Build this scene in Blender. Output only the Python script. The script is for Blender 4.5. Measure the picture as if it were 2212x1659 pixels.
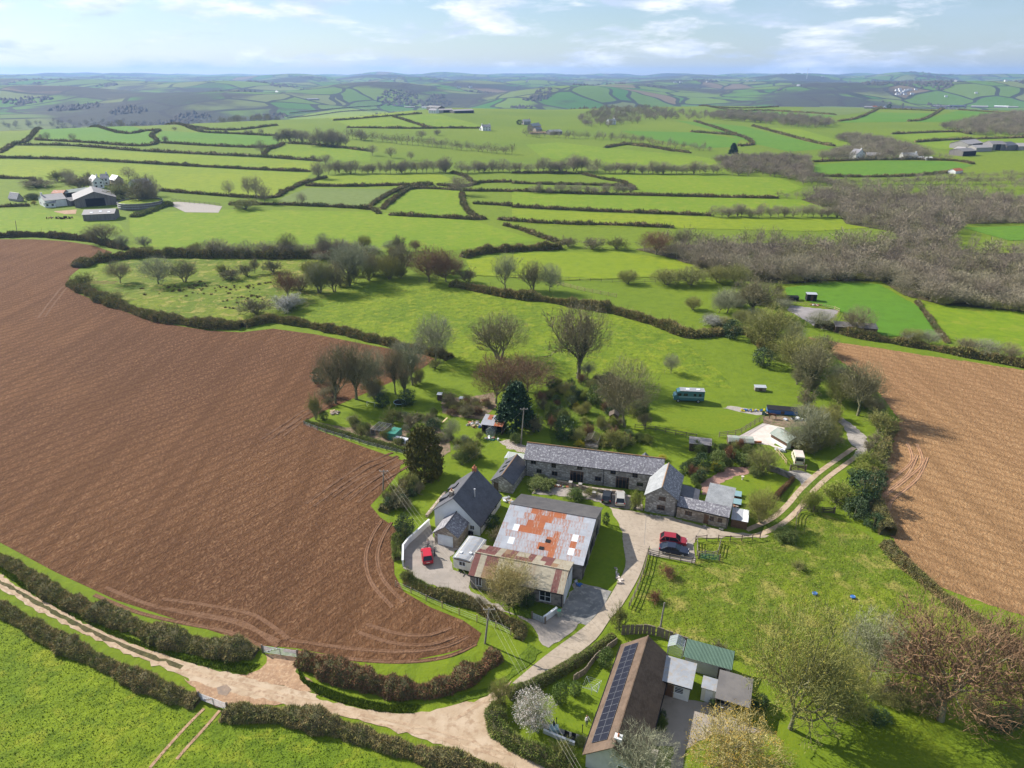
import bpy, bmesh, math, random
import numpy as np
from mathutils import Vector, Matrix
from mathutils.geometry import delaunay_2d_cdt
for o in list(bpy.data.objects): bpy.data.objects.remove(o)
SC = bpy.context.scene
COL = SC.collection
rad = math.radians

# ------------------------------------------------------------------ camera, sky, sun, exposure
FPX, CX, CY, HC = 1533., 1106., 829.5, 70.0     # focal length and centre in pixels of a 2212 px wide picture, camera height
PITCH = rad(23.5)
cam = bpy.data.cameras.new('camera'); camo = bpy.data.objects.new('camera', cam); COL.objects.link(camo)
cam.lens = FPX / 2212 * 36; cam.sensor_width = 36; cam.clip_start = 0.5; cam.clip_end = 60000
camo.location = (0, 0, HC); camo.rotation_euler = (math.pi / 2 - PITCH, 0, 0)
SC.camera = camo
SUN_AZ, SUN_EL = rad(-57), rad(34)              # azimuth from +Y towards +X
world = bpy.data.worlds.new('World'); SC.world = world; world.use_nodes = True
SKY_STRENGTH, EXPOSURE, SUN_STRENGTH = 0.068, 0.80, 5.0
HAZE_DENSITY = 0.000078
def build_world():
    nt = world.node_tree; N = nt.nodes; L = nt.links; N.clear()
    out = N.new('ShaderNodeOutputWorld'); bg = N.new('ShaderNodeBackground'); bg.inputs['Strength'].default_value = SKY_STRENGTH
    sky = N.new('ShaderNodeTexSky'); sky.sky_type = 'NISHITA'; sky.sun_disc = False
    sky.sun_elevation = SUN_EL; sky.sun_rotation = SUN_AZ; sky.altitude = 150; sky.air_density = 1.0; sky.dust_density = 0.3; sky.ozone_density = 3.5
    tc = N.new('ShaderNodeTexCoord'); sep = N.new('ShaderNodeSeparateXYZ'); L.new(tc.outputs['Generated'], sep.inputs[0])
    def m(op, a, b):
        n = N.new('ShaderNodeMath'); n.operation = op
        for i, v in enumerate((a, b)):
            if isinstance(v, (int, float)): n.inputs[i].default_value = v
            else: L.new(v, n.inputs[i])
        return n.outputs[0]
    cmb = N.new('ShaderNodeCombineXYZ'); L.new(sep.outputs[0], cmb.inputs[0]); L.new(sep.outputs[1], cmb.inputs[1]); L.new(m('MULTIPLY', sep.outputs[2], 4.2), cmb.inputs[2])
    def noise(scale, detail, rough, dist=0):
        n = N.new('ShaderNodeTexNoise'); n.inputs['Scale'].default_value = scale; n.inputs['Detail'].default_value = detail
        n.inputs['Roughness'].default_value = rough; n.inputs['Distortion'].default_value = dist; L.new(cmb.outputs[0], n.inputs['Vector']); return n.outputs[0]
    def ramp(v, a, b, c0=0, c1=1):
        n = N.new('ShaderNodeMapRange'); n.interpolation_type = 'SMOOTHSTEP'; L.new(v, n.inputs[0])
        n.inputs[1].default_value = a; n.inputs[2].default_value = b; n.inputs[3].default_value = c0; n.inputs[4].default_value = c1; return n.outputs[0]
    veil = ramp(noise(2.2, 5, 0.6), 0.35, 0.75, 0.10, 0.42)
    cum = ramp(noise(7.5, 9, 0.6, 0.25), 0.46, 0.62, 0.0, 0.9)
    def mix(f, a, b):
        n = N.new('ShaderNodeMix'); n.data_type = 'RGBA'; L.new(f, n.inputs[0])
        for i, v in ((6, a), (7, b)):
            if isinstance(v, tuple): n.inputs[i].default_value = v
            else: L.new(v, n.inputs[i])
        return n.outputs[2]
    shade = ramp(noise(11, 6, 0.6), 0.35, 0.7, 0, 1)
    ccol = mix(shade, (5.6, 6.6, 8.4, 1), (11.0, 11.1, 11.2, 1))
    c1 = mix(veil, sky.outputs[0], (5.4, 6.9, 9.3, 1))
    c2 = mix(cum, c1, ccol)
    L.new(c2, bg.inputs['Color']); L.new(bg.outputs[0], out.inputs['Surface'])
build_world()
sl = bpy.data.lights.new('sun', 'SUN'); sl.energy = SUN_STRENGTH; sl.angle = rad(0.5); sl.color = (1.0, 0.955, 0.88)
so = bpy.data.objects.new('sun', sl); COL.objects.link(so)
sdir = Vector((math.sin(SUN_AZ) * math.cos(SUN_EL), math.cos(SUN_AZ) * math.cos(SUN_EL), math.sin(SUN_EL)))
so.rotation_euler = (-sdir).to_track_quat('-Z', 'Y').to_euler(); so.location = sdir * 300
vs = SC.view_settings; vs.view_transform = 'Standard'; vs.look = 'None'; vs.exposure = EXPOSURE; vs.gamma = 1; vs.use_curve_mapping = False
SC.cycles.volume_max_steps = 64

# ------------------------------------------------------------------ terrain height and picture coordinates
def S(a, b, x):
    t = np.clip((x - a) / (b - a), 0, 1); return t * t * (3 - 2 * t)
_rs = np.random.RandomState(5)
_waves = [(_rs.uniform(0, 2 * math.pi), _rs.uniform(0, 2 * math.pi), _rs.uniform(.6, 1.5)) for i in range(14)]
def waves(x, y, lam, k0, k1):
    s = 0
    for a, ph, f in _waves[k0:k1]:
        w = 2 * math.pi / lam * f; s = s + np.sin((x * math.cos(a) + y * math.sin(a)) * w + ph)
    return s / math.sqrt(k1 - k0)
def H(x, y):
    x = np.asarray(x, float); y = np.asarray(y, float)
    d = np.hypot(x, y); th = np.degrees(np.arctan2(x, y))
    dc = np.interp(th, [-70, -25, -12, -5, 3, 15, 45], [1000, 1100, 1180, 1400, 1450, 1700, 1700])
    zc = np.interp(th, [-70, -25, -12, -5, 3, 15, 45], [6, 8, 10, 15, 9, 9, 9])
    h = zc * S(430, dc, d)
    h = h - (zc + 60) * S(dc, dc + 700, d)
    h = h + 74 * S(dc + 650, dc + 2700, d) + 46 * S(5000, 11500, d)
    h = h + waves(x, y, 1250, 0, 5) * 24 * S(dc + 300, dc + 1500, d) + waves(x, y, 3300, 5, 10) * 13 * S(3000, 7000, d)
    return h
def Hs(x, y): return float(H(x, y))
ZO = dict(A=(900, 1050, 2.765), B=(1200, 1000, 2.212), C=(1200, 1475, 3.16), D=(700, 850, 2.765), E=(0, 400, 4.424), G=(1600, 880, 3.16),
          H=(0, 0, 1.7696), I=(1250, 0, 1.7696), J=(0, 450, 2.458), K=(700, 550, 2.212), L=(1500, 450, 2.212), M=(0, 1350, 2.458),
          N=(1600, 1350, 2.458), O=(600, 1400, 2.458), U=(0, 0, .8848), P=(740, 940, 6.144), Q=(1080, 920, 7.9), R=(1360, 930, 7.373),
          T=(1700, 970, 6.144), V=(1500, 1130, 6.144), W=(960, 250, 3.687), X=(2000, 220, 4.424), Y=(1860, 680, 5.53))
_ds = np.concatenate([np.arange(300, 2000, 3.0), np.geomspace(2000, 15000, 500)])
def ray(z, x, y):
    ox, oy, s = ZO[z]; u = (ox + x / s) * .8848; v = (oy + y / s) * .8848
    a = (u - CX) / FPX; b = (CY - v) / FPX
    return np.array([a, math.cos(PITCH) + b * math.sin(PITCH), -math.sin(PITCH) + b * math.cos(PITCH)])
def pix(z, x, y, h=0.0):
    """world point where the ray through a picture point meets the terrain (lifted by h)"""
    d = ray(z, x, y)
    if d[2] < -1e-4:
        t = (h - HC) / d[2]; p = d * t
        if math.hypot(p[0], p[1]) < 425: return Vector((p[0], p[1], h))
    k = _ds / math.hypot(d[0], d[1]); zz = HC + d[2] * k; hh = H(d[0] * k, d[1] * k) + h
    i = np.argmax(zz < hh)
    if not (zz < hh).any(): i = len(_ds) - 1
    f = 0
    if i > 0:
        a0 = zz[i - 1] - hh[i - 1]; a1 = zz[i] - hh[i]; f = a0 / (a0 - a1) if a0 != a1 else 0
        kk = k[i - 1] + (k[i] - k[i - 1]) * f
    else: kk = k[0]
    return Vector((d[0] * kk, d[1] * kk, float(H(d[0] * kk, d[1] * kk)) + h))
def ground(p): return Vector((p[0], p[1], Hs(p[0], p[1])))
def depth_of(p): return p.y * math.cos(PITCH) - (p.z - HC) * math.sin(PITCH)
def px2m(z, px, p): return px / ZO[z][2] * .8848 * depth_of(p) / FPX
def height_at(base, z, x, y):
    """height of a picture point standing straight above a ground point"""
    d = ray(z, x, y); hd = math.hypot(base.x, base.y); k = hd / math.hypot(d[0], d[1]); return HC + d[2] * k - base.z
def path(z, pts, h=0.0): return [pix(z, x, y, h) for x, y in pts]

# ------------------------------------------------------------------ mesh and object helpers
class MB:
    def __init__(s): s.v = []; s.f = []; s.m = []
    def add(s, vs, fs, mi=0):
        o = len(s.v); s.v += [tuple(v) for v in vs]; s.f += [tuple(i + o for i in f) for f in fs]; s.m += [mi] * len(fs)
    def box(s, x0, x1, y0, y1, z0, z1, T=None, mi=0):
        vs = [Vector((x, y, z)) for z in (z0, z1) for y in (y0, y1) for x in (x0, x1)]
        if T is not None: vs = [T @ v for v in vs]
        s.add(vs, [(0, 2, 3, 1), (4, 5, 7, 6), (0, 1, 5, 4), (2, 6, 7, 3), (0, 4, 6, 2), (1, 3, 7, 5)], mi)
    def beam(s, a, b, w, h=None, mi=0):
        a = Vector(a); b = Vector(b); h = h or w; d = (b - a).normalized()
        up = Vector((0, 0, 1)) if abs(d.z) < .95 else Vector((1, 0, 0))
        r = d.cross(up).normalized() * w / 2; u = r.cross(d).normalized() * h / 2
        vs = [p + r * i + u * j for p in (a, b) for i, j in ((-1, -1), (1, -1), (1, 1), (-1, 1))]
        s.add(vs, [(3, 2, 1, 0), (4, 5, 6, 7), (0, 1, 5, 4), (1, 2, 6, 5), (2, 3, 7, 6), (3, 0, 4, 7)], mi)
    def tube(s, pts, rs, n=6, mi=0, cap=False):
        pts = [Vector(p) for p in pts]; vs = []; fs = []
        if isinstance(rs, (int, float)): rs = [rs] * len(pts)
        for i, p in enumerate(pts):
            d = (pts[min(i + 1, len(pts) - 1)] - pts[max(i - 1, 0)]).normalized()
            up = Vector((0, 0, 1)) if abs(d.z) < .9 else Vector((1, 0, 0))
            a = d.cross(up).normalized(); b = a.cross(d)
            vs += [p + (a * math.cos(2 * math.pi * k / n) + b * math.sin(2 * math.pi * k / n)) * rs[i] for k in range(n)]
        for i in range(len(pts) - 1):
            for k in range(n): fs.append((i * n + k, i * n + (k + 1) % n, (i + 1) * n + (k + 1) % n, (i + 1) * n + k))
        if cap: fs.append(tuple(range(n - 1, -1, -1))); fs.append(tuple((len(pts) - 1) * n + k for k in range(n)))
        s.add(vs, fs, mi)
    def prism(s, poly, y0, y1, T=None, mi=0):
        """polygon in x-z, pushed along y"""
        n = len(poly); vs = [Vector((x, y0, z)) for x, z in poly] + [Vector((x, y1, z)) for x, z in poly]
        if T is not None: vs = [T @ v for v in vs]
        fs = [tuple(range(n)), tuple(range(2 * n - 1, n - 1, -1))] + [(i, i + n, (i + 1) % n + n, (i + 1) % n) for i in range(n)]
        s.add(vs, fs, mi)
    def quadslab(s, a, b, c, d, t, mi=0):
        """thin slab on four points, thickness downwards along the normal"""
        a, b, c, d = map(Vector, (a, b, c, d)); n = (b - a).cross(d - a).normalized() * t
        vs = [a, b, c, d, a - n, b - n, c - n, d - n]
        s.add(vs, [(0, 1, 2, 3), (7, 6, 5, 4), (0, 4, 5, 1), (1, 5, 6, 2), (2, 6, 7, 3), (3, 7, 4, 0)], mi)
    def mesh(s, name, *mats, smooth=False):
        me = bpy.data.meshes.new(name); me.from_pydata(s.v, [], s.f)
        for m in mats: me.materials.append(m)
        if len(mats) > 1: me.polygons.foreach_set('material_index', s.m)
        if smooth: me.polygons.foreach_set('use_smooth', [True] * len(me.polygons))
        me.update(); return me
    def build(s, name, mat, parent=None, smooth=False, **kw):
        mats = mat if isinstance(mat, (list, tuple)) else (mat,)
        return link(name, s.mesh(name, *mats, smooth=smooth), parent, **kw)
def link(name, me, parent=None, loc=None, label=None, cat=None, group=None, kind=None):
    o = bpy.data.objects.new(name, me); COL.objects.link(o)
    if parent is not None: o.parent = parent
    if loc is not None: o.location = loc
    tag(o, label, cat, group, kind); return o
def tag(o, label=None, cat=None, group=None, kind=None):
    for k, v in (('label', label), ('category', cat), ('group', group), ('kind', kind)):
        if v: o[k] = v
    return o
def thing(name, label, cat, loc=(0, 0, 0), rz=0, group=None):
    o = link(name, None, None, loc, label, cat, group); o.rotation_euler = (0, 0, rz); o.empty_display_size = .5; return o
def copy_tree(o, parent=None):
    c = o.copy(); COL.objects.link(c); c.parent = parent
    for ch in o.children: copy_tree(ch, c)
    return c
def npmesh(name, V, Fa, mats, mi=None):
    me = bpy.data.meshes.new(name); V = np.asarray(V, np.float32); Fa = np.asarray(Fa, np.int32); n = Fa.shape[1]
    me.vertices.add(len(V)); me.vertices.foreach_set('co', V.ravel())
    me.loops.add(Fa.size); me.loops.foreach_set('vertex_index', Fa.ravel())
    me.polygons.add(len(Fa)); me.polygons.foreach_set('loop_start', np.arange(0, Fa.size, n, dtype=np.int32))
    for m in mats: me.materials.append(m)
    if mi is not None: me.polygons.foreach_set('material_index', np.asarray(mi, np.int32))
    me.update(calc_edges=True); me.validate(); return me
_nsheet = [0]
def sheet(name, pts, z, mat, step=0, kind='structure', parent=None, jag=None):
    """a flat or draped surface with the outline pts (world points), lifted by z"""
    _nsheet[0] += 1; z = z + .0002 * (_nsheet[0] % 13); P2 = [Vector((p[0], p[1])) for p in pts]
    if jag is None: jag = 0 if any(k in name for k in ('driveway', 'slab', 'apron', 'pad', 'patio')) else .16
    if jag and P2[0].length < 320:                       # ragged edge
        R = random.Random(_nsheet[0]); Q = []
        for a, b in zip(P2, P2[1:] + P2[:1]):
            k = max(1, min(60, int((b - a).length / .8))); nn = Vector((-(b - a).y, (b - a).x)).normalized()
            Q += [a.lerp(b, j / k) + (nn * R.gauss(0, jag) if j else Vector((0, 0))) for j in range(k)]
        P2 = Q
    if step:
        xs = [p.x for p in P2]; ys = [p.y for p in P2]; extra = []
        y = min(ys) + step / 2
        while y < max(ys):
            x = min(xs) + step / 2
            while x < max(xs): extra.append(Vector((x + (hash((round(x), round(y))) % 7) * .02 * step, y))); x += step
            y += step
        n = len(P2); q = []
        for i in range(n):
            a, b = P2[i], P2[(i + 1) % n]; k = max(1, int((b - a).length / step))
            q += [a.lerp(b, j / k) for j in range(k)]
        n = len(q)
        r = delaunay_2d_cdt(q + extra, [], [list(range(n))], 1, 1e-5)
        v2, fs = r[0], r[2]
        vs = np.array([(v.x, v.y) for v in v2]); zz = H(vs[:, 0], vs[:, 1]) + z
        me = bpy.data.meshes.new(name); me.from_pydata([(a[0], a[1], b) for a, b in zip(vs, zz)], [], [tuple(f) for f in fs])
    else:
        r = delaunay_2d_cdt(P2, [], [list(range(len(P2)))], 1, 1e-5)
        me = bpy.data.meshes.new(name); me.from_pydata([(v.x, v.y, z) for v in r[0]], [], [tuple(f) for f in r[2]])
    bm = bmesh.new(); bm.from_mesh(me); bmesh.ops.recalc_face_normals(bm, faces=bm.faces)
    for f in bm.faces:
        if f.normal.z < 0: f.normal_flip()
    bm.to_mesh(me); bm.free()
    me.materials.append(mat); me.update()
    return link(name, me, parent, kind=kind)
def smoothline(pts, n=6):
    """Catmull-Rom through points"""
    P = [Vector(p) for p in pts]; out = []
    for i in range(len(P) - 1):
        a, b, c, d = P[max(i - 1, 0)], P[i], P[i + 1], P[min(i + 2, len(P) - 1)]
        for k in range(n):
            t = k / n; out.append(.5 * ((2 * b) + (c - a) * t + (2 * a - 5 * b + 4 * c - d) * t * t + (3 * b - a - 3 * c + d) * t ** 3))
    return out + [P[-1]]
def resample(pts, step):
    P = [Vector(p) for p in pts]; out = [P[0]]; acc = 0
    for a, b in zip(P, P[1:]):
        L = (b - a).length
        if L < 1e-6: continue
        t = step - acc
        while t <= L: out.append(a.lerp(b, t / L)); t += step
        acc = L - (t - step)
    if (out[-1] - P[-1]).length > .2 * step: out.append(P[-1])
    return out
def side(pts, i):
    d = (pts[min(i + 1, len(pts) - 1)] - pts[max(i - 1, 0)]); d.z = 0; d.normalize(); return Vector((d.y, -d.x, 0))
def ribbon_outline(pts, w):
    return [p + side(pts, i) * (w if isinstance(w, (int, float)) else w[i]) / 2 for i, p in enumerate(pts)] + [p - side(pts, i) * (w if isinstance(w, (int, float)) else w[i]) / 2 for i, p in reversed(list(enumerate(pts)))]
def inpoly(x, y, poly):
    x = np.asarray(x); y = np.asarray(y); c = np.zeros(x.shape, bool); n = len(poly)
    for i in range(n):
        x0, y0 = poly[i][0], poly[i][1]; x1, y1 = poly[(i + 1) % n][0], poly[(i + 1) % n][1]
        t = ((y0 > y) != (y1 > y)); c ^= t & (x < (x1 - x0) * (y - y0) / ((y1 - y0) if y1 != y0 else 1e-9) + x0)
    return c
def rnd_in(poly, n, seed):
    rs = np.random.RandomState(seed); xs = [p[0] for p in poly]; ys = [p[1] for p in poly]; out = []
    while sum(len(o) for o in out) < n:
        q = rs.uniform((min(xs), min(ys)), (max(xs), max(ys)), (n * 2, 2)); out.append(q[inpoly(q[:, 0], q[:, 1], poly)])
    return np.concatenate(out)[:n]

# ------------------------------------------------------------------ materials
def newmat(name):
    m = bpy.data.materials.new(name); m.use_nodes = True; nt = m.node_tree
    return m, nt, nt.nodes['Principled BSDF']
def node(nt, t, **kw):
    n = nt.nodes.new(t)
    for k, v in kw.items():
        if k in n.inputs: n.inputs[k].default_value = v
        else: setattr(n, k, v)
    return n
def cnode(nt, name): return nt.nodes.new('ShaderNodeNewGeometry').outputs['Position'] if name == 'world' else nt.nodes.new('ShaderNodeTexCoord').outputs['Object']
def noise(nt, co, scale, detail=4, rough=.55, stretch=None, dist=0):
    if stretch:
        mp = node(nt, 'ShaderNodeMapping'); mp.inputs['Scale'].default_value = stretch[:3]
        if len(stretch) > 3: mp.inputs['Rotation'].default_value = (0, 0, stretch[3])
        nt.links.new(co, mp.inputs['Vector']); co = mp.outputs[0]
    n = node(nt, 'ShaderNodeTexNoise', Scale=scale, Detail=detail, Roughness=rough, Distortion=dist); nt.links.new(co, n.inputs['Vector']); return n.outputs[0]
def rampv(nt, v, a, b, c=0., d=1., smooth=True):
    n = node(nt, 'ShaderNodeMapRange'); n.interpolation_type = 'SMOOTHSTEP' if smooth else 'LINEAR'
    nt.links.new(v, n.inputs[0])
    for i, q in enumerate((a, b, c, d)): n.inputs[i + 1].default_value = q
    return n.outputs[0]
def mixc(nt, f, a, b, mode='MIX'):
    n = node(nt, 'ShaderNodeMix'); n.data_type = 'RGBA'; n.blend_type = mode
    if isinstance(f, (int, float)): n.inputs[0].default_value = f
    else: nt.links.new(f, n.inputs[0])
    for i, v in ((6, a), (7, b)):
        if isinstance(v, (tuple, list)): n.inputs[i].default_value = (*v[:3], 1)
        else: nt.links.new(v, n.inputs[i])
    return n.outputs[2]
def bump(nt, bsdf, v, strength, dist):
    b = node(nt, 'ShaderNodeBump', Strength=strength, Distance=dist); nt.links.new(v, b.inputs['Height']); nt.links.new(b.outputs[0], bsdf.inputs['Normal'])
def mth(nt, op, a, b=0.):
    n = node(nt, 'ShaderNodeMath'); n.operation = op
    for i, v in enumerate((a, b)):
        if isinstance(v, (int, float)): n.inputs[i].default_value = v
        else: nt.links.new(v, n.inputs[i])
    return n.outputs[0]
def mat(name, c1, c2=None, scale=.5, rough=.9, bscale=None, bdist=.02, bstr=.6, co='world', lo=.35, hi=.65, c3=None, s3=None, stretch=None, metal=0, rand=None, spec=.3):
    m, nt, b = newmat(name); b.inputs['Roughness'].default_value = rough; b.inputs['Metallic'].default_value = metal
    b.inputs['Specular IOR Level'].default_value = spec
    if c2 is None and rand is None: b.inputs['Base Color'].default_value = (*c1, 1); return m
    P = cnode(nt, co); col = c1
    if c2 is not None: col = mixc(nt, rampv(nt, noise(nt, P, scale, 5, .6, stretch), lo, hi), c1, c2)
    if c3 is not None: col = mixc(nt, rampv(nt, noise(nt, P, s3 or scale * 5, 4, .6, stretch), .48, .66), col, c3)
    if rand is not None:
        oi = node(nt, 'ShaderNodeObjectInfo'); col = mixc(nt, rampv(nt, oi.outputs['Random'], 0, 1, 0, .75, False), col, rand)
    nt.links.new(col, b.inputs['Base Color']) if not isinstance(col, tuple) else None
    if bscale: bump(nt, b, noise(nt, P, bscale, 4, .65, stretch), bstr, bdist)
    return m
def grass_mat(name, c1, c2, c3, dry=None, rough_scale=.9, big=.02, bd=.22, bs=1.0):
    """grass: broad drift, medium patches, fine tussocks with relief"""
    m, nt, b = newmat(name); b.inputs['Roughness'].default_value = .95; b.inputs['Specular IOR Level'].default_value = .15
    P = cnode(nt, 'world')
    col = mixc(nt, rampv(nt, noise(nt, P, big, 4, .55), .35, .65), c1, c2)
    fine = noise(nt, P, rough_scale, 5, .65)
    col = mixc(nt, rampv(nt, fine, .38, .72, 0, .8), col, c3)
    if dry: col = mixc(nt, rampv(nt, noise(nt, P, rough_scale * .55, 6, .7, None, .6), .49, .67, 0, .8), col, dry)
    nt.links.new(col, b.inputs['Base Color'])
    bump(nt, b, mth(nt, 'ADD', noise(nt, P, rough_scale * 1.6, 4, .7), mth(nt, 'MULTIPLY', noise(nt, P, rough_scale * .35, 3), 1.5)), bs, bd)
    return m
M = {}
M['grass'] = grass_mat('grass', (0.144, 0.191, 0.010), (0.116, 0.169, 0.010), (0.091, 0.137, 0.009), big=.006, rough_scale=.35)
M['grass_rich'] = grass_mat('grass_rich', (0.161, 0.211, 0.010), (0.112, 0.167, 0.009), (0.066, 0.110, 0.008), rough_scale=.5, big=.045, bd=.42, dry=(0.209, 0.230, 0.018))
M['grass_rough'] = grass_mat('grass_rough', (0.155, 0.191, 0.012), (0.102, 0.147, 0.010), (0.064, 0.098, 0.009), dry=(0.289, 0.245, 0.065), rough_scale=.45, big=.05, bd=.42)
M['grass_lawn'] = grass_mat('grass_lawn', (0.123, 0.176, 0.010), (0.144, 0.186, 0.010), (0.096, 0.147, 0.008), rough_scale=1.2, big=.12, bd=.05)
M['grass_verge'] = grass_mat('grass_verge', (0.103, 0.151, 0.010), (0.085, 0.130, 0.009), (0.061, 0.095, 0.009), rough_scale=1.0, big=.1, bd=.3)
M['grass_pasture'] = grass_mat('grass_pasture', (.158, .222, .008), (.128, .200, .008), (.100, .165, .008), rough_scale=.3, big=.012, bd=.2, dry=(.20, .225, .02))
M['grass_deep'] = grass_mat('grass_deep', (.080, .180, .012), (.100, .190, .012), (.068, .145, .010), rough_scale=.25, big=.008, bd=.2)
M['grass_pale'] = grass_mat('grass_pale', (0.142, 0.180, 0.048), (0.119, 0.163, 0.037), (0.099, 0.137, 0.027), rough_scale=.25, big=.01, bd=.2)
M['grass_yellow'] = grass_mat('grass_yellow', (.195, .235, .009), (.160, .215, .009), (.120, .175, .008), rough_scale=.25, big=.010, bd=.2)
M['bracken'] = grass_mat('bracken', (.105, .085, .040), (.080, .085, .025), (.050, .045, .022), rough_scale=.7, big=.1, bd=.4)
def soil(name, a, b_, c, ang, row=1.4):
    m, nt, b = newmat(name); b.inputs['Roughness'].default_value = 1; b.inputs['Specular IOR Level'].default_value = .1
    P = cnode(nt, 'world')
    col = mixc(nt, rampv(nt, noise(nt, P, .014, 5, .6), .38, .62), a, b_)
    clod = noise(nt, P, 2.3, 5, .72, (1, .6, 1, ang), .5)
    col = mixc(nt, rampv(nt, clod, .42, .70), col, c)
    col = mixc(nt, rampv(nt, noise(nt, P, 3.5, 3, .7, (1, .4, 1, ang)), .40, .30, 0, .55), col, tuple(v * .62 for v in a))
    col = mixc(nt, rampv(nt, noise(nt, P, .35, 4, .6, (1, .06, 1, ang)), .42, .62, 0, .5), col, tuple(v * .66 for v in a))
    mq = node(nt, 'ShaderNodeMapping'); mq.inputs['Rotation'].default_value = (0, 0, ang); nt.links.new(P, mq.inputs['Vector']); w3 = node(nt, 'ShaderNodeTexWave', Scale=.11, Distortion=2.2); w3.inputs['Detail'].default_value = 3; w3.inputs['Detail Scale'].default_value = .6; nt.links.new(mq.outputs[0], w3.inputs['Vector'])
    col = mixc(nt, rampv(nt, w3.outputs[1], .62, .95, 0, .42), col, tuple(v * .6 for v in a)); nt.links.new(col, b.inputs['Base Color'])
    mp = node(nt, 'ShaderNodeMapping'); mp.inputs['Rotation'].default_value = (0, 0, ang); nt.links.new(P, mp.inputs['Vector'])
    wv = node(nt, 'ShaderNodeTexWave', Scale=.5 / row * 1.0, Distortion=3.5); wv.inputs['Detail'].default_value = 3; wv.inputs['Detail Scale'].default_value = 1.2; nt.links.new(mp.outputs[0], wv.inputs['Vector'])
    hsum = mth(nt, 'ADD', mth(nt, 'MULTIPLY', clod, 1.6), mth(nt, 'MULTIPLY', wv.outputs[1], .10))
    bump(nt, b, hsum, 1.0, .38); return m
M['soil_red'] = soil('ploughed soil red', (.155, .074, .034), (.108, .050, .025), (.27, .150, .078), rad(38))
M['soil_tan'] = soil('ploughed soil tan', (.335, .185, .082), (.285, .150, .068), (.47, .295, .150), rad(-52), 1.1)
M['soil_track'] = mat('tyre packed soil', (.150, .075, .037), (.19, .102, .056), .8, 1, 2.5, .25, 1); M['soil_track_tan'] = mat('tyre packed tan soil', (.30, .16, .085), (.36, .21, .115), .8, 1, 2.5, .2, 1)
M['dirt_lane'] = mat('dirt lane', (.37, .27, .175), (.45, .345, .24), .35, .95, 3, .05, .5, c3=(.31, .215, .135), s3=.9)
M['mud'] = mat('mud', (.36, .225, .13), (.28, .17, .10), .6, .95, 1.6, .12, .9, c3=(.42, .28, .17), s3=2)
M['lane_rut'] = mat('lane rut', (.35, .245, .155), (.45, .335, .225), .5, .95, 3, .04, .5, c3=(.30, .20, .125), s3=1.4)
M['puddle_mud'] = mat('wet mud', (.17, .12, .085), (.24, .16, .10), 1.2, .5, 2, .05, .5)
M['concrete_drive'] = mat('drive concrete', (.33, .265, .20), (.385, .315, .24), .25, .95, 6, .01, .4, c3=(.29, .235, .175), s3=1.6)
M['concrete_yard'] = mat('yard concrete', (.32, .275, .235), (.265, .23, .195), .3, .95, 5, .015, .5, c3=(.25, .215, .18), s3=.8)
M['concrete_old'] = mat('stained concrete', (.21, .20, .185), (.15, .145, .135), .5, .95, 4, .015, .5, c3=(.28, .26, .23), s3=1.5)
M['gravel_red'] = mat('red gravel', (.33, .19, .145), (.27, .15, .115), 1.5, 1, 9, .03, .8, c3=(.38, .24, .19), s3=6)
M['gravel_grey'] = mat('grey gravel', (.33, .29, .25), (.26, .23, .20), 1.2, 1, 7, .03, .8, c3=(.40, .36, .31), s3=5)
M['sand_pale'] = mat('pale concrete pad', (.60, .52, .46), (.52, .44, .38), .8, .95, 6, .01, .4)
M['arena'] = mat('arena surface', (.225, .20, .19), (.27, .245, .235), .3, 1, 3, .04, .6)
M['earth'] = mat('garden earth', (.17, .115, .075), (.24, .17, .11), .7, 1, 3, .1, .9, c3=(.085, .10, .03), s3=1.2)
def stone(name, a, b_, c, mortar, sc=2.6):
    m, nt, b = newmat(name); b.inputs['Roughness'].default_value = .95
    P = cnode(nt, 'Object'); mp = node(nt, 'ShaderNodeMapping'); mp.inputs['Scale'].default_value = (1, 1, 1.9); nt.links.new(P, mp.inputs['Vector'])
    v = node(nt, 'ShaderNodeTexVoronoi', Scale=sc); nt.links.new(mp.outputs[0], v.inputs['Vector'])
    ve = node(nt, 'ShaderNodeTexVoronoi', Scale=sc); ve.feature = 'DISTANCE_TO_EDGE'; nt.links.new(mp.outputs[0], ve.inputs['Vector'])
    sp = node(nt, 'ShaderNodeSeparateColor'); nt.links.new(v.outputs['Color'], sp.inputs[0])
    col = mixc(nt, sp.outputs[0], a, b_); col = mixc(nt, rampv(nt, sp.outputs[1], .62, .8), col, c)
    e = rampv(nt, ve.outputs['Distance'], .02, .09)
    col = mixc(nt, e, mortar, col); col = mixc(nt, rampv(nt, noise(nt, P, .5, 3), .4, .7, 0, .35), col, (.10, .09, .08))
    nt.links.new(col, b.inputs['Base Color']); bump(nt, b, e, .8, .04); return m
M['stone'] = stone('grey rubble stone', (0.221, 0.202, 0.182), (0.364, 0.338, 0.305), (0.546, 0.520, 0.481), (0.286, 0.260, 0.234))
M['stone_brown'] = stone('brown rubble stone', (0.260, 0.202, 0.150), (0.416, 0.325, 0.240), (0.520, 0.442, 0.351), (0.325, 0.260, 0.208))
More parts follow.
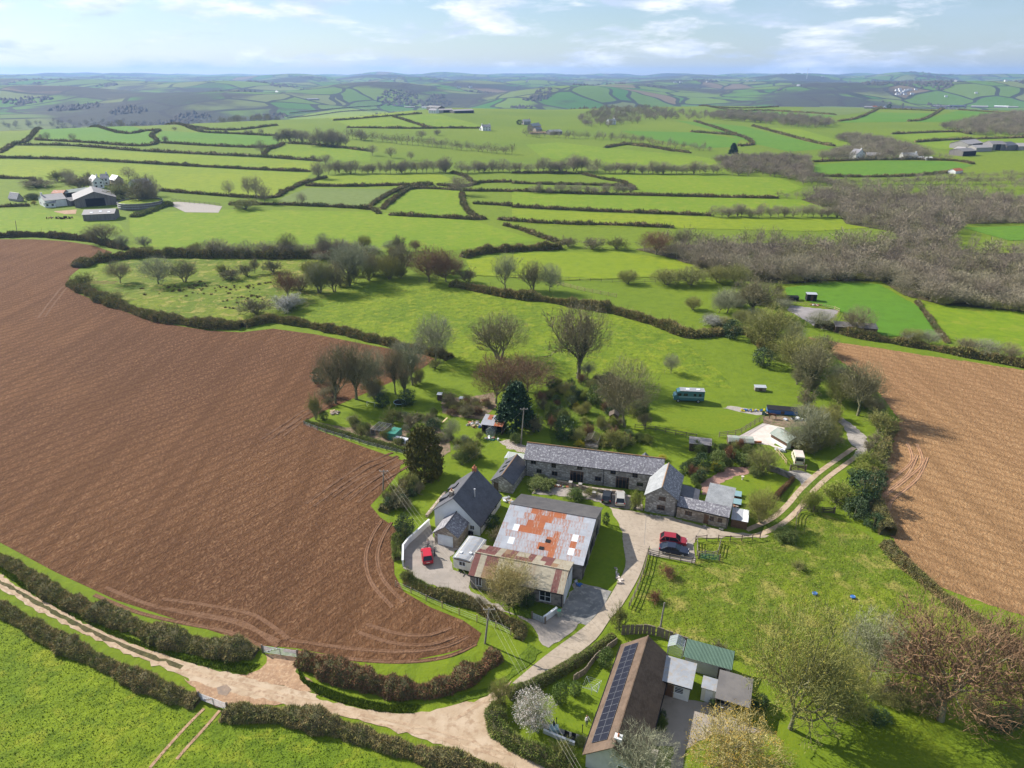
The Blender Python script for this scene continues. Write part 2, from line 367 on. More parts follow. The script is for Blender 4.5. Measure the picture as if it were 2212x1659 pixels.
def slate(name, a, b_, lich=None, lamt=.5, row=3.6, spec=.5):
    """slate in courses, local x along the eaves, local y up the slope"""
    m, nt, b = newmat(name); b.inputs['Roughness'].default_value = .55; b.inputs['Specular IOR Level'].default_value = spec
    P = cnode(nt, 'Object')
    br = node(nt, 'ShaderNodeTexBrick', Scale=row); br.inputs['Mortar Size'].default_value = .018; br.inputs['Color1'].default_value = (*a, 1); br.inputs['Color2'].default_value = (*b_, 1)
    br.inputs['Mortar'].default_value = (*[v * .45 for v in a], 1); br.inputs['Brick Width'].default_value = .9; br.inputs['Row Height'].default_value = .8; br.offset = .5
    mp = node(nt, 'ShaderNodeMapping'); nt.links.new(P, mp.inputs['Vector']); nt.links.new(mp.outputs[0], br.inputs['Vector'])
    col = mixc(nt, rampv(nt, noise(nt, P, .6, 4), .35, .7, 0, .6), br.outputs[0], tuple(v * 1.35 for v in b_))
    if lich: col = mixc(nt, rampv(nt, noise(nt, P, 2.6, 6, .78), .50, .62, 0, lamt), col, lich)
    nt.links.new(col, b.inputs['Base Color'])
    bump(nt, b, mth(nt, 'ADD', br.outputs['Fac'], mth(nt, 'MULTIPLY', noise(nt, P, 5, 3), -.6)), -.5, .02); return m
M['slate'] = slate('weathered slate', (.115, .105, .118), (.16, .15, .165), (.50, .49, .48), .85)
M['slate_dark'] = slate('dark slate', (.045, .046, .055), (.070, .070, .082), None)
M['slate_pale'] = slate('pale new slate', (.20, .205, .21), (.26, .265, .265), (.36, .36, .36), .3)  # also paints the sunlit slope of the stone wing paler
M['tile_brown'] = slate('brown concrete tile', (.092, .060, .040), (.125, .085, .058), (.17, .13, .095), .35, 3.2, .15)
M['tile_dark'] = slate('greyish brown tile', (.090, .070, .055), (.120, .092, .072), (.15, .13, .11), .25, 3.2, .15)  # greyer brown than the other tile, for the small garden shed roof
M['ridge'] = mat('lichened ridge tile', (.30, .155, .07), (.21, .17, .14), 2, .9, c3=(.40, .22, .08), s3=6)
M['white'] = mat('white render', (.72, .72, .71), (.64, .64, .63), .6, .9)
M['white_paint'] = mat('white paint', (.70, .71, .72), (.62, .63, .64), 1, .5, co='Object')
M['cream'] = mat('cream paint', (.66, .64, .55), (.58, .56, .47), .8, .6, co='Object')
M['panel_frame'] = mat('panel frame', (.15, .155, .17), rough=.5)
M['grey_render'] = mat('grey render', (.47, .46, .44), (.40, .39, .37), .7, .95, 4, .01)
M['block'] = mat('concrete block', (.27, .235, .205), (.20, .175, .155), .8, .95, 4, .02, c3=(.13, .115, .10), s3=1.6)
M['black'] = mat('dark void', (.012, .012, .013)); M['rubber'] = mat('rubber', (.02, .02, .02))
M['darkwood'] = mat('dark wood', (.075, .052, .038), (.12, .085, .06), 3, .9, stretch=(1, 1, 6), co='Object')
M['brownframe'] = mat('brown window frame', (.11, .060, .035), (.15, .085, .05), 4, .6, co='Object')
M['palewood'] = mat('pale new wood', (.50, .375, .22), (.42, .31, .18), 3, .8, co='Object')
M['greywood'] = mat('weathered wood', (.25, .215, .175), (.18, .155, .125), 3, .9, co='Object')
M['fencewood'] = mat('fence wood', (.16, .125, .09), (.22, .175, .13), 3, .9, co='Object')
def glassmat():
    m, nt, b = newmat('window glass'); b.inputs['Base Color'].default_value = (.018, .021, .026, 1); b.inputs['Roughness'].default_value = .06; b.inputs['Specular IOR Level'].default_value = .6; return m
M['glass'] = glassmat()
def clearglass(name, c, a, r=.1):
    m, nt, b = newmat(name); b.inputs['Base Color'].default_value = (*c, 1); b.inputs['Roughness'].default_value = r; b.inputs['Alpha'].default_value = a; return m
M['greenhouse_glass'] = clearglass('greenhouse glass', (.55, .62, .62), .35)
M['mesh_green'] = clearglass('green netting', (.05, .30, .22), .62, .8)
M['net_dark'] = clearglass('dark netting', (.05, .05, .05), .35, .9)
M['polythene'] = mat('white polythene', (.74, .74, .78), (.62, .62, .68), 2, .35, co='Object')
M['galv'] = mat('galvanised steel', (.50, .51, .53), (.42, .43, .45), 2, .45, metal=.3, co='Object')
M['chrome'] = mat('chrome', (.7, .7, .7), rough=.2, metal=.8)
def corr(name, base, c2, rust=None, amt=.5, sc=.6):
    m, nt, b = newmat(name); b.inputs['Roughness'].default_value = .75
    P = cnode(nt, 'world'); O = cnode(nt, 'Object'); col = mixc(nt, rampv(nt, noise(nt, P, sc, 5, .65), .35, .65), base, c2)
    oi = node(nt, 'ShaderNodeObjectInfo')
    col = mixc(nt, rampv(nt, oi.outputs['Random'], 0, 1, 0, .28, False), col, tuple(v * .72 for v in base))
    if rust:
        st = noise(nt, O, 1.8, 5, .7, (2.4, .35, 1))
        th = mth(nt, 'ADD', st, mth(nt, 'MULTIPLY', oi.outputs['Random'], .12))
        col = mixc(nt, rampv(nt, th, .66 - amt * .25, .78 - amt * .2), col, rust)
    nt.links.new(col, b.inputs['Base Color']); return m
M['sheet_cream'] = corr('cream fibre cement', (.44, .385, .28), (.37, .315, .22), (.30, .19, .11), .35)
M['sheet_red'] = corr('rust red sheet', (.215, .072, .055), (.17, .055, .045), (.33, .26, .19), .2)
M['sheet_rustbrown'] = corr('rust brown sheet', (.34, .20, .10), (.28, .17, .10))
M['sheet_zinc'] = corr('weathered zinc sheet', (.43, .43, .455), (.37, .37, .39), (.36, .165, .10), .46)
M['sheet_zinc_clean'] = corr('clean zinc sheet', (.43, .44, .47), (.37, .38, .41), (.38, .24, .19), .2)
M['sheet_rust'] = corr('orange rust sheet', (.43, .125, .030), (.36, .095, .028), (.44, .36, .32), .30); M['sheet_zinc_mid'] = corr('half rusted zinc sheet', (.42, .42, .445), (.36, .36, .38), (.38, .13, .05), .55)
M['sheet_grey'] = corr('grey fibre cement', (.155, .140, .130), (.115, .105, .10))
M['sheet_white'] = mat('translucent white sheet', (.74, .75, .76))
M['sheet_green'] = corr('green steel sheet', (.065, .125, .085), (.08, .145, .10))
M['sheet_moss'] = corr('mossy metal sheet', (.30, .32, .28), (.22, .26, .22), (.28, .17, .11), .35)
M['sheet_farm'] = corr('farm roof sheet', (.20, .185, .18), (.16, .15, .145)); M['sheet_farm_pale'] = corr('pale farm roof sheet', (.34, .31, .295), (.30, .275, .26))
M['board_farm'] = mat('farm boarding', (.14, .125, .12), (.20, .18, .17), .6, .9, stretch=(3, 3, .3))
M['solar'] = mat('solar cell', (.010, .011, .020), (.014, .015, .026), 4, .35, co='Object', spec=.2); M['roof_grey'] = mat('pale grey roof', (.30, .31, .33), (.25, .26, .28), .9, .6, c3=(.29, .26, .23), s3=2)
M['alu'] = mat('aluminium', (.45, .46, .48), rough=.4, metal=.5)
def paint(name, c, rough=.28):
    m, nt, b = newmat(name); b.inputs['Base Color'].default_value = (*c, 1); b.inputs['Roughness'].default_value = rough; b.inputs['Coat Weight'].default_value = .15; b.inputs['Coat Roughness'].default_value = .08; return m
M['red_car'] = paint('bright red paint', (.42, .012, .025)); M['red_suv'] = paint('deep red paint', (.26, .012, .022)); M['navy'] = paint('navy paint', (.008, .014, .036), .55)
M['black_car'] = paint('black paint', (.02, .022, .026)); M['silver_car'] = paint('silver beige paint', (.36, .34, .31)); M['teal'] = paint('teal paint', (.04, .135, .16), .5); M['teal_pale'] = paint('pale teal paint', (.20, .31, .33), .5)
M['cream_van'] = paint('cream van paint', (.60, .55, .40), .45); M['blue_tub'] = paint('blue plastic', (.03, .12, .34), .4); M['green_plastic'] = paint('green plastic', (.03, .14, .08), .5)
M['tail'] = mat('tail light', (.30, .01, .01), rough=.2); M['lamp'] = mat('head lamp', (.7, .7, .72), rough=.15)
M['terracotta'] = mat('terracotta', (.42, .16, .075), (.34, .13, .07), 5, .8); M['pole'] = mat('pole wood', (.19, .165, .14), (.26, .23, .20), 4, .9, co='Object')
M['cable'] = mat('overhead cable', (.42, .38, .30)); M['rubble'] = mat('rubble', (.33, .27, .22), (.22, .17, .13), 2, .95, c3=(.5, .46, .42), s3=5)
M['horse'] = mat('brown horse coat', (.075, .030, .014), (.11, .045, .02), 3, .6, co='Object')
# plants
M['bark'] = mat('bark', (0.169, 0.153, 0.091), (0.242, 0.225, 0.138), 2, .95, 6, .03, rand=(0.138, 0.136, 0.071))
M['twig'] = mat('twig grey brown', (0.212, 0.175, 0.094), (0.257, 0.222, 0.127), .8, .95, rand=(0.182, 0.175, 0.078))
M['twig_red'] = mat('twig red brown', (0.227, 0.118, 0.060), (0.175, 0.106, 0.055), .6, .95, rand=(0.205, 0.130, 0.073))
M['twig_green'] = mat('twig olive', (0.248, 0.242, 0.073), (0.199, 0.204, 0.067), .6, .95, rand=(0.276, 0.255, 0.065))
M['twig_gold'] = mat('twig pale straw', (0.442, 0.365, 0.145), (0.340, 0.289, 0.119), .6, .95)
M['twig_grey'] = mat('twig lichen grey', (0.306, 0.296, 0.196), (0.238, 0.236, 0.149), .6, .95, rand=(0.267, 0.277, 0.156))
M['twig_wood'] = mat('wood twig', (0.287, 0.238, 0.171), (0.232, 0.189, 0.134), .06, .95, rand=(0.305, 0.275, 0.171))
M['twig_wood_b'] = mat('wood twig olive', (.25, .225, .125), (.21, .19, .10), .05, .95); M['twig_wood_c'] = mat('wood twig purple', (.21, .17, .125), (.175, .14, .105), .05, .95)
M['leaf_young'] = mat('young yellow leaf', (0.284, 0.236, 0.030), (0.209, 0.189, 0.027), .5, .8, rand=(0.243, 0.216, 0.041))
M['leaf_gold'] = mat('golden leaf', (0.405, 0.250, 0.027), (0.311, 0.209, 0.027), .7, .8, c3=(0.216, 0.189, 0.041), s3=1.2)
M['leaf_yellow'] = mat('yellow flower', (.55, .42, .015), (.40, .36, .02), 1.5, .8)
M['leaf_lime'] = mat('lime leaf', (0.270, 0.317, 0.030), (0.189, 0.243, 0.027), .8, .8, rand=(0.230, 0.270, 0.041))
M['leaf_mid'] = mat('green leaf', (0.074, 0.128, 0.020), (0.115, 0.169, 0.030), .8, .75, rand=(0.135, 0.162, 0.041))
M['leaf_dark'] = mat('dark leaf', (0.027, 0.061, 0.019), (0.047, 0.088, 0.022), .8, .6, rand=(0.061, 0.088, 0.030))
M['leaf_olive'] = mat('olive conifer', (0.068, 0.074, 0.014), (0.128, 0.108, 0.016), .9, .8)
M['leaf_conifer'] = mat('dark conifer', (0.014, 0.041, 0.016), (0.030, 0.068, 0.024), .9, .7)
M['leaf_russet'] = mat('russet leaf', (0.270, 0.101, 0.041), (0.189, 0.081, 0.041), .8, .85)
M['blossom'] = mat('white blossom', (.62, .55, .48), (.70, .66, .62), 2, .8, c3=(.42, .27, .22), s3=3)
M['blossom_white'] = mat('blackthorn blossom', (.60, .58, .56), (.42, .40, .38), 1.5, .9)
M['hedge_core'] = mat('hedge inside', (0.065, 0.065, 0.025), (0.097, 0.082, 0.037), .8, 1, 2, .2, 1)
M['hedge_light'] = mat('hedge sprigs', (.17, .165, .055), (.23, .19, .09), .8, .95, c3=(.12, .15, .03), s3=2)
M['far_wood'] = mat('distant wood', (.060, .054, .036), (.075, .062, .046), .01, 1)
M['hedge_brown'] = mat('beech hedge', (0.271, 0.128, 0.063), (0.195, 0.103, 0.054), .5, .95, c3=(0.155, 0.148, 0.042), s3=1.4)
M['hedge_mixed'] = mat('mixed hedge', (0.221, 0.202, 0.054), (0.298, 0.217, 0.088), .35, .95, c3=(0.129, 0.161, 0.038), s3=1.1)
M['hedge_green'] = mat('green hedge', (0.195, 0.258, 0.042), (0.155, 0.197, 0.038), .4, .95, c3=(0.259, 0.246, 0.063), s3=1.2)
M['hedge_far'] = mat('field hedge', (0.160, 0.135, 0.054), (0.221, 0.162, 0.075), .04, 1, .6, .5, 1, c3=(0.116, 0.135, 0.038), s3=.12)
M['ivy'] = mat('ivy', (.022, .045, .012), (.045, .07, .018), 1.5, .6)
M['rush'] = mat('rush clump', (.20, .135, .065), (.16, .12, .05), .8, 1); M['grass_blade'] = mat('grass tuft', (.185, .24, .014), (.14, .20, .013), .3, .9); M['grass_blade_dry'] = mat('dry tuft', (.30, .27, .08), (.22, .22, .04), .4, .95)

# ------------------------------------------------------------------ ground sheet to the horizon
def far_material():
    m, nt, b = newmat('distant field patchwork'); b.inputs['Roughness'].default_value = 1; b.inputs['Specular IOR Level'].default_value = .1
    P = cnode(nt, 'world')
    wn = node(nt, 'ShaderNodeTexNoise', Scale=.0016, Detail=2.); nt.links.new(P, wn.inputs['Vector'])
    va = node(nt, 'ShaderNodeVectorMath'); va.operation = 'SCALE'; nt.links.new(wn.outputs['Color'], va.inputs[0]); va.inputs['Scale'].default_value = 420
    vb = node(nt, 'ShaderNodeVectorMath'); vb.operation = 'ADD'; nt.links.new(P, vb.inputs[0]); nt.links.new(va.outputs[0], vb.inputs[1])
    fl = node(nt, 'ShaderNodeVectorMath'); fl.operation = 'MULTIPLY'; nt.links.new(vb.outputs[0], fl.inputs[0]); fl.inputs[1].default_value = (1, .62, 0)
    v = node(nt, 'ShaderNodeTexVoronoi', Scale=.0058); nt.links.new(fl.outputs[0], v.inputs['Vector'])
    e = node(nt, 'ShaderNodeTexVoronoi', Scale=.0058); e.feature = 'DISTANCE_TO_EDGE'; nt.links.new(fl.outputs[0], e.inputs['Vector'])
    sp = node(nt, 'ShaderNodeSeparateColor'); nt.links.new(v.outputs['Color'], sp.inputs[0])
    col = mixc(nt, sp.outputs[0], (.130, .185, .025), (.055, .145, .020))
    col = mixc(nt, rampv(nt, sp.outputs[1], .55, .75), col, (.145, .170, .050))
    col = mixc(nt, rampv(nt, sp.outputs[2], .955, .965), col, (.17, .125, .07))
    wood = rampv(nt, noise(nt, P, .0011, 5, .55), .50, .56)
    col = mixc(nt, rampv(nt, e.outputs['Distance'], .035, .05), (.040, .042, .020), col)
    col = mixc(nt, mth(nt, 'MULTIPLY', wood, .9), col, (.055, .048, .036))
    nt.links.new(col, b.inputs['Base Color'])
    bump(nt, b, noise(nt, P, .03, 5, .7), .8, 6); return m
M['far'] = far_material()
def build_ground():
    n = 440; k = 6.6; s = np.linspace(-1, 1, n + 1); g = 16000 * np.sinh(k * s) / math.sinh(k)
    X, Y = np.meshgrid(g, g); Z = H(X, Y)
    V = np.stack([X, Y, Z], -1).reshape(-1, 3); i = np.arange(n * (n + 1)).reshape(n, n + 1)[:, :n].ravel()
    Fa = np.stack([i, i + 1, i + n + 2, i + n + 1], -1)
    cx = V[Fa].mean(1); d = np.hypot(cx[:, 0], cx[:, 1]); th = np.degrees(np.arctan2(cx[:, 0], cx[:, 1]))
    dc = np.interp(th, [-70, -25, -12, -5, 3, 15, 45], [1000, 1100, 1180, 1400, 1450, 1700, 1700]) + 40
    me = npmesh('ground', V, Fa, [M['grass'], M['far']], (d > dc).astype(int)); me.polygons.foreach_set('use_smooth', [True] * len(me.polygons))
    return link('ground', me, kind='structure')
build_ground()

# ------------------------------------------------------------------ plant generators (unit size: height 1, crown width 1)
def basis(d):
    up = Vector((0, 0, 1)) if abs(d.z) < .9 else Vector((1, 0, 0)); a = d.cross(up).normalized(); return a, a.cross(d)
def sliver(mb, a, b, w, R, mi=0):
    d = b - a; p, q = basis(d.normalized()); t = R.uniform(0, 6.283); s = (p * math.cos(t) + q * math.sin(t)) * w
    mb.add([a - s, a + s, b], [(0, 1, 2)], mi)
def leaf(mb, p, s, R, mi=0):
    a = Vector((R.gauss(0, 1), R.gauss(0, 1), R.gauss(0, 1))).normalized(); b, c = basis(a)
    t = R.uniform(.6, 1.3) * s
    mb.add([p - b * t * .6, p + b * t * .6, p + c * t * 1.2], [(0, 1, 2)], mi)
def normalise(mbs, ref):
    V = np.array(ref.v); h = np.percentile(V[:, 2], 99.7); c = np.median(V[:, :2], 0); r = np.percentile(np.hypot(V[:, 0] - c[0], V[:, 1] - c[1]), 97)
    for mb in mbs: mb.v = [(x / (2 * r), y / (2 * r), z / h) for x, y, z in mb.v]
def grow(seed, kids=(7, 6, 6, 7, 7), trunk=.30, spread=1.0, up=.22, gn=.28, tr=.030, stems=1, lean=0, tw=.0042, lens=(.62, .62, .58, .55, .55), tubelev=2):
    R = random.Random(seed); tb = MB(); cr = MB(); tips = []; LEV = len(kids)
    def rv(): return Vector((R.gauss(0, 1), R.gauss(0, 1), R.gauss(0, 1)))
    def br(p, d, L, r, lv):
        n = 5 if lv == 0 else 4 if lv == 1 else 3 if lv == 2 else 2; pts = [p]
        for i in range(n):
            d = (d + rv() * gn * (.25 if lv == 0 else .5) + Vector((0, 0, up * (.5 if lv else .2)))).normalized(); pts.append(pts[-1] + d * (L / n))
        if lv <= tubelev: tb.tube(pts, [r * (1 - .55 * i / n) for i in range(n + 1)], 6 if lv == 0 else 4 if lv == 1 else 3)
        elif lv < LEV: 
            for a, b in zip(pts, pts[1:]): sliver(cr, a, b, max(r, tw * 1.3), R)
        else: sliver(cr, pts[0], pts[-1], tw, R); tips.append(pts[-1]); return
        for k in range(kids[lv]):
            t = R.uniform(.55, 1) if lv == 0 else R.uniform(.30, 1.0)
            if k == 0: t = 1.0
            i = min(int(t * n), n - 1); q = pts[i].lerp(pts[i + 1], t * n - i); dd = (pts[i + 1] - pts[i]).normalized()
            a, b = basis(dd); ph = R.uniform(0, 6.283) if lv else 2 * math.pi * (k + R.uniform(-.3, .3)) / max(kids[0] - 1, 1)
            an = (R.uniform(.45, 1.0) if lv == 0 else R.uniform(.4, 1.0)) * spread * (.25 if k == 0 else 1)
            nd = dd * math.cos(an) + (a * math.cos(ph) + b * math.sin(ph)) * math.sin(an)
            br(q, nd, L * (1 / trunk * .42 if lv == 0 else lens[lv]) * R.uniform(.75, 1.15), r * (.62 if lv else .55) * R.uniform(.8, 1), lv + 1)
    for s in range(stems):
        a = 2 * math.pi * s / stems + R.uniform(0, 1); off = Vector((math.cos(a), math.sin(a), 0)) * (.03 if stems > 1 else 0)
        br(off - Vector((0, 0, .02)), Vector((math.cos(a) * (.3 if stems > 1 else lean), math.sin(a) * (.3 if stems > 1 else 0), 1)).normalized(), trunk * R.uniform(.9, 1.1), tr, 0)
    # flare at the foot
    return tb, cr, tips
PROTO = {}
def dome_twigs(cr, seed, n, tw, cz, rz, ln=.10):
    """fine twigs filling an uneven crown 1 wide and 1 high"""
    rs = np.random.RandomState(seed); d = rs.normal(0, 1, (n * 2, 3)); d /= np.linalg.norm(d, axis=1)[:, None]
    ph = rs.uniform(0, 6.28, 6); az = np.arctan2(d[:, 1], d[:, 0]); lump = 1 + .10 * np.sin(3 * az + ph[0]) * np.cos(2.5 * d[:, 2] + ph[1]) + .08 * np.sin(5 * az + ph[2] + 3 * d[:, 2]) + .06 * np.sin(9 * az + ph[3]) * np.sin(7 * d[:, 2] + ph[4])
    r = rs.uniform(0, 1, n * 2) ** .42 * lump; zz = np.where(d[:, 2] < 0, .72, 1.0)
    p = np.stack([d[:, 0] * r * .55, d[:, 1] * r * .55, cz + d[:, 2] * r * rz * zz], -1)
    q = p * 15 + ph[:3]; keep = (np.sin(q[:, 0]) * np.sin(q[:, 1] + 1) * np.sin(q[:, 2] * 1.2) + .35 * np.sin(2.3 * q[:, 0] + q[:, 1])) > -.22; p = p[keep][:n]; n = len(p)
    dr = p - np.array([0, 0, max(.05, cz - rz)]); dr /= np.linalg.norm(dr, axis=1)[:, None]; dr += rs.normal(0, .45, (n, 3)); dr /= np.linalg.norm(dr, axis=1)[:, None]
    sd = np.cross(dr, rs.normal(0, 1, (n, 3))); sd /= np.linalg.norm(sd, axis=1)[:, None] + 1e-6; L = ln * rs.uniform(.5, 1.4, n)[:, None]
    V = np.stack([p - sd * tw - dr * L * .6, p + sd * tw - dr * L * .6, p + dr * L * .4], 1).reshape(-1, 3); o = len(cr.v)
    cr.v += [tuple(v) for v in V]; cr.f += [(o + 3 * i, o + 3 * i + 1, o + 3 * i + 2) for i in range(n)]; cr.m += [0] * n
    return [Vector(v) for v in p]
def proto(key, tb, cr, extra=None, bark='bark', twig='twig', extra_mat=None, extra_name='ivy', crown_name='crown', dome=None):
    mbs = [tb, cr] + ([extra] if extra and not dome else []); normalise(mbs, cr)
    if dome:
        n, tw, cz, rz, lf = dome
        for m_ in (tb, cr): m_.v = [(x * .98, y * .98, z * .95) for x, y, z in m_.v]
        pts = dome_twigs(cr, len(key) * 7 + n, n, tw, cz, rz)
        if lf: extra = leaves_at(pts, 5, lf[0], lf[1], lf[2], .02)
        elif extra: extra.v = [(x * .98, y * .98, z * .95) for x, y, z in extra.v]
    PROTO[key] = [('trunk', tb.mesh(key + ' trunk', M[bark], smooth=True)), (crown_name, cr.mesh(key + ' crown', M[twig]))] + ([(extra_name, extra.mesh(key + ' ' + extra_name, M[extra_mat]))] if extra else [])
def ivy_of(tb, seed, zmax, n, size):
    R = random.Random(seed); mb = MB(); V = [Vector(v) for v in tb.v if v[2] < zmax]
    for i in range(n):
        v = R.choice(V); leaf(mb, v + Vector((R.gauss(0, .012), R.gauss(0, .012), R.gauss(0, .02))), size, R)
    return mb
def leaves_at(tips, seed, frac, size, n=1, jit=.02):
    R = random.Random(seed); mb = MB()
    for t in tips:
        if R.random() < frac:
            for k in range(n): leaf(mb, t + Vector((R.gauss(0, jit), R.gauss(0, jit), R.gauss(0, jit))), size, R)
    return mb
K5 = (6, 5, 5, 4, 3)
for key, seed, kw, twig, dm in (
        ('round_a', 3, dict(trunk=.26, spread=.95, up=.20, kids=K5), 'twig', (6400, .0017, .57, .44, None)), ('round_b', 8, dict(trunk=.22, spread=.9, up=.30, stems=3, kids=(4, 4, 4, 4, 3)), 'twig', (6400, .0017, .54, .47, None)),
        ('tall_a', 12, dict(trunk=.36, spread=.75, up=.34, kids=(8, 5, 5, 4, 3)), 'twig_grey', (5400, .0017, .60, .41, None)), ('dome_a', 21, dict(trunk=.24, spread=1.1, up=.15, kids=(7, 6, 5, 4, 3)), 'twig_red', (6000, .0017, .55, .46, None)),
        ('dome_b', 27, dict(trunk=.22, spread=1.1, up=.12, kids=(7, 6, 5, 4, 3), gn=.36), 'twig_red', (6000, .0017, .54, .47, None)), ('gnarl_a', 33, dict(trunk=.26, spread=1.05, up=.1, gn=.5, kids=(7, 6, 5, 4, 3)), 'twig_grey', (5600, .0018, .57, .44, None)),
        ('multi_a', 41, dict(trunk=.28, spread=.8, up=.25, stems=5, kids=(4, 4, 4, 4, 3)), 'twig_green', (8500, .0019, .50, .50, None))):
    tb, cr, tips = grow(seed, **kw); proto(key, tb, cr, twig=twig, dome=dm)
for key, seed, kw, dm in (('ivy_a', 52, dict(trunk=.36, spread=.85, up=.28, kids=(7, 5, 5, 4, 3)), (5400, .0017, .60, .41, None)), ('ivy_b', 57, dict(trunk=.42, spread=.8, up=.30, kids=(7, 5, 5, 4, 3)), (5200, .0017, .60, .41, None))):
    tb, cr, tips = grow(seed, **kw); proto(key, tb, cr, ivy_of(tb, seed, max(v[2] for v in tb.v) * .6, 2200, .016), extra_mat='ivy', dome=dm)
tb, cr, tips = grow(61, trunk=.24, spread=1.1, up=.12, kids=(8, 6, 5, 4, 3), gn=.4); proto('leafing', tb, cr, None, extra_mat='leaf_young', extra_name='young_leaves', twig='twig_green', dome=(5000, .0016, .54, .47, (.7, .0075, 2)))
tb, cr, tips = grow(66, trunk=.16, spread=1.15, up=.15, kids=(7, 5, 5, 4, 3), gn=.35); proto('golden', tb, cr, None, extra_mat='leaf_gold', extra_name='leaves', twig='twig_gold', dome=(5000, .002, .48, .52, (.9, .010, 2)))
tb, cr, tips = grow(71, trunk=.12, spread=1.0, up=.2, stems=4, kids=(5, 4, 4, 4, 3), gn=.35); proto('straw', tb, cr, twig='twig_gold', dome=(6500, .0018, .54, .47, None))
tb, cr, tips = grow(75, trunk=.14, spread=1.0, up=.2, stems=3, kids=(5, 4, 4, 4, 3), gn=.35); proto('magnolia', tb, cr, None, extra_mat='blossom', extra_name='blossom', twig='twig_grey', dome=(3500, .002, .50, .50, (.9, .017, 2)))
# bushes of several leaf colours share shapes
def bush_tree(key, seed, lm, frac, size, n, twig='twig_green', kids=(5, 5, 5, 6)):
    tb, cr, tips = grow(seed, trunk=.10, spread=1.0, up=.18, stems=5, kids=kids, gn=.4, tr=.02, tw=.006); proto(key, tb, cr, leaves_at(tips, seed, frac, size, n, .03) if lm else None, extra_mat=lm, extra_name='leaves', twig=twig)
bush_tree('bush_bare', 81, None, 0, 0, 0, 'twig'); bush_tree('bush_olive', 82, 'leaf_mid', .5, .016, 1); bush_tree('bush_lime', 83, 'leaf_lime', 1, .020, 2); bush_tree('bush_yellow', 84, 'leaf_yellow', 1, .022, 2)
bush_tree('bush_russet', 85, 'leaf_russet', .9, .017, 2, 'twig_red'); bush_tree('bush_white', 86, 'blossom_white', .9, .016, 2, 'twig_grey'); bush_tree('bush_red', 87, None, 0, 0, 0, 'twig_red')
bush_tree('bush_green', 88, 'leaf_mid', 1, .026, 3)
def clumpy(key, seed, nc, per, shape, size, lm, spread=.07):
    """dense evergreen: leaf clumps through the crown volume"""
    R = random.Random(seed); cr = MB(); tb = MB(); tb.tube([(0, 0, -.02), (0, 0, .3), (.01, 0, .7)], [.03, .024, .01], 6)
    for c in range(nc):
        p = shape(R)
        for k in range(per): leaf(cr, p + Vector((R.gauss(0, spread), R.gauss(0, spread), R.gauss(0, spread * .7))), size, R)
    proto(key, tb, cr, twig=lm)
def dome(R):
    while True:
        p = Vector((R.uniform(-.5, .5), R.uniform(-.5, .5), R.uniform(0.05, .95))); q = ((p.x / .46) ** 2 + (p.y / .46) ** 2 + ((p.z - .42) / .5) ** 2)
        if .45 < q < 1 + R.uniform(-.1, .15): return p
def cone(R):
    z = R.uniform(.03, .97); r = (.46 * (1 - z) ** .7 + .02) * R.uniform(.65, 1.0); a = R.uniform(0, 6.283); return Vector((r * math.cos(a), r * math.sin(a), z))
def column(R):
    z = R.uniform(.02, .97); r = .42 * math.sqrt(max(1 - ((z - .35) / .65) ** 2, .02)) * R.uniform(.7, 1.0); a = R.uniform(0, 6.283); return Vector((r * math.cos(a), r * math.sin(a), z))
clumpy('evergreen', 91, 95, 30, dome, .035, 'leaf_dark', .06); clumpy('laurel', 92, 90, 26, dome, .045, 'leaf_mid', .06); clumpy('conifer', 93, 230, 44, cone, .038, 'leaf_conifer', .045); clumpy('cypress', 94, 260, 46, column, .036, 'leaf_olive', .045)
# light trees for the middle distance, and the wood
for key, seed, kw in (('mid_a', 101, dict(trunk=.25, spread=1.0)), ('mid_b', 102, dict(trunk=.3, spread=.85, up=.3)), ('mid_c', 103, dict(trunk=.2, spread=1.1, up=.12)), ('mid_d', 104, dict(trunk=.16, spread=1.1, stems=3)),):
    tb, cr, tips = grow(seed, kids=(6, 5, 4, 3), tw=.007, tr=.026, tubelev=1, **kw); proto(key, tb, cr, twig='twig_wood', dome=(1500, .0042, .56, .45, None))
WOODP = []
for seed in (111, 112, 113):
    tb, cr, tips = grow(seed, kids=(5, 4, 3), tw=.012, tr=.03, tubelev=0, trunk=.22, spread=1.05); normalise([tb, cr], cr); cr.add(tb.v, tb.f); dome_twigs(cr, seed, 640, .0052, .52, .48, .10); cr.f = [f for q in cr.f for f in ([q] if len(q) == 3 else [(q[0], q[1], q[2]), (q[0], q[2], q[3])])]; normalise([cr], cr); WOODP.append((np.array(cr.v), np.array(cr.f)))

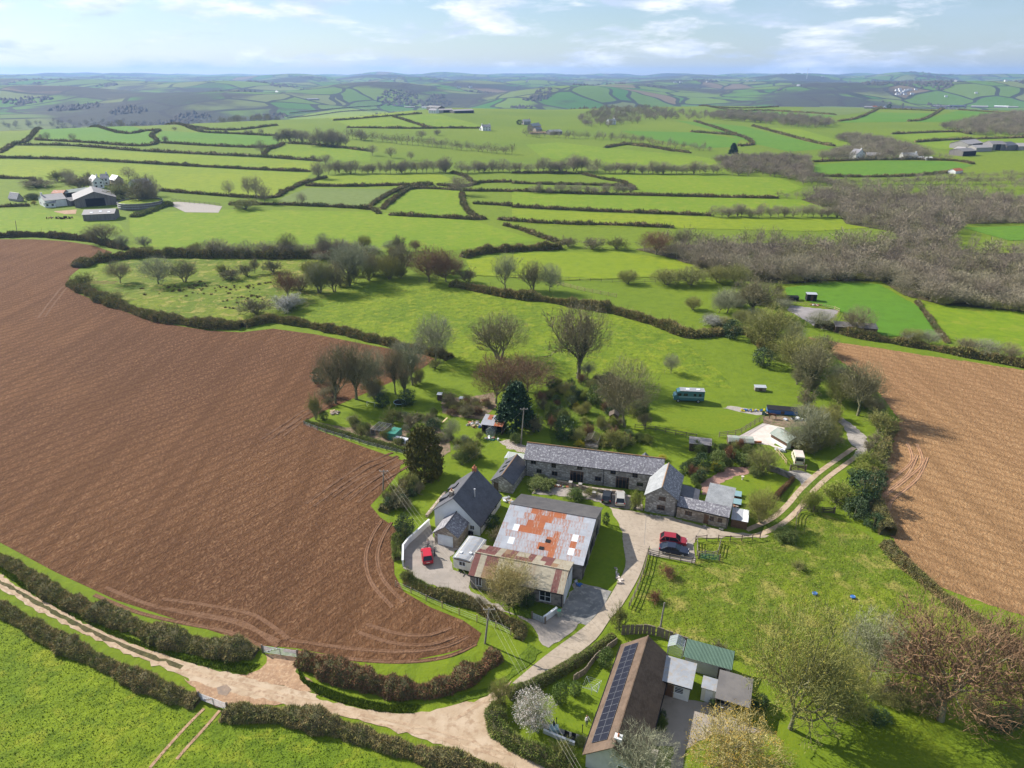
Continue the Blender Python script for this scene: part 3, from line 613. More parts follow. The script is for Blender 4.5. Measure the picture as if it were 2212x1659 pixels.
def place(key, name, label, cat, base, w, h, group=None, rz=None):
    o = thing(name, label, cat, base, R0.uniform(0, 6.28) if rz is None else rz, group); o.scale = (w, w, h)
    for part, me in PROTO[key]: link(part, me, o)
    return o
R0 = random.Random(77)
def tree(key, z, bx, by, tx, ty, wpx, label, name='bare_tree', cat='tree', group=None):
    """tree whose foot and top are seen at picture points; wpx is the crown width in the same picture"""
    b = pix(z, bx, by); h = max(1.0, height_at(b, z, tx, ty)); w = px2m(z, wpx, b)
    return place(key, name, label, cat, b, w, h, group)
def stuff_trees(name, label, cat, pts, hs, ws, mats, seed, group=None):
    """many small trees as one mesh"""
    rs = np.random.RandomState(seed); VV = []; FF = []; o = 0; MI = []; mats = [M['twig_wood'], M['twig_wood_b'], M['twig_wood_c']]
    for (x, y), h, w in zip(pts, hs, ws):
        V, Fa = WOODP[rs.randint(3)]; a = rs.uniform(0, 6.28); c, s = math.cos(a), math.sin(a); v = V * (w, w, h)
        VV.append(np.stack([v[:, 0] * c - v[:, 1] * s + x, v[:, 0] * s + v[:, 1] * c + y, v[:, 2] + Hs(x, y) - .1], -1)); FF.append(Fa + o); o += len(V); MI.append(np.full(len(Fa), rs.choice(3, p=[.5, .3, .2])))
    return link(name, npmesh(name, np.concatenate(VV), np.concatenate(FF), mats, np.concatenate(MI)), None, None, label, cat, group, 'stuff')

def hedge(pts, w, h, mat_key, label, name='hedge', dens=60, leafs=.16, step=.8, group=None, seed=1, cat='hedge', core='hedge_core', rough=.36, closed_top=True):
    """a hedge along pts: uneven dark core with a shell of twigs and leaves"""
    P = resample(smoothline(pts, 5), step); rs = np.random.RandomState(seed); n = len(P); K = 8
    prof = [(-.5, -.05), (-.52, .35), (-.46, .75), (-.2, .96), (.2, .96), (.46, .75), (.52, .35), (.5, -.05)]
    V = np.zeros((n, K, 3)); D = np.array([side(P, i) for i in range(n)]); B = np.array([p[:] for p in P]); B[:, 2] = H(B[:, 0], B[:, 1])
    env = 1 + rough * np.interp(np.arange(n), np.arange(0, n + 6, max(1, int(3 / step))), rs.uniform(-1, 1, len(np.arange(0, n + 6, max(1, int(3 / step))))))
    env = env * (1 + .06 * rs.normal(0, 1, n)) * (1 + .22 * np.sin(np.arange(n) * step / rs.uniform(5, 9) + seed) * np.sin(np.arange(n) * step / 3.1 + 2 * seed)); B[:, :2] += D[:, :2] * (.22 * np.sin(np.arange(n) * step / 4.3 + seed) * min(w / 3, 1))[:, None]; taper = np.minimum(1, .75 + .25 * np.minimum(np.arange(n), np.arange(n)[::-1]))
    for k, (a, b) in enumerate(prof):
        j = 1 + rs.uniform(-rough, rough, n) * .6
        V[:, k] = B + D * (a * w * .74 * env * j)[:, None]; V[:, k, 2] = B[:, 2] + np.maximum(b * h * .76 * env * j * taper, -.05)
    Fa = []
    for i in range(n - 1):
        for k in range(K - 1): a = i * K + k; Fa += [(a, a + K, a + K + 1), (a, a + K + 1, a + 1)]
    for i0 in (0, (n - 1) * K): Fa += [(i0, i0 + k, i0 + k + 1) for k in range(1, K - 1)]
    nc = len(Fa); VV = V.reshape(-1, 3); m = int(dens * 1.7 * step * n)
    if m:
        i = rs.randint(0, n - 1, m) if n > 1 else np.zeros(m, int); t = rs.uniform(0, 1, m); kk = rs.randint(0, K - 1, m); u = rs.uniform(0, 1, m)
        A = V[i, kk] * (1 - u)[:, None] + V[i, kk + 1] * u[:, None]; C = V[i + 1, kk] * (1 - u)[:, None] + V[i + 1, kk + 1] * u[:, None] if n > 1 else A
        p = A * (1 - t)[:, None] + C * t[:, None]; ctr = B[i] * (1 - t)[:, None] + B[np.minimum(i + 1, n - 1)] * t[:, None]; ctr[:, 2] += h * .35
        out = p - ctr; out /= np.linalg.norm(out, axis=1)[:, None] + 1e-6; out += rs.normal(0, .55, (m, 3)); out /= np.linalg.norm(out, axis=1)[:, None]
        sd = np.cross(out, rs.normal(0, 1, (m, 3))); sd /= np.linalg.norm(sd, axis=1)[:, None] + 1e-6
        L = leafs * rs.uniform(.8, 2.8, m)[:, None]; Wd = L * .15; tall = rs.uniform(0, 1, m) < .02; L[tall] *= min(2.2, .7 / leafs); Wd[tall] *= .5; out[tall] = out[tall] * .7 + np.array([0, 0, .8]); q = p - out * leafs * .3
        tri = np.stack([q - sd * Wd, q + sd * Wd, q + out * L * 1.15], 1).reshape(-1, 3)
        tri[:, 2] = np.maximum(tri[:, 2], np.repeat(ctr[:, 2] - h * .35, 3))
        Fa = np.concatenate([np.array(Fa), len(VV) + np.arange(3 * m).reshape(-1, 3)]); VV = np.concatenate([VV, tri])
    o0 = Vector(B[n // 2]); VV = VV - np.array(o0)
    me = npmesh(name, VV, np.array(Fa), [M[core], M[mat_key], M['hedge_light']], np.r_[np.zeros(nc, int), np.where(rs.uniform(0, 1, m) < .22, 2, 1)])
    return link(name, me, None, o0, label, cat, group)

def tufts(name, label, poly, n, h, mats, seed, w=.05, spread=.5, lean=.35, avoid=()):
    """short blades standing on the ground"""
    q = rnd_in(poly, n, seed); rs = np.random.RandomState(seed + 1)
    for av in avoid: q = q[~inpoly(q[:, 0], q[:, 1], av)]
    n = len(q); z = H(q[:, 0], q[:, 1]); a = rs.uniform(0, 6.28, n); hh = h * rs.uniform(.4, 1.4, n)
    s = np.stack([np.cos(a), np.sin(a), np.zeros(n)], -1) * (w * rs.uniform(.6, 1.6, n))[:, None]; b = np.stack([q[:, 0], q[:, 1], z], -1)
    top = b + np.stack([rs.normal(0, lean, n) * hh, rs.normal(0, lean, n) * hh, hh], -1)
    V = np.stack([b - s, b + s, top], 1).reshape(-1, 3); me = npmesh(name, V, np.arange(3 * n).reshape(-1, 3), mats, rs.randint(0, len(mats), n))
    return link(name, me, None, None, label, 'grass', None, 'stuff')

# ------------------------------------------------------------------ fields
PL = path('U', [(-420, 470), (0, 517), (70, 517), (140, 521), (200, 530), (243, 545), (205, 558), (178, 575), (152, 596), (143, 614), (168, 634), (235, 660), (310, 688), (380, 703), (450, 714), (520, 718), (590, 710), (680, 722), (780, 742), (870, 758), (950, 772), (905, 800), (800, 845), (700, 888), (664, 908), (690, 930), (790, 967), (868, 994), (862, 1020), (832, 1058), (800, 1092), (822, 1118), (862, 1145), (850, 1190), (852, 1240), (872, 1278), (930, 1312), (1000, 1340), (1040, 1368), (1030, 1392), (960, 1412), (880, 1428), (760, 1424), (660, 1404), (640, 1400), (575, 1395), (480, 1370), (380, 1338), (250, 1296), (120, 1236), (0, 1172), (-500, 900)])
PLOUGH_L = PL
sheet('ploughed_field', PL, .02, M['soil_red'], 6)
PR = path('U', [(1745, 728), (1800, 738), (1900, 752), (2000, 768), (2100, 782), (2212, 800), (2700, 870), (2700, 1500), (2230, 1340), (2120, 1300), (2050, 1275), (2000, 1254), (1962, 1215), (1932, 1170), (1902, 1120), (1894, 1080), (1904, 1030), (1925, 970), (1942, 905), (1900, 850), (1830, 790)])
sheet('ploughed_field', PR, .02, M['soil_tan'], 6)
BLF = path('M', [(-600, 300), (0, 400), (250, 530), (500, 650), (800, 810), (1000, 890), (1180, 960), (1350, 1010), (1500, 1040), (1800, 1070), (2212, 1190), (2700, 1400), (2700, 1900), (-600, 1900)])
sheet('field', BLF, .02, M['grass_rich'], 5)
PAD = path('B', [(850, 785), (980, 840), (1100, 842), (1110, 720), (1500, 690), (1640, 560), (1780, 560), (1900, 600), (2040, 680), (2212, 830), (2500, 1080), (2500, 1600), (1600, 1470), (1240, 1320), (900, 1200), (740, 1180), (760, 1040), (810, 900)])
sheet('paddock', PAD, .02, M['grass_rough'], 5)
sheet('field', path('K', [(560, 300), (900, 340), (1200, 380), (1500, 420), (1900, 510), (2180, 650), (2350, 800), (2400, 880), (2200, 870), (2080, 800), (1700, 790), (1500, 850), (1200, 850), (900, 800), (820, 730), (600, 630), (300, 560), (130, 500), (60, 450), (150, 400), (300, 330)]), .02, M['grass_rich'], 6)
sheet('meadow', path('J', [(450, 610), (560, 510), (850, 430), (1400, 440), (2050, 430), (2100, 600), (1800, 760), (1450, 830), (1100, 800), (800, 720), (560, 640)]), .034, M['grass_rough'], 6)
FIELDS = [  # outline in picture points, grass
 ('H', [(560, 920), (1000, 905), (1600, 915), (2050, 955), (2330, 1040), (1600, 1120), (900, 1100), (620, 1060), (560, 1000)], 'grass_pasture'),
 ('H', [(0, 905), (160, 900), (330, 935), (520, 970), (540, 1000), (300, 1030), (0, 1020), (-300, 1000), (-300, 905)], 'grass_pasture'),
 ('H', [(-300, 690), (0, 688), (600, 710), (1150, 740), (1350, 748), (1300, 790), (1180, 850), (900, 840), (690, 820), (0, 770), (-300, 770)], 'grass_yellow'),
 ('H', [(-300, 640), (120, 632), (600, 658), (1150, 685), (1380, 700), (1340, 740), (900, 718), (300, 688), (-300, 683)], 'grass_yellow'),
 ('H', [(160, 600), (260, 555), (640, 567), (660, 590), (670, 612), (640, 626), (350, 612)], 'grass_deep'),
 ('H', [(700, 565), (1000, 580), (1190, 590), (1210, 625), (1100, 635), (720, 615), (670, 600)], 'grass_deep'),
 ('H', [(1240, 628), (1600, 645), (1600, 700), (1390, 692), (1170, 668)], 'grass_pasture'),
 ('H', [(1330, 800), (1420, 760), (1900, 750), (1960, 780), (1870, 795)], 'grass_yellow'),
 ('H', [(1230, 850), (1330, 812), (1700, 818), (1600, 890), (1300, 885), (1200, 870)], 'grass_pale'),
 ('H', [(1660, 900), (1780, 818), (1985, 825), (2000, 880), (2040, 935), (1850, 935)], 'grass_pasture'),
 ('H', [(1250, 515), (1400, 480), (1640, 456), (1810, 488), (1440, 520)], 'grass_yellow'),
 ('H', [(1450, 523), (1700, 508), (1860, 553), (1520, 550)], 'grass_pasture'), ('H', [(1720, 505), (1880, 492), (2110, 550), (1870, 553)], 'grass_pasture'),
 ('I', [(310, 755), (700, 757), (1150, 768), (1260, 810), (1150, 852), (600, 842), (540, 815), (460, 775)], 'grass_pasture'),
 ('I', [(0, 832), (600, 850), (1380, 865), (1410, 912), (860, 928), (300, 905), (0, 890)], 'grass_pasture'),
 ('I', [(0, 903), (300, 918), (860, 940), (1500, 948), (1700, 975), (1300, 1000), (700, 985), (200, 975), (0, 960)], 'grass_yellow'),
 ('I', [(60, 625), (200, 615), (420, 640), (780, 672), (900, 690), (920, 745), (400, 720), (130, 680)], 'grass_pasture'),
 ('I', [(470, 565), (780, 572), (990, 600), (960, 635), (820, 640), (600, 600)], 'grass_deep'),
 ('I', [(700, 520), (1000, 545), (1280, 615), (1390, 640), (1200, 655), (1040, 620), (900, 570)], 'grass_deep'),
 ('I', [(1060, 548), (1250, 560), (1480, 625), (1400, 632), (1200, 590)], 'grass_pasture'),
 ('I', [(1310, 710), (1600, 695), (1900, 698), (1990, 715), (1900, 740), (1500, 765), (1300, 745)], 'grass_deep'),
 ('I', [(1640, 585), (1900, 573), (1970, 582), (1740, 612)], 'grass_pasture'), ('I', [(1740, 620), (1900, 608), (2300, 600), (2300, 640), (1850, 645)], 'grass_pasture'),
 ('I', [(880, 470), (1100, 480), (1400, 500), (1300, 520), (1000, 500)], 'grass_deep'), ('I', [(1410, 530), (1560, 485), (1830, 490), (1700, 527)], 'grass_deep'), ('I', [(1740, 527), (1930, 478), (2200, 490), (2000, 530)], 'grass_deep'),
 ('I', [(1230, 490), (1330, 460), (1540, 465), (1550, 482), (1400, 500)], 'grass_pale'),
 ('L', [(920, 560), (1180, 530), (1430, 540), (1550, 610), (1640, 660), (1750, 830), (1450, 820), (1250, 700), (1130, 660), (930, 600)], 'grass_deep'),
 ('L', [(1650, 645), (2300, 700), (2500, 720), (2500, 960), (1950, 870), (1780, 830)], 'grass_pasture'),
 ('L', [(1880, 235), (2400, 220), (2500, 300), (2130, 305)], 'grass_deep'),
 ('K', [(970, 190), (1300, 150), (1800, 145), (2100, 190), (2280, 240), (2000, 280), (1500, 300), (1000, 270)], 'grass_yellow'),
]
for k, (z, pts, g) in enumerate(FIELDS): sheet('field', path(z, pts), .05 + .004 * k, M[g], 14)

# ------------------------------------------------------------------ lanes, drive, yards
LANE_UP = path('M', [(-200, 10), (0, 128), (150, 232), (350, 345), (600, 470), (850, 568), (1100, 650), (1400, 722), (1600, 772), (1900, 850)]) + path('O', [(420, 745), (600, 795), (800, 835), (1000, 842), (1105, 832), (1280, 782), (1450, 738)])
LANE_DN = path('M', [(-200, 115), (0, 215), (200, 330), (450, 460), (700, 570), (900, 652), (1100, 740), (1230, 830), (1350, 905), (1500, 905), (1700, 905), (2000, 962)]) + path('O', [(500, 830), (700, 878), (1000, 975), (1300, 1075), (1520, 1170), (1700, 1260)])
LANE_RT = path('O', [(2100, 1290), (1850, 1180), (1700, 1120), (1550, 1040), (1500, 960), (1500, 870), (1480, 790), (1560, 725), (1600, 640)])
sheet('lane', LANE_UP + [LANE_RT[-1]] + list(reversed(LANE_RT[:-1])) + list(reversed(LANE_DN)), .045, M['dirt_lane'], 5)
sheet('muddy_gateway', path('M', [(1590, 605), (1780, 630), (1800, 720), (1900, 800), (2050, 885), (1800, 830), (1600, 775), (1430, 735), (1560, 700), (1600, 660)]), .055, M['mud'])
sheet('muddy_gateway', path('M', [(1100, 745), (1240, 800), (1450, 860), (1700, 905), (1500, 925), (1300, 930), (1200, 870)]), .05, M['mud'])
sheet('muddy_patch', path('M', [(1300, 810), (1360, 790), (1390, 820), (1360, 860), (1310, 850)]), .062, M['puddle_mud'])
def strip(name, pts, w, z, mat, step=0):
    P = smoothline(pts, 5); return sheet(name, ribbon_outline(P, w), z, mat)
for P_ in ([(1100, 700), (1400, 775), (1700, 850), (2000, 920), (2212, 965)], [(1130, 720), (1420, 800), (1720, 880), (2000, 945), (2212, 985)], [(0, 150), (400, 372), (800, 555), (1100, 660)], [(0, 195), (400, 425), (800, 605), (1100, 715)]): strip('wheel_track', path('M', P_), .4, .056, M['lane_rut'])
for P_ in ([(50, 690), (400, 770), (800, 870), (1200, 960), (1600, 1090)], [(50, 720), (400, 800), (800, 905), (1200, 1000), (1550, 1110)], [(1250, 880), (1380, 800), (1540, 700)]): strip('wheel_track', path('O', P_), .45, .058, M['lane_rut'])
strip('grass_strip', path('M', [(-100, 105), (0, 168), (200, 285), (400, 400), (600, 500), (800, 585), (1000, 655), (1090, 690)]), .75, .053, M['bracken'])
strip('wheel_track', path('M', [(1225, 935), (1130, 1030), (1020, 1150), (900, 1290)]), .38, .05, M['mud'])
strip('wheel_track', path('M', [(1320, 945), (1230, 1050), (1120, 1170), (1060, 1240)]), .38, .05, M['mud'])
# concrete drive in slabs
DL = [(110, 1480), (290, 1330), (500, 1175), (592, 1080), (662, 970), (722, 850), (716, 760), (706, 690)]
DR = [(270, 1500), (430, 1350), (565, 1240), (642, 1130), (705, 1060), (795, 905), (832, 800), (850, 740)]
dl = smoothline(path('B', DL), 3); dr = smoothline(path('B', DR), 3)
drive = sheet('driveway', [*dl, *reversed(dr)], .05, M['concrete_old'])
for i in range(len(dl) - 1):
    a, b, c, d = dl[i], dl[i + 1], dr[i + 1], dr[i]; e = (b - a).normalized() * .02; f = (c - d).normalized() * .02
    mb = MB(); mb.quadslab(*[Vector((p.x, p.y, .068)) for p in (a + e, d + f, c - f, b - e)], .012); mb.build('slab', M['concrete_drive'], drive)
YARD = path('B', [(634, 525), (830, 562), (1000, 592), (1270, 660), (1390, 672), (1500, 680), (1480, 692), (1110, 692), (1095, 722), (870, 760), (850, 745), (716, 765), (706, 690), (690, 620)])
yard = sheet('courtyard', YARD, .045, M['concrete_drive'])
strip('slab_joint', path('V', [(480, 780), (455, 1100), (450, 1280)]), .06, .052, M['concrete_old']); strip('slab_joint', path('V', [(1310, 970), (1230, 1100), (1130, 1190)]), .06, .052, M['concrete_old'])
sheet('parking_pad', path('V', [(500, 1300), (1180, 1190), (1215, 1460), (1200, 1510), (1040, 1480), (520, 1385)]), .056, M['concrete_yard'])
sheet('farmyard', path('A', [(235, 935), (340, 1022), (600, 1100), (760, 1170), (1000, 1250), (1110, 1330), (1150, 1420), (1215, 1470), (1320, 1400), (1600, 1180), (1640, 1090), (1450, 1030), (1400, 1000), (1310, 1200), (1180, 1297), (960, 1232), (690, 1090), (690, 980), (570, 945), (550, 880), (580, 815), (640, 790), (450, 760), (420, 640), (330, 680), (240, 780)]), .04, M['concrete_yard'])
sheet('concrete_apron', path('A', [(1310, 1195), (1410, 1035), (1640, 1090), (1580, 1200), (1470, 1320), (1300, 1260)]), .048, M['concrete_old'])
sheet('front_courtyard', path('A', [(1100, 390), (1280, 375), (1540, 420), (1760, 440), (1850, 470), (1850, 545), (1640, 520), (1500, 470), (1100, 430)]), .05, M['concrete_yard'])
def track(pts, w0=.85, gap=.85):
    P = smoothline(pts, 6); g = []
    for s_ in (-1, 1): sheet('track', ribbon_outline([p + side(P, i) * s_ * gap for i, p in enumerate(P)], w0), .055, M['dirt_lane'])
    sheet('grass_strip', ribbon_outline(P, .9), .05, M['grass_verge'])
track(path('B', [(1400, 668), (1530, 610), (1620, 535), (1700, 440), (1790, 355), (1900, 275), (1985, 215)]), 1.0, 1.0)
sheet('gravel_track', path('G', [(1520, 735), (1560, 690), (1490, 620), (1480, 560), (1440, 500), (1390, 455), (1440, 440), (1520, 500), (1620, 580), (1650, 660), (1620, 730), (1590, 760)]), .058, M['gravel_grey'])
sheet('gravel_track', path('T', [(1430, 1190), (1290, 1100), (1600, 1110), (1800, 1190), (1900, 1200), (1800, 1290), (1650, 1380), (1560, 1270)]), .046, M['gravel_grey'])
sheet('red_gravel_drive', path('T', [(60, 1300), (250, 1180), (430, 1050), (820, 1040), (780, 1150), (600, 1200), (360, 1290), (320, 1340), (470, 1420), (520, 1500), (80, 1460)]), .04, M['gravel_red'])
sheet('lawn', path('T', [(330, 1320), (620, 1180), (800, 1160), (1330, 1210), (1440, 1230), (1150, 1500), (1000, 1660), (760, 1640), (640, 1470), (470, 1420)]), .045, M['grass_lawn'])
sheet('lawn', path('B', [(590, 585), (690, 625), (715, 700), (716, 850), (655, 975), (465, 935), (480, 800)]), .045, M['grass_lawn'])
sheet('lawn', path('A', [(370, 330), (560, 230), (960, 80), (980, 200), (880, 300), (760, 420), (640, 470), (500, 470), (420, 570), (250, 545), (260, 450)]), .03, M['grass_lawn'])
sheet('lawn', path('C', [(380, 930), (520, 740), (720, 600), (900, 440), (1010, 240), (1060, 260), (1010, 420), (830, 800), (740, 1020)]), .045, M['grass_lawn'])
sheet('lawn', path('N', [(680, 1040), (860, 930), (1300, 900), (1600, 990), (2000, 1080), (2500, 1200), (2500, 1800), (700, 1800), (720, 1270)]), .04, M['grass_lawn'])
sheet('lawn', path('T', [(-1400, 300), (0, 120), (400, 180), (980, 270), (640, 500), (300, 560), (-400, 560), (-1200, 560)]), .03, M['grass_lawn'])
sheet('bungalow_drive', path('C', [(1270, 700), (1520, 740), (1740, 760), (1930, 900), (1990, 930), (2140, 980), (2040, 1000), (1700, 1010), (1500, 1120), (1450, 1400), (1380, 1400), (1400, 1100), (1270, 1100), (1180, 960)]), .045, M['concrete_yard'])
sheet('patio', path('C', [(400, 920), (480, 945), (740, 1030), (720, 1070), (560, 1010), (390, 950)]), .05, M['concrete_old'])
sheet('stable_pad', path('T', [(650, 580), (1000, 390), (1330, 460), (1160, 720), (1350, 780), (1330, 830), (1100, 720), (830, 690)]), .04, M['sand_pale'])
sheet('horse_yard', path('T', [(990, 290), (1220, 250), (1600, 330), (1720, 420), (1330, 455), (1010, 385)]), .038, M['earth'])
sheet('rubble_strip', path('T', [(390, 165), (520, 130), (960, 200), (1010, 260), (900, 270), (640, 220)]), .036, M['gravel_grey'])
sheet('riding_arena', path('Y', [(340, 420), (400, 360), (680, 400), (1050, 430), (820, 650), (700, 640)]), .04, M['arena'])
sheet('vegetable_plot', path('P', [(230, 560), (640, 640), (1000, 600), (1700, 700), (2000, 600), (2200, 800), (2212, 1000), (2050, 1100), (1900, 1000), (1350, 900), (900, 830), (400, 700)]), .028, M['earth'])
sheet('garden_ground', path('Q', [(0, 420), (600, 380), (1000, 300), (1050, 560), (760, 820), (500, 800), (200, 760), (0, 700)]), .026, M['earth'])
sheet('rubble_bed', path('Q', [(1090, 1250), (1300, 1210), (1500, 1290), (1640, 1340), (1600, 1470), (1300, 1400)]), .034, M['rubble'])
sheet('garden_ground', path('R', [(-300, 200), (500, -50), (1100, 0), (1900, 600), (1500, 780), (1300, 1300), (-100, 1150)]), .024, M['grass_verge'])
sheet('verge', path('O', [(310, 560), (360, 640), (620, 740), (850, 790), (1050, 790), (1000, 838), (800, 830), (560, 775), (420, 720), (330, 640)]), .065, M['grass_verge'])
sheet('verge', path('M', [(-100, 40), (100, 130), (400, 340), (700, 480), (1000, 590), (1300, 650), (1560, 670), (1480, 735), (1250, 690), (1000, 615), (700, 510), (420, 375), (150, 222), (0, 115), (-100, 60)]), .06, M['grass_verge'])
sheet('verge', path('O', [(1180, 745), (1450, 690), (1560, 620), (1690, 420), (1780, 470), (1590, 630), (1440, 735), (1290, 775)]), .062, M['grass_verge'])
sheet('verge', path('A', [(690, 1065), (960, 1232), (1180, 1297), (1290, 1200), (1000, 1130)]), .05, M['grass_verge'])
sheet('stock_yard', path('E', [(1600, 500), (1800, 400), (2212, 430), (2400, 460), (2360, 530), (2000, 525), (1850, 450), (1760, 440), (1640, 520)]), .13, M['gravel_grey'])
sheet('farm_yard', path('E', [(560, 400), (650, 350), (760, 450), (830, 480), (820, 540), (560, 550), (620, 470)]), .12, M['mud'])
# tyre ruts across the plough: raised edges and pressed bottoms
def ruts(z, pts, w=.36, gap=.9):
    P = resample(smoothline(path(z, pts), 6), 1.0)
    for s_ in (-1, 1):
        R = random.Random(len(P)); mb = MB(); Q = [p + side(P, i) * s_ * gap for i, p in enumerate(P)]
        vs = []; fs = []
        for i, p in enumerate(Q):
            n = side(Q, i)
            for o, hh in ((-.9, .0), (-.55, .12), (-.3, .03), (.3, .03), (.55, .12), (.9, .0)): vs.append(p + n * o * w + Vector((0, 0, .022 + hh * R.uniform(.5, 1.3))))
        for i in range(len(Q) - 1): fs += [(i * 6 + k, i * 6 + k + 6, i * 6 + k + 7, i * 6 + k + 1) for k in range(5)]
        mb.add(vs, fs); o = mb.build('tyre_rut', M['soil_track_tan' if z == 'G' else 'soil_track'], None, True); o['kind'] = 'structure'
for z, pts in (('P', [(1380, 1040), (1000, 1190), (760, 1330), (400, 1580), (100, 1800)]), ('P', [(1480, 1100), (1100, 1320), (800, 1480), (500, 1700)]), ('P', [(1560, 1180), (1300, 1330), (1000, 1530), (750, 1750)]),
               ('M', [(1650, 560), (1400, 450), (1100, 390), (850, 330), (600, 230)]), ('M', [(1700, 540), (1500, 400), (1250, 345), (950, 300)]), 
               ('O', [(250, 430), (600, 480), (950, 500), (1200, 470), (1360, 400)]), ('O', [(700, 330), (900, 390), (1100, 400), (1250, 350)]),
               ('A', [(120, 620), (60, 720), (20, 860), (60, 1020), (200, 1180)]), ('J', [(700, 590), (430, 600), (330, 690), (250, 800)]), ('D', [(330, 330), (150, 420), (0, 520), (-150, 620)]), ('D', [(300, 360), (100, 480), (-50, 590)]),
               ('G', [(1980, 640), (2020, 780), (1900, 900), (1720, 1040)]), ('G', [(2060, 740), (1980, 900), (1790, 1060), (1750, 1150)])): ruts(z, pts)

# ------------------------------------------------------------------ near hedges
hedge(path('M', [(-260, -60), (50, 75), (300, 235), (600, 375), (900, 492), (1200, 565), (1540, 608)]), 3.0, 1.5, 'hedge_mixed', 'long mixed hedge between the dirt lane and the red ploughed field', dens=330, seed=1)
hedge(path('M', [(-240, 260), (0, 355), (250, 485), (500, 605), (800, 765), (1000, 850), (1190, 905)]), 2.6, 1.4, 'hedge_mixed', 'brown hedge below the dirt lane ending at the field gateway on the left', dens=330, seed=2)
hedge(path('M', [(1350, 965), (1500, 985), (1800, 1010), (2212, 1110)]) + path('O', [(800, 1010), (1100, 1105), (1400, 1200), (1700, 1300)]), 2.8, 1.5, 'hedge_mixed', 'thick hedge along the bottom edge of the lane toward the junction', dens=330, seed=3)
hedge(path('O', [(322, 525), (450, 582), (650, 642), (850, 692), (1050, 715), (1250, 672), (1400, 592), (1520, 500)]), 2.8, 1.8, 'hedge_brown', 'dark brown beech hedge curving round the corner of the ploughed field', dens=420, seed=4)
hedge(path('O', [(1640, 400), (1660, 350), (1580, 300), (1480, 255), (1380, 205), (1250, 165), (1100, 120), (960, 50)]), 1.6, 1.2, 'hedge_mixed', 'scrubby hedge between the farmyard and the ploughed field', dens=300, seed=5)
hedge(path('C', [(130, 720), (330, 640), (480, 560), (700, 430), (850, 330), (950, 255)]), 1.5, 1.6, 'hedge_green', 'clipped green hedge between the concrete drive and the bungalow lawn', dens=420, leafs=.1, seed=6, rough=.1)
hedge(path('C', [(60, 780), (40, 900), (90, 1010), (250, 1120), (450, 1200), (620, 1270)]), 2.2, 1.4, 'hedge_green', 'ivy covered bank hedge rounding the lane corner below the magnolia', dens=420, seed=7)
hedge(path('N', [(1380, -40), (1480, 70), (1600, 175), (1730, 280), (1900, 400), (2200, 640), (2350, 800)]), 2.2, 1.8, 'hedge_mixed', 'hedge between the rough paddock and the tan ploughed field', dens=300, seed=8)
hedge(path('G', [(1840, 500), (1790, 600), (1760, 700), (1690, 820), (1660, 900), (1660, 1000), (1690, 1120), (1740, 1240), (1800, 1350)]), 2.6, 2.2, 'hedge_mixed', 'overgrown hedge beside the track below the tan ploughed field', dens=300, seed=9)
hedge(path('T', [(1450, 1225), (1350, 1340), (1240, 1450), (1180, 1540)]), .9, 1.2, 'hedge_brown', 'low clipped russet hedge at the end of the walled lawn', dens=500, leafs=.09, seed=10, rough=.06)
hedge(path('P', [(30, 560), (200, 620), (450, 700), (700, 770), (1000, 860), (1250, 930), (1560, 1010)]), 1.3, .9, 'hedge_green', 'low scrubby hedge along the vegetable garden beside the plough', dens=260, seed=11)
hedge(path('J', [(430, 600), (600, 690), (750, 745), (900, 795), (1100, 835), (1300, 855), (1450, 858)]), 4.6, 2.2, 'hedge_mixed', 'wide hedge of bare scrub between the rush meadow and the plough', dens=260, leafs=.3, seed=12)
hedge(path('J', [(1460, 855), (1600, 822), (1700, 828), (1900, 862), (2100, 900)]) + path('K', [(400, 610), (620, 655), (800, 700), (880, 725)]), 3.6, 1.9, 'hedge_mixed', 'hedge along the top of the plough below the long green field', dens=240, leafs=.3, seed=13)
hedge(path('J', [(470, 500), (560, 470), (700, 450), (850, 432), (1100, 432), (1500, 438), (1900, 438), (2060, 440)]), 7, 3.2, 'hedge_mixed', 'thick scrub hedge along the far side of the rush meadow', dens=220, leafs=.4, seed=14)
hedge(path('K', [(900, 325), (1100, 365), (1300, 395), (1500, 425), (1700, 455), (1900, 505), (2050, 550), (2180, 600)]) + path('L', [(700, 800), (830, 900)]), 5, 2.3, 'hedge_mixed', 'long curving bramble hedge above the green field', dens=240, leafs=.35, seed=15)
hedge(path('K', [(950, 175), (1100, 145), (1300, 135), (1480, 125)]), 5, 3.0, 'hedge_mixed', 'tall hedge under the pasture north of the paddock trees', dens=200, leafs=.45, seed=16)
hedge(path('J', [(-60, 318), (0, 318), (200, 312), (450, 330), (600, 352), (760, 395)]), 4, 2.4, 'hedge_far', 'dark hedge along the far end of the red plough', dens=150, leafs=.4, seed=17)
hedge(path('L', [(1090, 765), (1200, 790), (1350, 830), (1600, 872), (1850, 915), (2212, 985), (2400, 1020)]), 3.2, 2.0, 'hedge_mixed', 'hedge along the top of the tan ploughed field', dens=220, leafs=.3, seed=18)
hedge(path('L', [(1632, 635), (1700, 730), (1800, 860)]), 1.3, 1.0, 'hedge_far', 'thin grey dead hedge dividing the two right hand pastures', dens=120, leafs=.25, seed=19, core='twig_grey')
hedge(path('A', [(320, 350), (250, 420), (170, 490), (90, 560)]), 2.6, 2.0, 'hedge_mixed', 'bushy hedge between the cottage lawn and the plough', dens=300, seed=20)
hedge(path('A', [(250, 640), (215, 720), (180, 800), (190, 880)]), 1.8, 2.0, 'hedge_green', 'dark green shrub hedge behind the white yard wall', dens=380, seed=21)
hedge(path('A', [(230, 980), (300, 1040), (420, 1100)]), 1.6, 1.3, 'hedge_green', 'green hedge at the lower corner of the car yard', dens=300, seed=22)
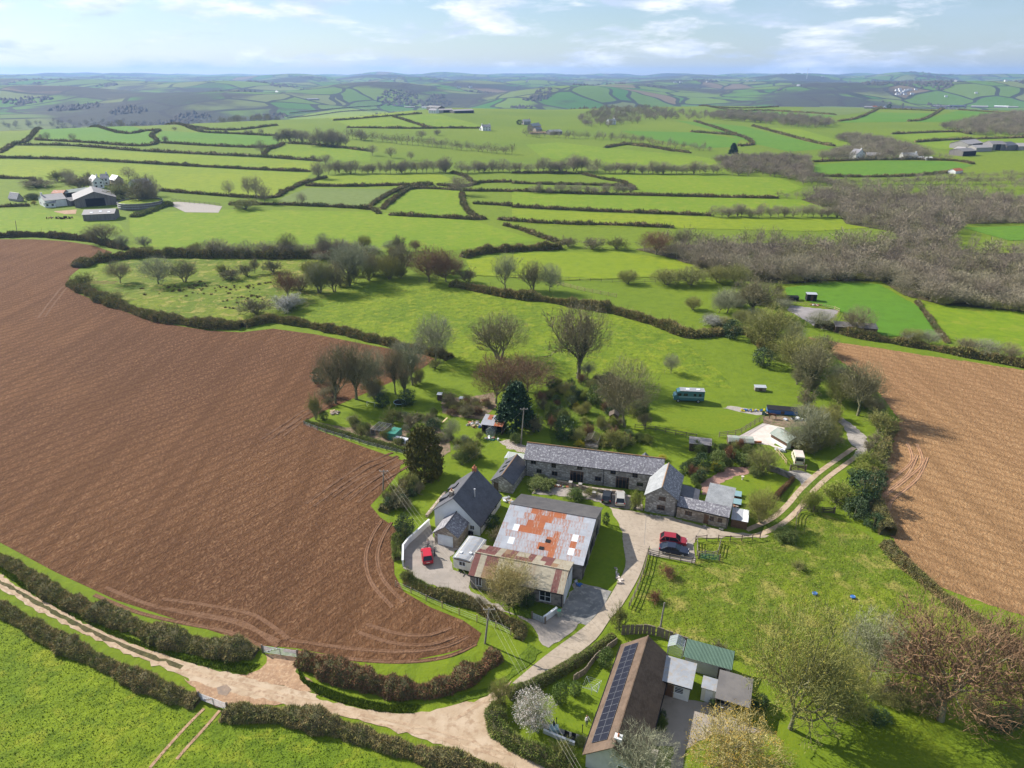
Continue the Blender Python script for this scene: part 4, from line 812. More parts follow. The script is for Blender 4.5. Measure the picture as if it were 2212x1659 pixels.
hedge(path('E', [(1450, 580), (1620, 520), (1750, 470), (1840, 440)]), 5, 2.0, 'hedge_green', 'grassy hedge bank beside the stone stock yard', dens=90, leafs=.4, seed=23)
# ------------------------------------------------------------------ field hedges in the middle distance
HL = [('H', s) for s in ([(0, 662), (60, 625), (150, 572), (250, 552)], [(80, 628), (300, 630), (600, 652), (900, 668), (1150, 680), (1390, 697)], [(150, 605), (350, 615), (560, 630), (650, 628), (680, 610), (655, 585), (690, 565)],
    [(250, 552), (450, 557), (640, 565), (690, 563)], [(700, 618), (900, 630), (1100, 638), (1200, 632), (1225, 622)], [(1140, 668), (1165, 645), (1215, 632)], [(-100, 680), (0, 683), (300, 690), (600, 705), (900, 722), (1150, 735), (1340, 742)],
    [(-60, 768), (0, 770), (150, 775)], [(690, 825), (850, 838), (1050, 853), (1180, 855), (1230, 830), (1320, 790), (1410, 768)], [(1320, 803), (1500, 806), (1750, 800), (1870, 798)], [(1890, 800), (2000, 808), (2080, 790), (2212, 787)],
    [(1600, 890), (1680, 840), (1770, 808), (1870, 800)], [(1650, 905), (1720, 850), (1790, 815), (1990, 822)], [(990, 885), (1200, 885), (1450, 895), (1600, 905), (1640, 925)], [(1680, 930), (1850, 938), (2050, 948), (2095, 948)],
    [(1995, 840), (2005, 890), (2040, 930), (2095, 948)], [(2000, 825), (2212, 828)], [(1950, 745), (2010, 765), (2035, 785)], [(2045, 880), (2212, 890)], [(1250, 490), (1400, 475), (1550, 462), (1650, 456)], [(1240, 510), (1400, 494), (1640, 472)],
    [(1440, 521), (1600, 509), (1820, 491)], [(1700, 505), (1780, 530), (1860, 555)], [(1500, 552), (1800, 556), (2100, 555)], [(550, 540), (800, 545), (1200, 542)], [(800, 545), (870, 570), (1000, 578), (1200, 588)], [(0, 895), (130, 890)], [(1250, 620), (1400, 630), (1600, 655)])] + \
    [('I', s) for s in ([(0, 748), (200, 750), (310, 752)], [(0, 792), (150, 797), (330, 800), (500, 806)], [(310, 755), (400, 775), (480, 790), (530, 820)], [(0, 825), (300, 838), (600, 845), (900, 852), (1150, 857)], [(0, 895), (300, 910), (600, 922), (860, 932)],
    [(-60, 948), (0, 955), (200, 968), (500, 975), (700, 985)], [(470, 622), (620, 640), (770, 662)], [(770, 570), (900, 580), (990, 590), (1040, 622), (980, 632)], [(790, 525), (900, 560), (1000, 595)], [(1040, 545), (1150, 575), (1300, 615), (1390, 632)],
    [(590, 455), (870, 465), (1100, 478), (1300, 490), (1400, 497)], [(1410, 525), (1560, 482), (1690, 448)], [(1710, 525), (1830, 490), (1930, 472)], [(1640, 580), (1900, 570), (1980, 580)], [(1740, 615), (1900, 605), (2212, 595)], [(1300, 700), (1600, 690), (1900, 695), (1990, 710)],
    [(1560, 470), (1700, 474), (1830, 480)], [(1930, 475), (2100, 488), (2212, 500)], [(1290, 760), (1450, 765), (1700, 762), (1900, 745)], [(860, 462), (1000, 468), (1150, 462)], [(400, 640), (520, 625), (700, 655)])] + \
    [('K', s) for s in ([(1180, 0), (1280, 30), (1390, 70), (1500, 105)],)]
HLAB = '''hedge beside the grey lane at the far left edge of the fields
long hedge below the two deep green fields on the left
hedge wrapping the lower and right side of the left deep green field
hedge along the top of the left deep green field
hedge below the right deep green field left of the copse
short hedge stub curving up at the lone tree by the copse
longest hedge crossing left of centre above the left farm
short hedge at the left edge just above the left farm
hedge from the left farm curving up to the clump at the field corner
hedge along the top of the pale square field
hedge right of the lane bend above the small bright field
left hedge of the sunken lane beside the pale square field
right hedge of the sunken lane along the bright square field
hedge between the stock yard and the foot of the sunken lane
hedge along the bottom of the bright square field
winding hedge on the right side of the bright square field
hedge running right from the round tree by the lane
short curved hedge above the round tree by the lane
short hedge right of the winding hedge
topmost hedge on the left shoulder of the hilltop farm
second hedge down on the left shoulder of the hilltop farm
hedge below the hilltop farm running up to its barns
slanting hedge below the hilltop farm houses
level hedge along the foot of the hilltop farm fields
hedge below the ridge trees left of the hilltop farm
lower hedge stepping down right of the deep green fields
short hedge at the left edge below the farm cottage
hedge between the copse and the sloping pasture right of it
hedge at the foot of the wood row right of the slim trees
hedge just above the thin row of small trees
brown hedge curving down at the right of the thin tree row
long hedge just below the thin row of small trees
long hedge below the widest bright strip field
lowest long hedge above the thicket left of the big wood
hedge between the hamlet tree belt and the meadow below it
hooked hedge at the right of the striped green slope
slanting hedge on the left of the striped green slope
slanting hedge on the right of the striped green slope
long level hedge along the far green fields above the valley wood
slanting hedge left of the skyline farm fields
slanting hedge in the middle of the skyline farm fields
hedge along the top of the curved fields behind the right hand farm
hedge dividing the curved fields behind the right hand farm
hedge along the road by the white gabled cottage
level hedge below the orange roofed farmhouse
hedge right of the skyline farm at the picture edge
hedge along the lower side of the green field below the white cottage
short far hedge left of the orange roofed farmhouse
hedge along the top of the meadow below the hamlet
brown hedge slanting down through the pasture to the thicket'''.split('\n')
for k, (z, pts) in enumerate(HL):
    P = path(z, pts); dd = P[0].length
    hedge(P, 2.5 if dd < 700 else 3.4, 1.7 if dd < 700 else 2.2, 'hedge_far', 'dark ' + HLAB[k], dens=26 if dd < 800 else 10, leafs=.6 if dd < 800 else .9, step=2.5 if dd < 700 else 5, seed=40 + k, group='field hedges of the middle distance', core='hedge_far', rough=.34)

# ------------------------------------------------------------------ trees of the middle distance
MIDK = ('mid_a', 'mid_b', 'mid_c', 'mid_d')
def mid(z, bx, by, tx, ty, wpx, label='small bare tree on a hedge line in the middle distance', group='hedgerow trees of the middle distance'):
    return tree(R0.choice(MIDK), z, bx, by, tx, ty - .12 * (by - ty), wpx * 1.25, label, group=group)
for b, t, w in (((990, 845), 782, 45), ((1075, 855), 768, 45), ((1110, 857), 765, 60), ((1145, 880), 805, 60), ((1305, 885), 835, 40), ((1130, 672), 608, 40), ((1380, 772), 702, 60), ((1408, 712), 670, 55), ((1355, 692), 670, 25), ((315, 607), 578, 28), ((205, 604), 572, 25), ((180, 602), 580, 20),
                ((755, 566), 548, 20), ((870, 571), 550, 28), ((975, 577), 560, 15), ((1065, 582), 562, 18), ((1085, 582), 562, 18), ((1130, 586), 556, 22), ((715, 614), 588, 22), ((1610, 672), 628, 40), ((1690, 682), 638, 45), ((1775, 692), 655, 30), ((1925, 745), 680, 50), ((1990, 842), 765, 85), ((1560, 605), 560, 40), ((1820, 600), 565, 40), ((1890, 585), 560, 30)):
    mid('H', b[0], b[1], b[0], t, w)
def row_mass(z, x0, x1, y0, y1, n, hpx, wpx, seed, label, group):
    rs = np.random.RandomState(seed); P = []; hs = []; ws = []
    for i in range(n):
        t = (i + rs.uniform(-.3, .3)) / max(n - 1, 1); b = pix(z, x0 + (x1 - x0) * t, y0 + (y1 - y0) * t + rs.uniform(-3, 3)); P.append((b.x, b.y)); hs.append(px2m(z, hpx * rs.uniform(.7, 1.2), b)); ws.append(px2m(z, wpx * rs.uniform(.8, 1.3), b))
    stuff_trees('tree_belt', label, 'trees', P, hs, ws, [M['twig_wood']], seed)
def row(z, x0, x1, y0, y1, n, hpx, wpx, seed, label, group):
    R = random.Random(seed)
    for i in range(n):
        t = (i + R.uniform(-.3, .3)) / max(n - 1, 1); x = x0 + (x1 - x0) * t; y = y0 + (y1 - y0) * t + R.uniform(-3, 3); mid(z, x, y, x, y - hpx * R.uniform(.7, 1.2), wpx * R.uniform(.8, 1.3), label, group)
row('H', 1425, 1920, 752, 745, 22, 48, 40, 1, 'bare tree in the row along the field edge left of the lane bend', 'row of trees by the lane bend')
row('H', 1195, 1330, 612, 615, 8, 52, 42, 2, 'bare tree in the copse behind the long green pasture', 'copse behind the pasture')
row('H', 1350, 1490, 632, 634, 10, 62, 40, 3, 'bare tree in the tall copse right of the pasture', 'tall copse behind the pasture')
row_mass('H', 1500, 2212, 600, 668, 34, 42, 40, 4, 'belt of bare trees running down past the white cottages', 'tree belt below the cottages')
row('H', 1990, 2205, 746, 744, 9, 45, 42, 5, 'bare field tree standing above the lane hedge', 'field trees above the lane')
row('I', 10, 110, 745, 745, 4, 45, 36, 6, 'bare slim tree at the left end of the wood row', 'slim trees by the wood row')
row('I', 140, 330, 748, 740, 9, 62, 62, 7, 'rounded bare tree in the clump at the hedge end', 'rounded clump at the hedge end')
row('I', 350, 890, 748, 752, 22, 48, 44, 8, 'bare tree in the row along the top of the bright field', 'row above the bright field')
row('I', 95, 520, 835, 836, 14, 38, 34, 9, 'small bare tree in the thin row between two hedges', 'thin row between hedges')
row('I', 870, 1400, 938, 940, 18, 48, 46, 10, 'bare tree in the hedge row ending at the big wood', 'hedge row before the big wood')
row_mass('I', 1160, 1400, 855, 862, 9, 34, 36, 11, 'small bare trees on the upper hedge by the wood', 'upper hedge trees by the wood')
row_mass('I', 1500, 2200, 825, 815, 22, 34, 36, 12, 'small bare trees along the ditch in front of the farm fields', 'ditch trees by the farm')
row_mass('I', 1290, 2250, 800, 792, 44, 36, 44, 61, 'belt of bare trees below the green field of the white cottage', '')
row_mass('I', 1270, 1480, 770, 835, 20, 42, 50, 62, 'bare trees linking the narrow wood with the big wood', '')
row_mass('I', 1750, 2250, 770, 765, 20, 28, 34, 63, 'small bare trees along the hedge by the orange roofed shed', '')
row_mass('I', 1380, 1900, 695, 690, 22, 26, 32, 64, 'bare trees along the road by the white gabled cottage', '')
row_mass('I', 60, 420, 590, 605, 18, 34, 34, 13, 'bare trees around the hamlet of stone houses', 'trees round the hamlet')
row_mass('I', 430, 850, 605, 655, 22, 34, 34, 14, 'bare trees in the belt right of the hamlet', 'belt right of the hamlet')
row('J', 1240, 2120, 432, 430, 16, 85, 95, 15, 'bare tree in the scrub line beyond the rush meadow', 'scrub line trees beyond the meadow')
# the wood on the right: the largest trees singly, the rest as one mass
WOOD = path('L', [(110, 352), (300, 330), (560, 322), (900, 318), (1200, 332), (1560, 292), (1500, 255), (1250, 215), (1200, 150), (1010, 85), (1150, 40), (1500, 50), (2212, 85), (2500, 95), (2500, 205), (1900, 215), (1800, 300), (1900, 370), (2150, 372), (2500, 372), (2500, 715), (2212, 690), (1760, 650), (1560, 600), (1440, 525), (1150, 522), (930, 540), (700, 520), (450, 462), (330, 405)])
sheet('wood_floor', WOOD, .16, M['bracken'], 10)
def wood():
    q = rnd_in(WOOD, 2600, 3); keep = []; cell = {}
    for x, y in q:                                   # keep stems apart
        md = 5.0; k = (int(x // md), int(y // md))
        if any((x - a) ** 2 + (y - b) ** 2 < md * md for i in (-1, 0, 1) for j in (-1, 0, 1) for a, b in cell.get((k[0] + i, k[1] + j), ())): continue
        cell.setdefault(k, []).append((x, y)); keep.append((x, y))
    keep.sort(key=lambda p: math.hypot(*p)); rs = np.random.RandomState(4)
    for x, y in keep[:65]:
        place(R0.choice(MIDK), 'bare_tree', 'grey brown bare tree in the dense wood on the right', 'tree', ground((x, y)), rs.uniform(7, 11), rs.uniform(5.5, 9), 'trees of the dense wood')
    rest = keep[65:]; n = len(rest)
    stuff_trees('wood_mass', 'far part of the grey brown leafless wood on the right', 'wood', rest, rs.uniform(4, 9.5, n), rs.uniform(5, 11.5, n), [M['twig_wood']], 5)
    u = rnd_in(WOOD, 700, 9); n = len(u)
    stuff_trees('wood_understorey', 'tangled brushwood under the trees of the dense wood', 'undergrowth', u, rs.uniform(1.5, 4, n), rs.uniform(3, 6, n), [M['twig_wood']], 6)
wood()
def wood_at(name, label, z, poly, n, hr, wr, seed):
    P = path(z, poly); q = rnd_in(P, n, seed); rs = np.random.RandomState(seed); n = len(q)
    stuff_trees(name, label, 'wood', [tuple(p) for p in q], rs.uniform(*hr, n), rs.uniform(*wr, n), [M['twig_wood']], seed)
wood_at('far_wood', 'narrow leafless wood running between fields toward the white cottages', 'I', [(880, 700), (1050, 685), (1280, 690), (1290, 740), (1260, 800), (1180, 770), (940, 757)], 300, (5, 9), (8, 12), 31)
wood_at('far_wood', 'leafless wood sloping up behind the white gabled cottage', 'I', [(1390, 665), (1480, 640), (1400, 605), (1450, 590), (1620, 615), (1760, 655), (1830, 684), (1700, 690), (1500, 690), (1320, 692)], 380, (5, 9), (9, 13), 32)
wood_at('far_wood', 'dark wood on the hillside at the right edge', 'I', [(1850, 555), (2000, 520), (2150, 500), (2400, 500), (2400, 600), (2100, 590), (1950, 580)], 480, (8, 12), (10, 14), 33)
wood_at('far_wood', 'tree lined ridge on the left before the blue valley', 'H', [(-200, 570), (0, 560), (200, 545), (560, 545), (760, 535), (1000, 530), (1200, 520), (1210, 505), (900, 520), (700, 525), (300, 525), (0, 545), (-200, 550)], 620, (8, 15), (9, 14), 34)
wood_at('far_wood', 'belt of trees crossing the fields right of the hamlet', 'I', [(840, 500), (950, 492), (1150, 505), (1330, 520), (1400, 545), (1300, 560), (1100, 535), (880, 520)], 300, (8, 12), (9, 13), 35)
wood_at('far_wood', 'trees round the hilltop houses above the hamlet', 'I', [(280, 520), (380, 475), (550, 470), (860, 500), (860, 520), (600, 520), (500, 545), (320, 560)], 260, (8, 12), (9, 13), 36)
# far hills: hedges, copses and woods that read as one mass
def far_woods():
    rs = np.random.RandomState(12); n = 90000; d = np.exp(rs.uniform(math.log(1500), math.log(9500), n)); th = np.radians(rs.uniform(-42, 42, n)); x = d * np.sin(th); y = d * np.cos(th)
    w = waves(x, y, 700, 0, 7) + .45 * waves(x, y, 260, 7, 14); ok = w > .95; x, y, d = x[ok], y[ok], d[ok]; z = H(x, y); n = len(x)
    base = np.array([(1, 0, 0), (.3, .95, 0), (-.8, .6, 0), (-.8, -.6, 0), (.3, -.95, 0), (.1, .1, 1.)]); fa = np.array([(i, (i + 1) % 5, 5) for i in range(5)])
    s = (5 + 4 * rs.uniform(0, 1, n)) * np.maximum(1, d / 2600) ** .7; hh = rs.uniform(7, 10, n); V = base[None] * np.stack([s, s, hh], -1)[:, None] * rs.uniform(.7, 1.25, (n, 6, 1)); V += np.stack([x, y, z - 1], -1)[:, None]
    Fa = (fa[None] + (np.arange(n) * 6)[:, None, None]).reshape(-1, 3)
    link('distant_woods', npmesh('distant_woods', V.reshape(-1, 3), Fa, [M['far_wood']]), None, None, 'blue grey woods and hedgerow trees on the distant hills', 'wood', None, 'stuff')
far_woods()

# ------------------------------------------------------------------ building helpers
UP = Vector((0, 0, 1))
def frame_obj(name, me, parent, o, X, Y):
    X = Vector(X).normalized(); Y = Vector(Y); Y = (Y - X * Y.dot(X)).normalized(); Z = X.cross(Y); ob = link(name, me, parent)
    ob.matrix_basis = Matrix(((X.x, Y.x, Z.x, o[0]), (X.y, Y.y, Z.y, o[1]), (X.z, Y.z, Z.z, o[2]), (0, 0, 0, 1))); return ob
def slope(parent, o, X, Y, L, S_, mat, t=.10, name='roof_slope', label=None):
    """roof slope: o is the eaves corner, X runs along the eaves, Y up the slope"""
    mb = MB(); mb.box(0, L, 0, S_, -t, 0); ob = frame_obj(name, mb.mesh(name, M[mat]), parent, o, X, Y)
    if label: ob['label'] = label
    return ob
_sheetmesh = {}
def sheet_mesh(w, l, mat, ridges=6):
    k = (round(w, 3), round(l, 3), mat)
    if k not in _sheetmesh:
        mb = MB(); n = ridges * 2; vs = []; fs = []
        for i in range(n + 1):
            for y in (0, l): vs.append((w * i / n, y, .03 if i % 2 else -.02))
        for i in range(n): fs.append((2 * i, 2 * i + 2, 2 * i + 3, 2 * i + 1))
        mb.add(vs, fs); _sheetmesh[k] = mb.mesh('roof sheet', M[mat])
    return _sheetmesh[k]
def sheets(parent, o, X, Y, L, S_, cols, rows, pick, ridges=6):
    """a roof slope laid in separate corrugated sheets; pick(col, row) names the material"""
    X = Vector(X).normalized(); Y = Vector(Y).normalized(); N = X.cross(Y); w = L / cols; l = S_ / rows
    for r in range(rows):
        for c in range(cols):
            mt = pick(c, r)
            if mt is None: continue
            frame_obj('roof_sheet', sheet_mesh(w * 1.0, l + .12, mt, ridges), parent, Vector(o) + X * (w * c) + Y * (l * r) + N * (.012 * (rows - r) + .004 * (c % 2)), X, Y)
def window(parent, o, n, u, z, w, h, frame='brownframe', bars=(1, 0), name='window', proud=.05, sill='stone'):
    """window on a wall face: o foot of the wall, n outward normal, u along the wall, z sill height"""
    n = Vector(n); r = UP.cross(n); o = Vector(o) + r * u + UP * z; T = Matrix(((r.x, -n.x, 0, o.x), (r.y, -n.y, 0, o.y), (r.z, -n.z, 1, o.z), (0, 0, 0, 1)))
    b = .07; mb = MB()
    mb.box(-w / 2, w / 2, -proud, .02, 0, b, T); mb.box(-w / 2, w / 2, -proud, .02, h - b, h, T); mb.box(-w / 2, -w / 2 + b, -proud, .02, b, h - b, T); mb.box(w / 2 - b, w / 2, -proud, .02, b, h - b, T)
    for k in range(bars[0]): x = -w / 2 + w * (k + 1) / (bars[0] + 1); mb.box(x - .03, x + .03, -proud + .005, .02, b, h - b, T)
    for k in range(bars[1]): q = h * (k + 1) / (bars[1] + 1); mb.box(-w / 2 + b, w / 2 - b, -proud + .008, .02, q - .025, q + .025, T)
    wn = mb.build(name, M[frame], parent)
    mb = MB(); mb.box(-w / 2 + b, w / 2 - b, -.012, .02, b, h - b, T); mb.build('pane', M['glass'], wn)
    if sill: mb = MB(); mb.box(-w / 2 - .1, w / 2 + .1, -.11, .02, -.1, 0, T); mb.build('sill', M[sill], wn)
    return wn
def gable(parent, W, L, eL, zr, eR, xr, wall, roof, ov=.25, t=.10, roof2=None, ridge='ridge', ends=(.0, .0), slopes=True):
    """house with the ridge along local y: gable outline in x-z pushed along y"""
    mb = MB(); mb.prism([(0, 0), (0, eL), (xr, zr), (W, eR), (W, 0)][::-1], 0, L); mb.build('wall', M[wall], parent)
    d = .02
    if slopes:
        for sgn, (x0, z0, x1, z1) in ((1, (0, eL, xr, zr)), (-1, (W, eR, xr, zr))):
            v = Vector((x1 - x0, 0, z1 - z0)); Ls = v.length; v.normalize(); e = Vector((x0, 0, z0)) - v * ov
            nrm = Vector((-v.z, 0, v.x)) if sgn > 0 else Vector((v.z, 0, -v.x)); e = e + nrm * (t + d)
            if sgn > 0: slope(parent, e + Vector((0, L + ov, 0)), (0, -1, 0), v, L + 2 * ov, Ls + ov + .02, roof, t)
            else: slope(parent, e + Vector((0, -ov, 0)), (0, 1, 0), v, L + 2 * ov, Ls + ov + .02, roof2 or roof, t)
    if ridge:
        mb = MB(); mb.tube([(xr, -ov - .01, zr + t + .06), (xr, L + ov + .01, zr + t + .06)], .12, 6, cap=True); mb.build('ridge_tiles', M[ridge], parent)
def chimney(parent, x, y, z0, z1, w=.6, d=.6, mat='stone_brown', pots=1):
    mb = MB(); mb.box(x - w / 2, x + w / 2, y - d / 2, y + d / 2, z0, z1); mb.box(x - w / 2 - .06, x + w / 2 + .06, y - d / 2 - .06, y + d / 2 + .06, z1, z1 + .1); c = mb.build('chimney', M[mat], parent)
    for k in range(pots): mb = MB(); yy = y + (k - (pots - 1) / 2) * .3; mb.tube([(x, yy, z1 + .1), (x, yy, z1 + .5)], [.13, .10], 8, cap=True); mb.build('chimney_pot', M['terracotta'], c)
def door(parent, o, n, u, w, h, mat, frame=None, name='door', z=0.0, planks=0):
    n = Vector(n); r = UP.cross(n); o = Vector(o) + r * u + UP * z; T = Matrix(((r.x, -n.x, 0, o.x), (r.y, -n.y, 0, o.y), (r.z, -n.z, 1, o.z), (0, 0, 0, 1)))
    mb = MB(); mb.box(-w / 2, w / 2, -.04, .02, .02, h, T); d = mb.build(name, M[mat], parent)
    if frame:
        mb = MB(); mb.box(-w / 2 - .09, -w / 2 - .003, -.07, .02, .02, h + .09, T); mb.box(w / 2 + .003, w / 2 + .09, -.07, .02, .02, h + .09, T); mb.box(-w / 2 - .003, w / 2 + .003, -.07, .02, h + .003, h + .09, T); mb.build('door_frame', M[frame], d)
    if planks:
        for k in range(planks):
            a = .06 + (h - .1) * k / planks; mb = MB(); mb.box(-w / 2 + .03, w / 2 - .03, -.065, -.042, a, a + (h - .1) / planks - .03, T); mb.build('door_panel', M[mat], d)
    else: mb = MB(); mb.box(w / 2 - .18, w / 2 - .1, -.08, -.042, h * .45, h * .52, T); mb.build('handle', M['chrome'], d)
    return d
def gutter(parent, a, b, mat='black'): mb = MB(); mb.beam(a, b, .1, .09); mb.build('gutter', M[mat], parent)
def pipe(parent, x, y, z0, z1, mat='black'): mb = MB(); mb.tube([(x, y, z0), (x, y, z1)], .05, 6); mb.build('drainpipe', M[mat], parent)

# ------------------------------------------------------------------ the stone longhouse with its wing and low range
t = thing('stone_longhouse', 'long grey stone house with lichened slate roof above the courtyard', 'house', (2.5 + 5.6 * .245, 117.2 + 5.6 * .969, 0), rad(-104.2))
gable(t, 5.6, 25.3, 3.75, 5.55, 3.75, 2.8, 'stone', 'slate', .3)
F1 = (5.6, 0, 0)
for u, z, w, h, b in ((1.6, 2.75, 1.0, .8, (1, 0)), (5.5, 2.5, .9, .9, (1, 1)), (10.4, 2.75, 1.0, .75, (1, 0)), (16.6, 2.75, 1.0, .75, (1, 0)), (20.6, 2.6, 1.0, .9, (1, 1)), (2.7, .95, 1.0, .9, (1, 0)), (5.7, .85, 1.1, .9, (1, 0)), (13.9, .9, 1.15, .9, (1, 0)), (21.6, .9, 1.2, .8, (1, 0))):
    window(t, F1, (1, 0, 0), u, z, w, h, 'darkwood', b)
for u, w in ((9.9, 2.3), (18.4, 2.2)):
    d = door(t, F1, (1, 0, 0), u, w, 2.3, 'glass', 'brownframe', 'glazed_doors')
    for k in (-1, 0, 1): mb = MB(); mb.box(5.6 + .04, 5.6 + .075, u + k * w / 3.2 - .04, u + k * w / 3.2 + .04, .05, 2.28); mb.build('mullion', M['brownframe'], d)
gutter(t, (5.95, -.2, 3.66), (5.95, 25.4, 3.66))
for y in (.25, 14.9): pipe(t, 5.68, y, 0, 3.6)
mb = MB(); mb.prism([(0, 0), (0, 3.6), (1.4, 5.0), (2.8, 3.6), (2.8, 0)], -2.2, 0, Matrix.Translation((1.2 - 3.5 + 2.2, 20.5, 0)) @ Matrix.Rotation(rad(90), 4, 'Z')); mb.build('rear_gable', M['slate_dark'], t)
t = thing('stone_wing', 'gabled grey stone wing projecting toward the concrete yard', 'house', (23.2, 105.15, 0), rad(-19))
gable(t, 5.3, 8.2, 3.45, 5.45, 3.45, 2.65, 'stone', 'slate_pale', .25, roof2='slate')  # left slope paler than right: its sunlit look is put into the slate colour
window(t, (0, 0, 0), (0, -1, 0), 2.85, 2.75, 1.15, .75, bars=(1, 1)); window(t, (0, 0, 0), (0, -1, 0), 2.75, .85, 1.35, .95, bars=(1, 1))
pipe(t, 5.2, -.08, 0, 3.4)
t = thing('stone_range', 'low brown stone range with narrow slate roof facing the parked cars', 'outbuilding', (28.35, 103.25, 0), rad(-24))
mb = MB(); mb.prism([(0, 0), (0, 2.35), (1.9, 3.05), (2.6, 2.6), (2.6, 0)], 0, 8.5, Matrix(((0, 1, 0, 0), (1, 0, 0, 0), (0, 0, 1, 0), (0, 0, 0, 1)))); mb.build('wall', M['stone_brown'], t)
slope(t, (-.1, -.2, 2.42), (1, 0, 0), (0, 2, .74), 8.75, 2.3, 'slate', .08); slope(t, (8.7, 2.85, 2.55), (-1, 0, 0), (0, -.85, .55), 8.7, 1.0, 'slate_dark', .08)
for u, w in ((2.0, 1.2), (5.9, .75), (7.25, .75)): window(t, (0, 0, 0), (0, -1, 0), u, .95, w, .85, bars=(1, 1))
door(t, (0, 0, 0), (0, -1, 0), 5.0, .8, 1.9, 'brownframe')
gutter(t, (-.1, -.22, 2.3), (8.6, -.22, 2.3)); pipe(t, 8.4, -.08, 0, 2.3)
t = thing('slate_store', 'square store with pale new slate roof behind the low stone range', 'outbuilding', (33.4, 104.2, 0), rad(-24))
mb = MB(); mb.prism([(0, 0), (0, 2.4), (4.4, 3.7), (4.4, 0)], 0, 4.2, Matrix(((0, 1, 0, 0), (1, 0, 0, 0), (0, 0, 1, 0), (0, 0, 0, 1)))); mb.build('wall', M['grey_render'], t)
slope(t, (-.15, -.15, 2.47), (1, 0, 0), (0, 4.4, 1.3), 4.5, 4.85, 'slate_pale', .09); window(t, (0, 0, 0), (0, -1, 0), 1.2, .9, .8, .9, 'white_paint')
t = thing('glass_porch', 'dark slate roofed garden room behind the stone wing', 'outbuilding', (29.6, 106.4, 0), rad(-19))
mb = MB(); mb.prism([(0, 0), (0, 2.5), (2.9, 2.0), (2.9, 0)], 0, 3.6); mb.build('wall', M['black'], t)
slope(t, (3.05, -.1, 2.02), (0, 1, 0), (-3.1, 0, .55), 3.8, 3.2, 'slate_dark', .07)
for k in range(4): window(t, (0, 0, 0), (0, -1, 0), .4 + .7 * k, .5, .62, 1.4, 'darkwood', (0, 0), sill=None)
mb = MB(); mb.box(2.92, 3.0, .1, 3.5, .05, 1.9); mb.build('white_panel', M['white'], t)
# ------------------------------------------------------------------ small stone outbuilding with roof lights, slatted veranda
t = thing('stone_outbuilding', 'small stone outbuilding with roof lights beside the longhouse', 'outbuilding', (-3.75, 112.1, 0), rad(-20))
gable(t, 4.1, 8.0, 2.0, 3.45, 2.0, 2.05, 'stone', 'slate_dark', .2)
for k in range(3):
    y = 2.0 + 1.7 * k; mb = MB(); v = Vector((2.05, 0, 1.45)).normalized(); nn = Vector((-v.z, 0, v.x)); o = Vector((0, y + .8, 2.0)) + v * .9 + nn * .13; mb.box(0, .7, 0, .95, 0, .05); frame_obj('roof_light', mb.mesh('roof light', M['glass']), t, o, (0, -1, 0), v)
door(t, (0, 0, 0), (0, -1, 0), .9, .9, 1.8, 'darkwood')
t = thing('slatted_veranda', 'white slatted pergola roof between the outbuilding and longhouse', 'pergola', (-1.5, 120.0, 0), rad(-17))
for k in range(7): mb = MB(); mb.box(0, 3.6, .38 * k, .38 * k + .17, 2.3, 2.36); mb.build('slat', M['white_paint'], t)
for x in (.1, 3.5): mb = MB(); mb.box(x - .06, x + .06, -.1, 2.6, 2.2, 2.3); mb.build('rail', M['white_paint'], t)
for x in (.1, 3.5):
    for y in (0, 2.4): mb = MB(); mb.box(x - .05, x + .05, y - .05, y + .05, 0, 2.2); mb.build('post', M['white_paint'], t)
mb = MB(); mb.box(-.1, 3.7, -.2, 2.7, .0, .10); mb.build('deck', M['darkwood'], t)
# ------------------------------------------------------------------ white cottage and garage
t = thing('white_cottage', 'white rendered cottage with steep dark slate roof', 'house', (-13.0, 100.6, 0), rad(-19.7))
gable(t, 8.2, 9.7, 3.3, 6.35, 1.95, 3.6, 'white', 'slate_dark', .22, ridge='slate_dark')
chimney(t, 3.5, 9.2, 5.4, 7.0, mat='terracotta', pots=2); chimney(t, 2.6, 1.5, 5.0, 6.6, .6, .7, 'stone_brown', 1)
mb = MB(); mb.tube([(5.6, 4.2, 4.3), (5.6, 4.2, 5.9)], .11, 8, cap=True); mb.tube([(5.6, 4.2, 5.95), (5.6, 4.2, 6.1)], .17, 8, cap=True); mb.build('flue', M['galv'], t)
for u in (2.0, 4.6, 7.2): window(t, (8.2, 0, 0), (1, 0, 0), u, .8, 1.0, .9, 'white_paint', (1, 0), sill='white')
window(t, (0, 0, 0), (0, -1, 0), 6.8, .9, .8, .9, 'white_paint', (1, 0), sill='white')
for y0 in (2.2, 5.6):
    mb = MB(); mb.prism([(-.1, 2.7), (-.1, 4.0), (1.4, 4.9), (1.4, 2.7)], y0, y0 + 1.5); mb.build('dormer', M['slate_dark'], t); window(t, (-.1, y0 + 1.5, 0), (-1, 0, 0), .75, 2.95, .9, .8, 'white_paint', (1, 0), sill=None)
gutter(t, (8.5, -.1, 1.82), (8.5, 9.8, 1.82)); pipe(t, 8.26, .2, 0, 1.8)
t = thing('stone_garage', 'slate roofed stone garage with white up and over door', 'garage', (-12.6, 95.8, 0), rad(-20))
gable(t, 4.1, 4.6, 2.2, 3.7, 2.2, 2.05, 'stone_brown', 'slate', .2, ridge='slate_dark')
door(t, (0, 0, 0), (0, -1, 0), 1.95, 2.5, 1.95, 'white_paint', 'white_paint', 'garage_door', planks=5)
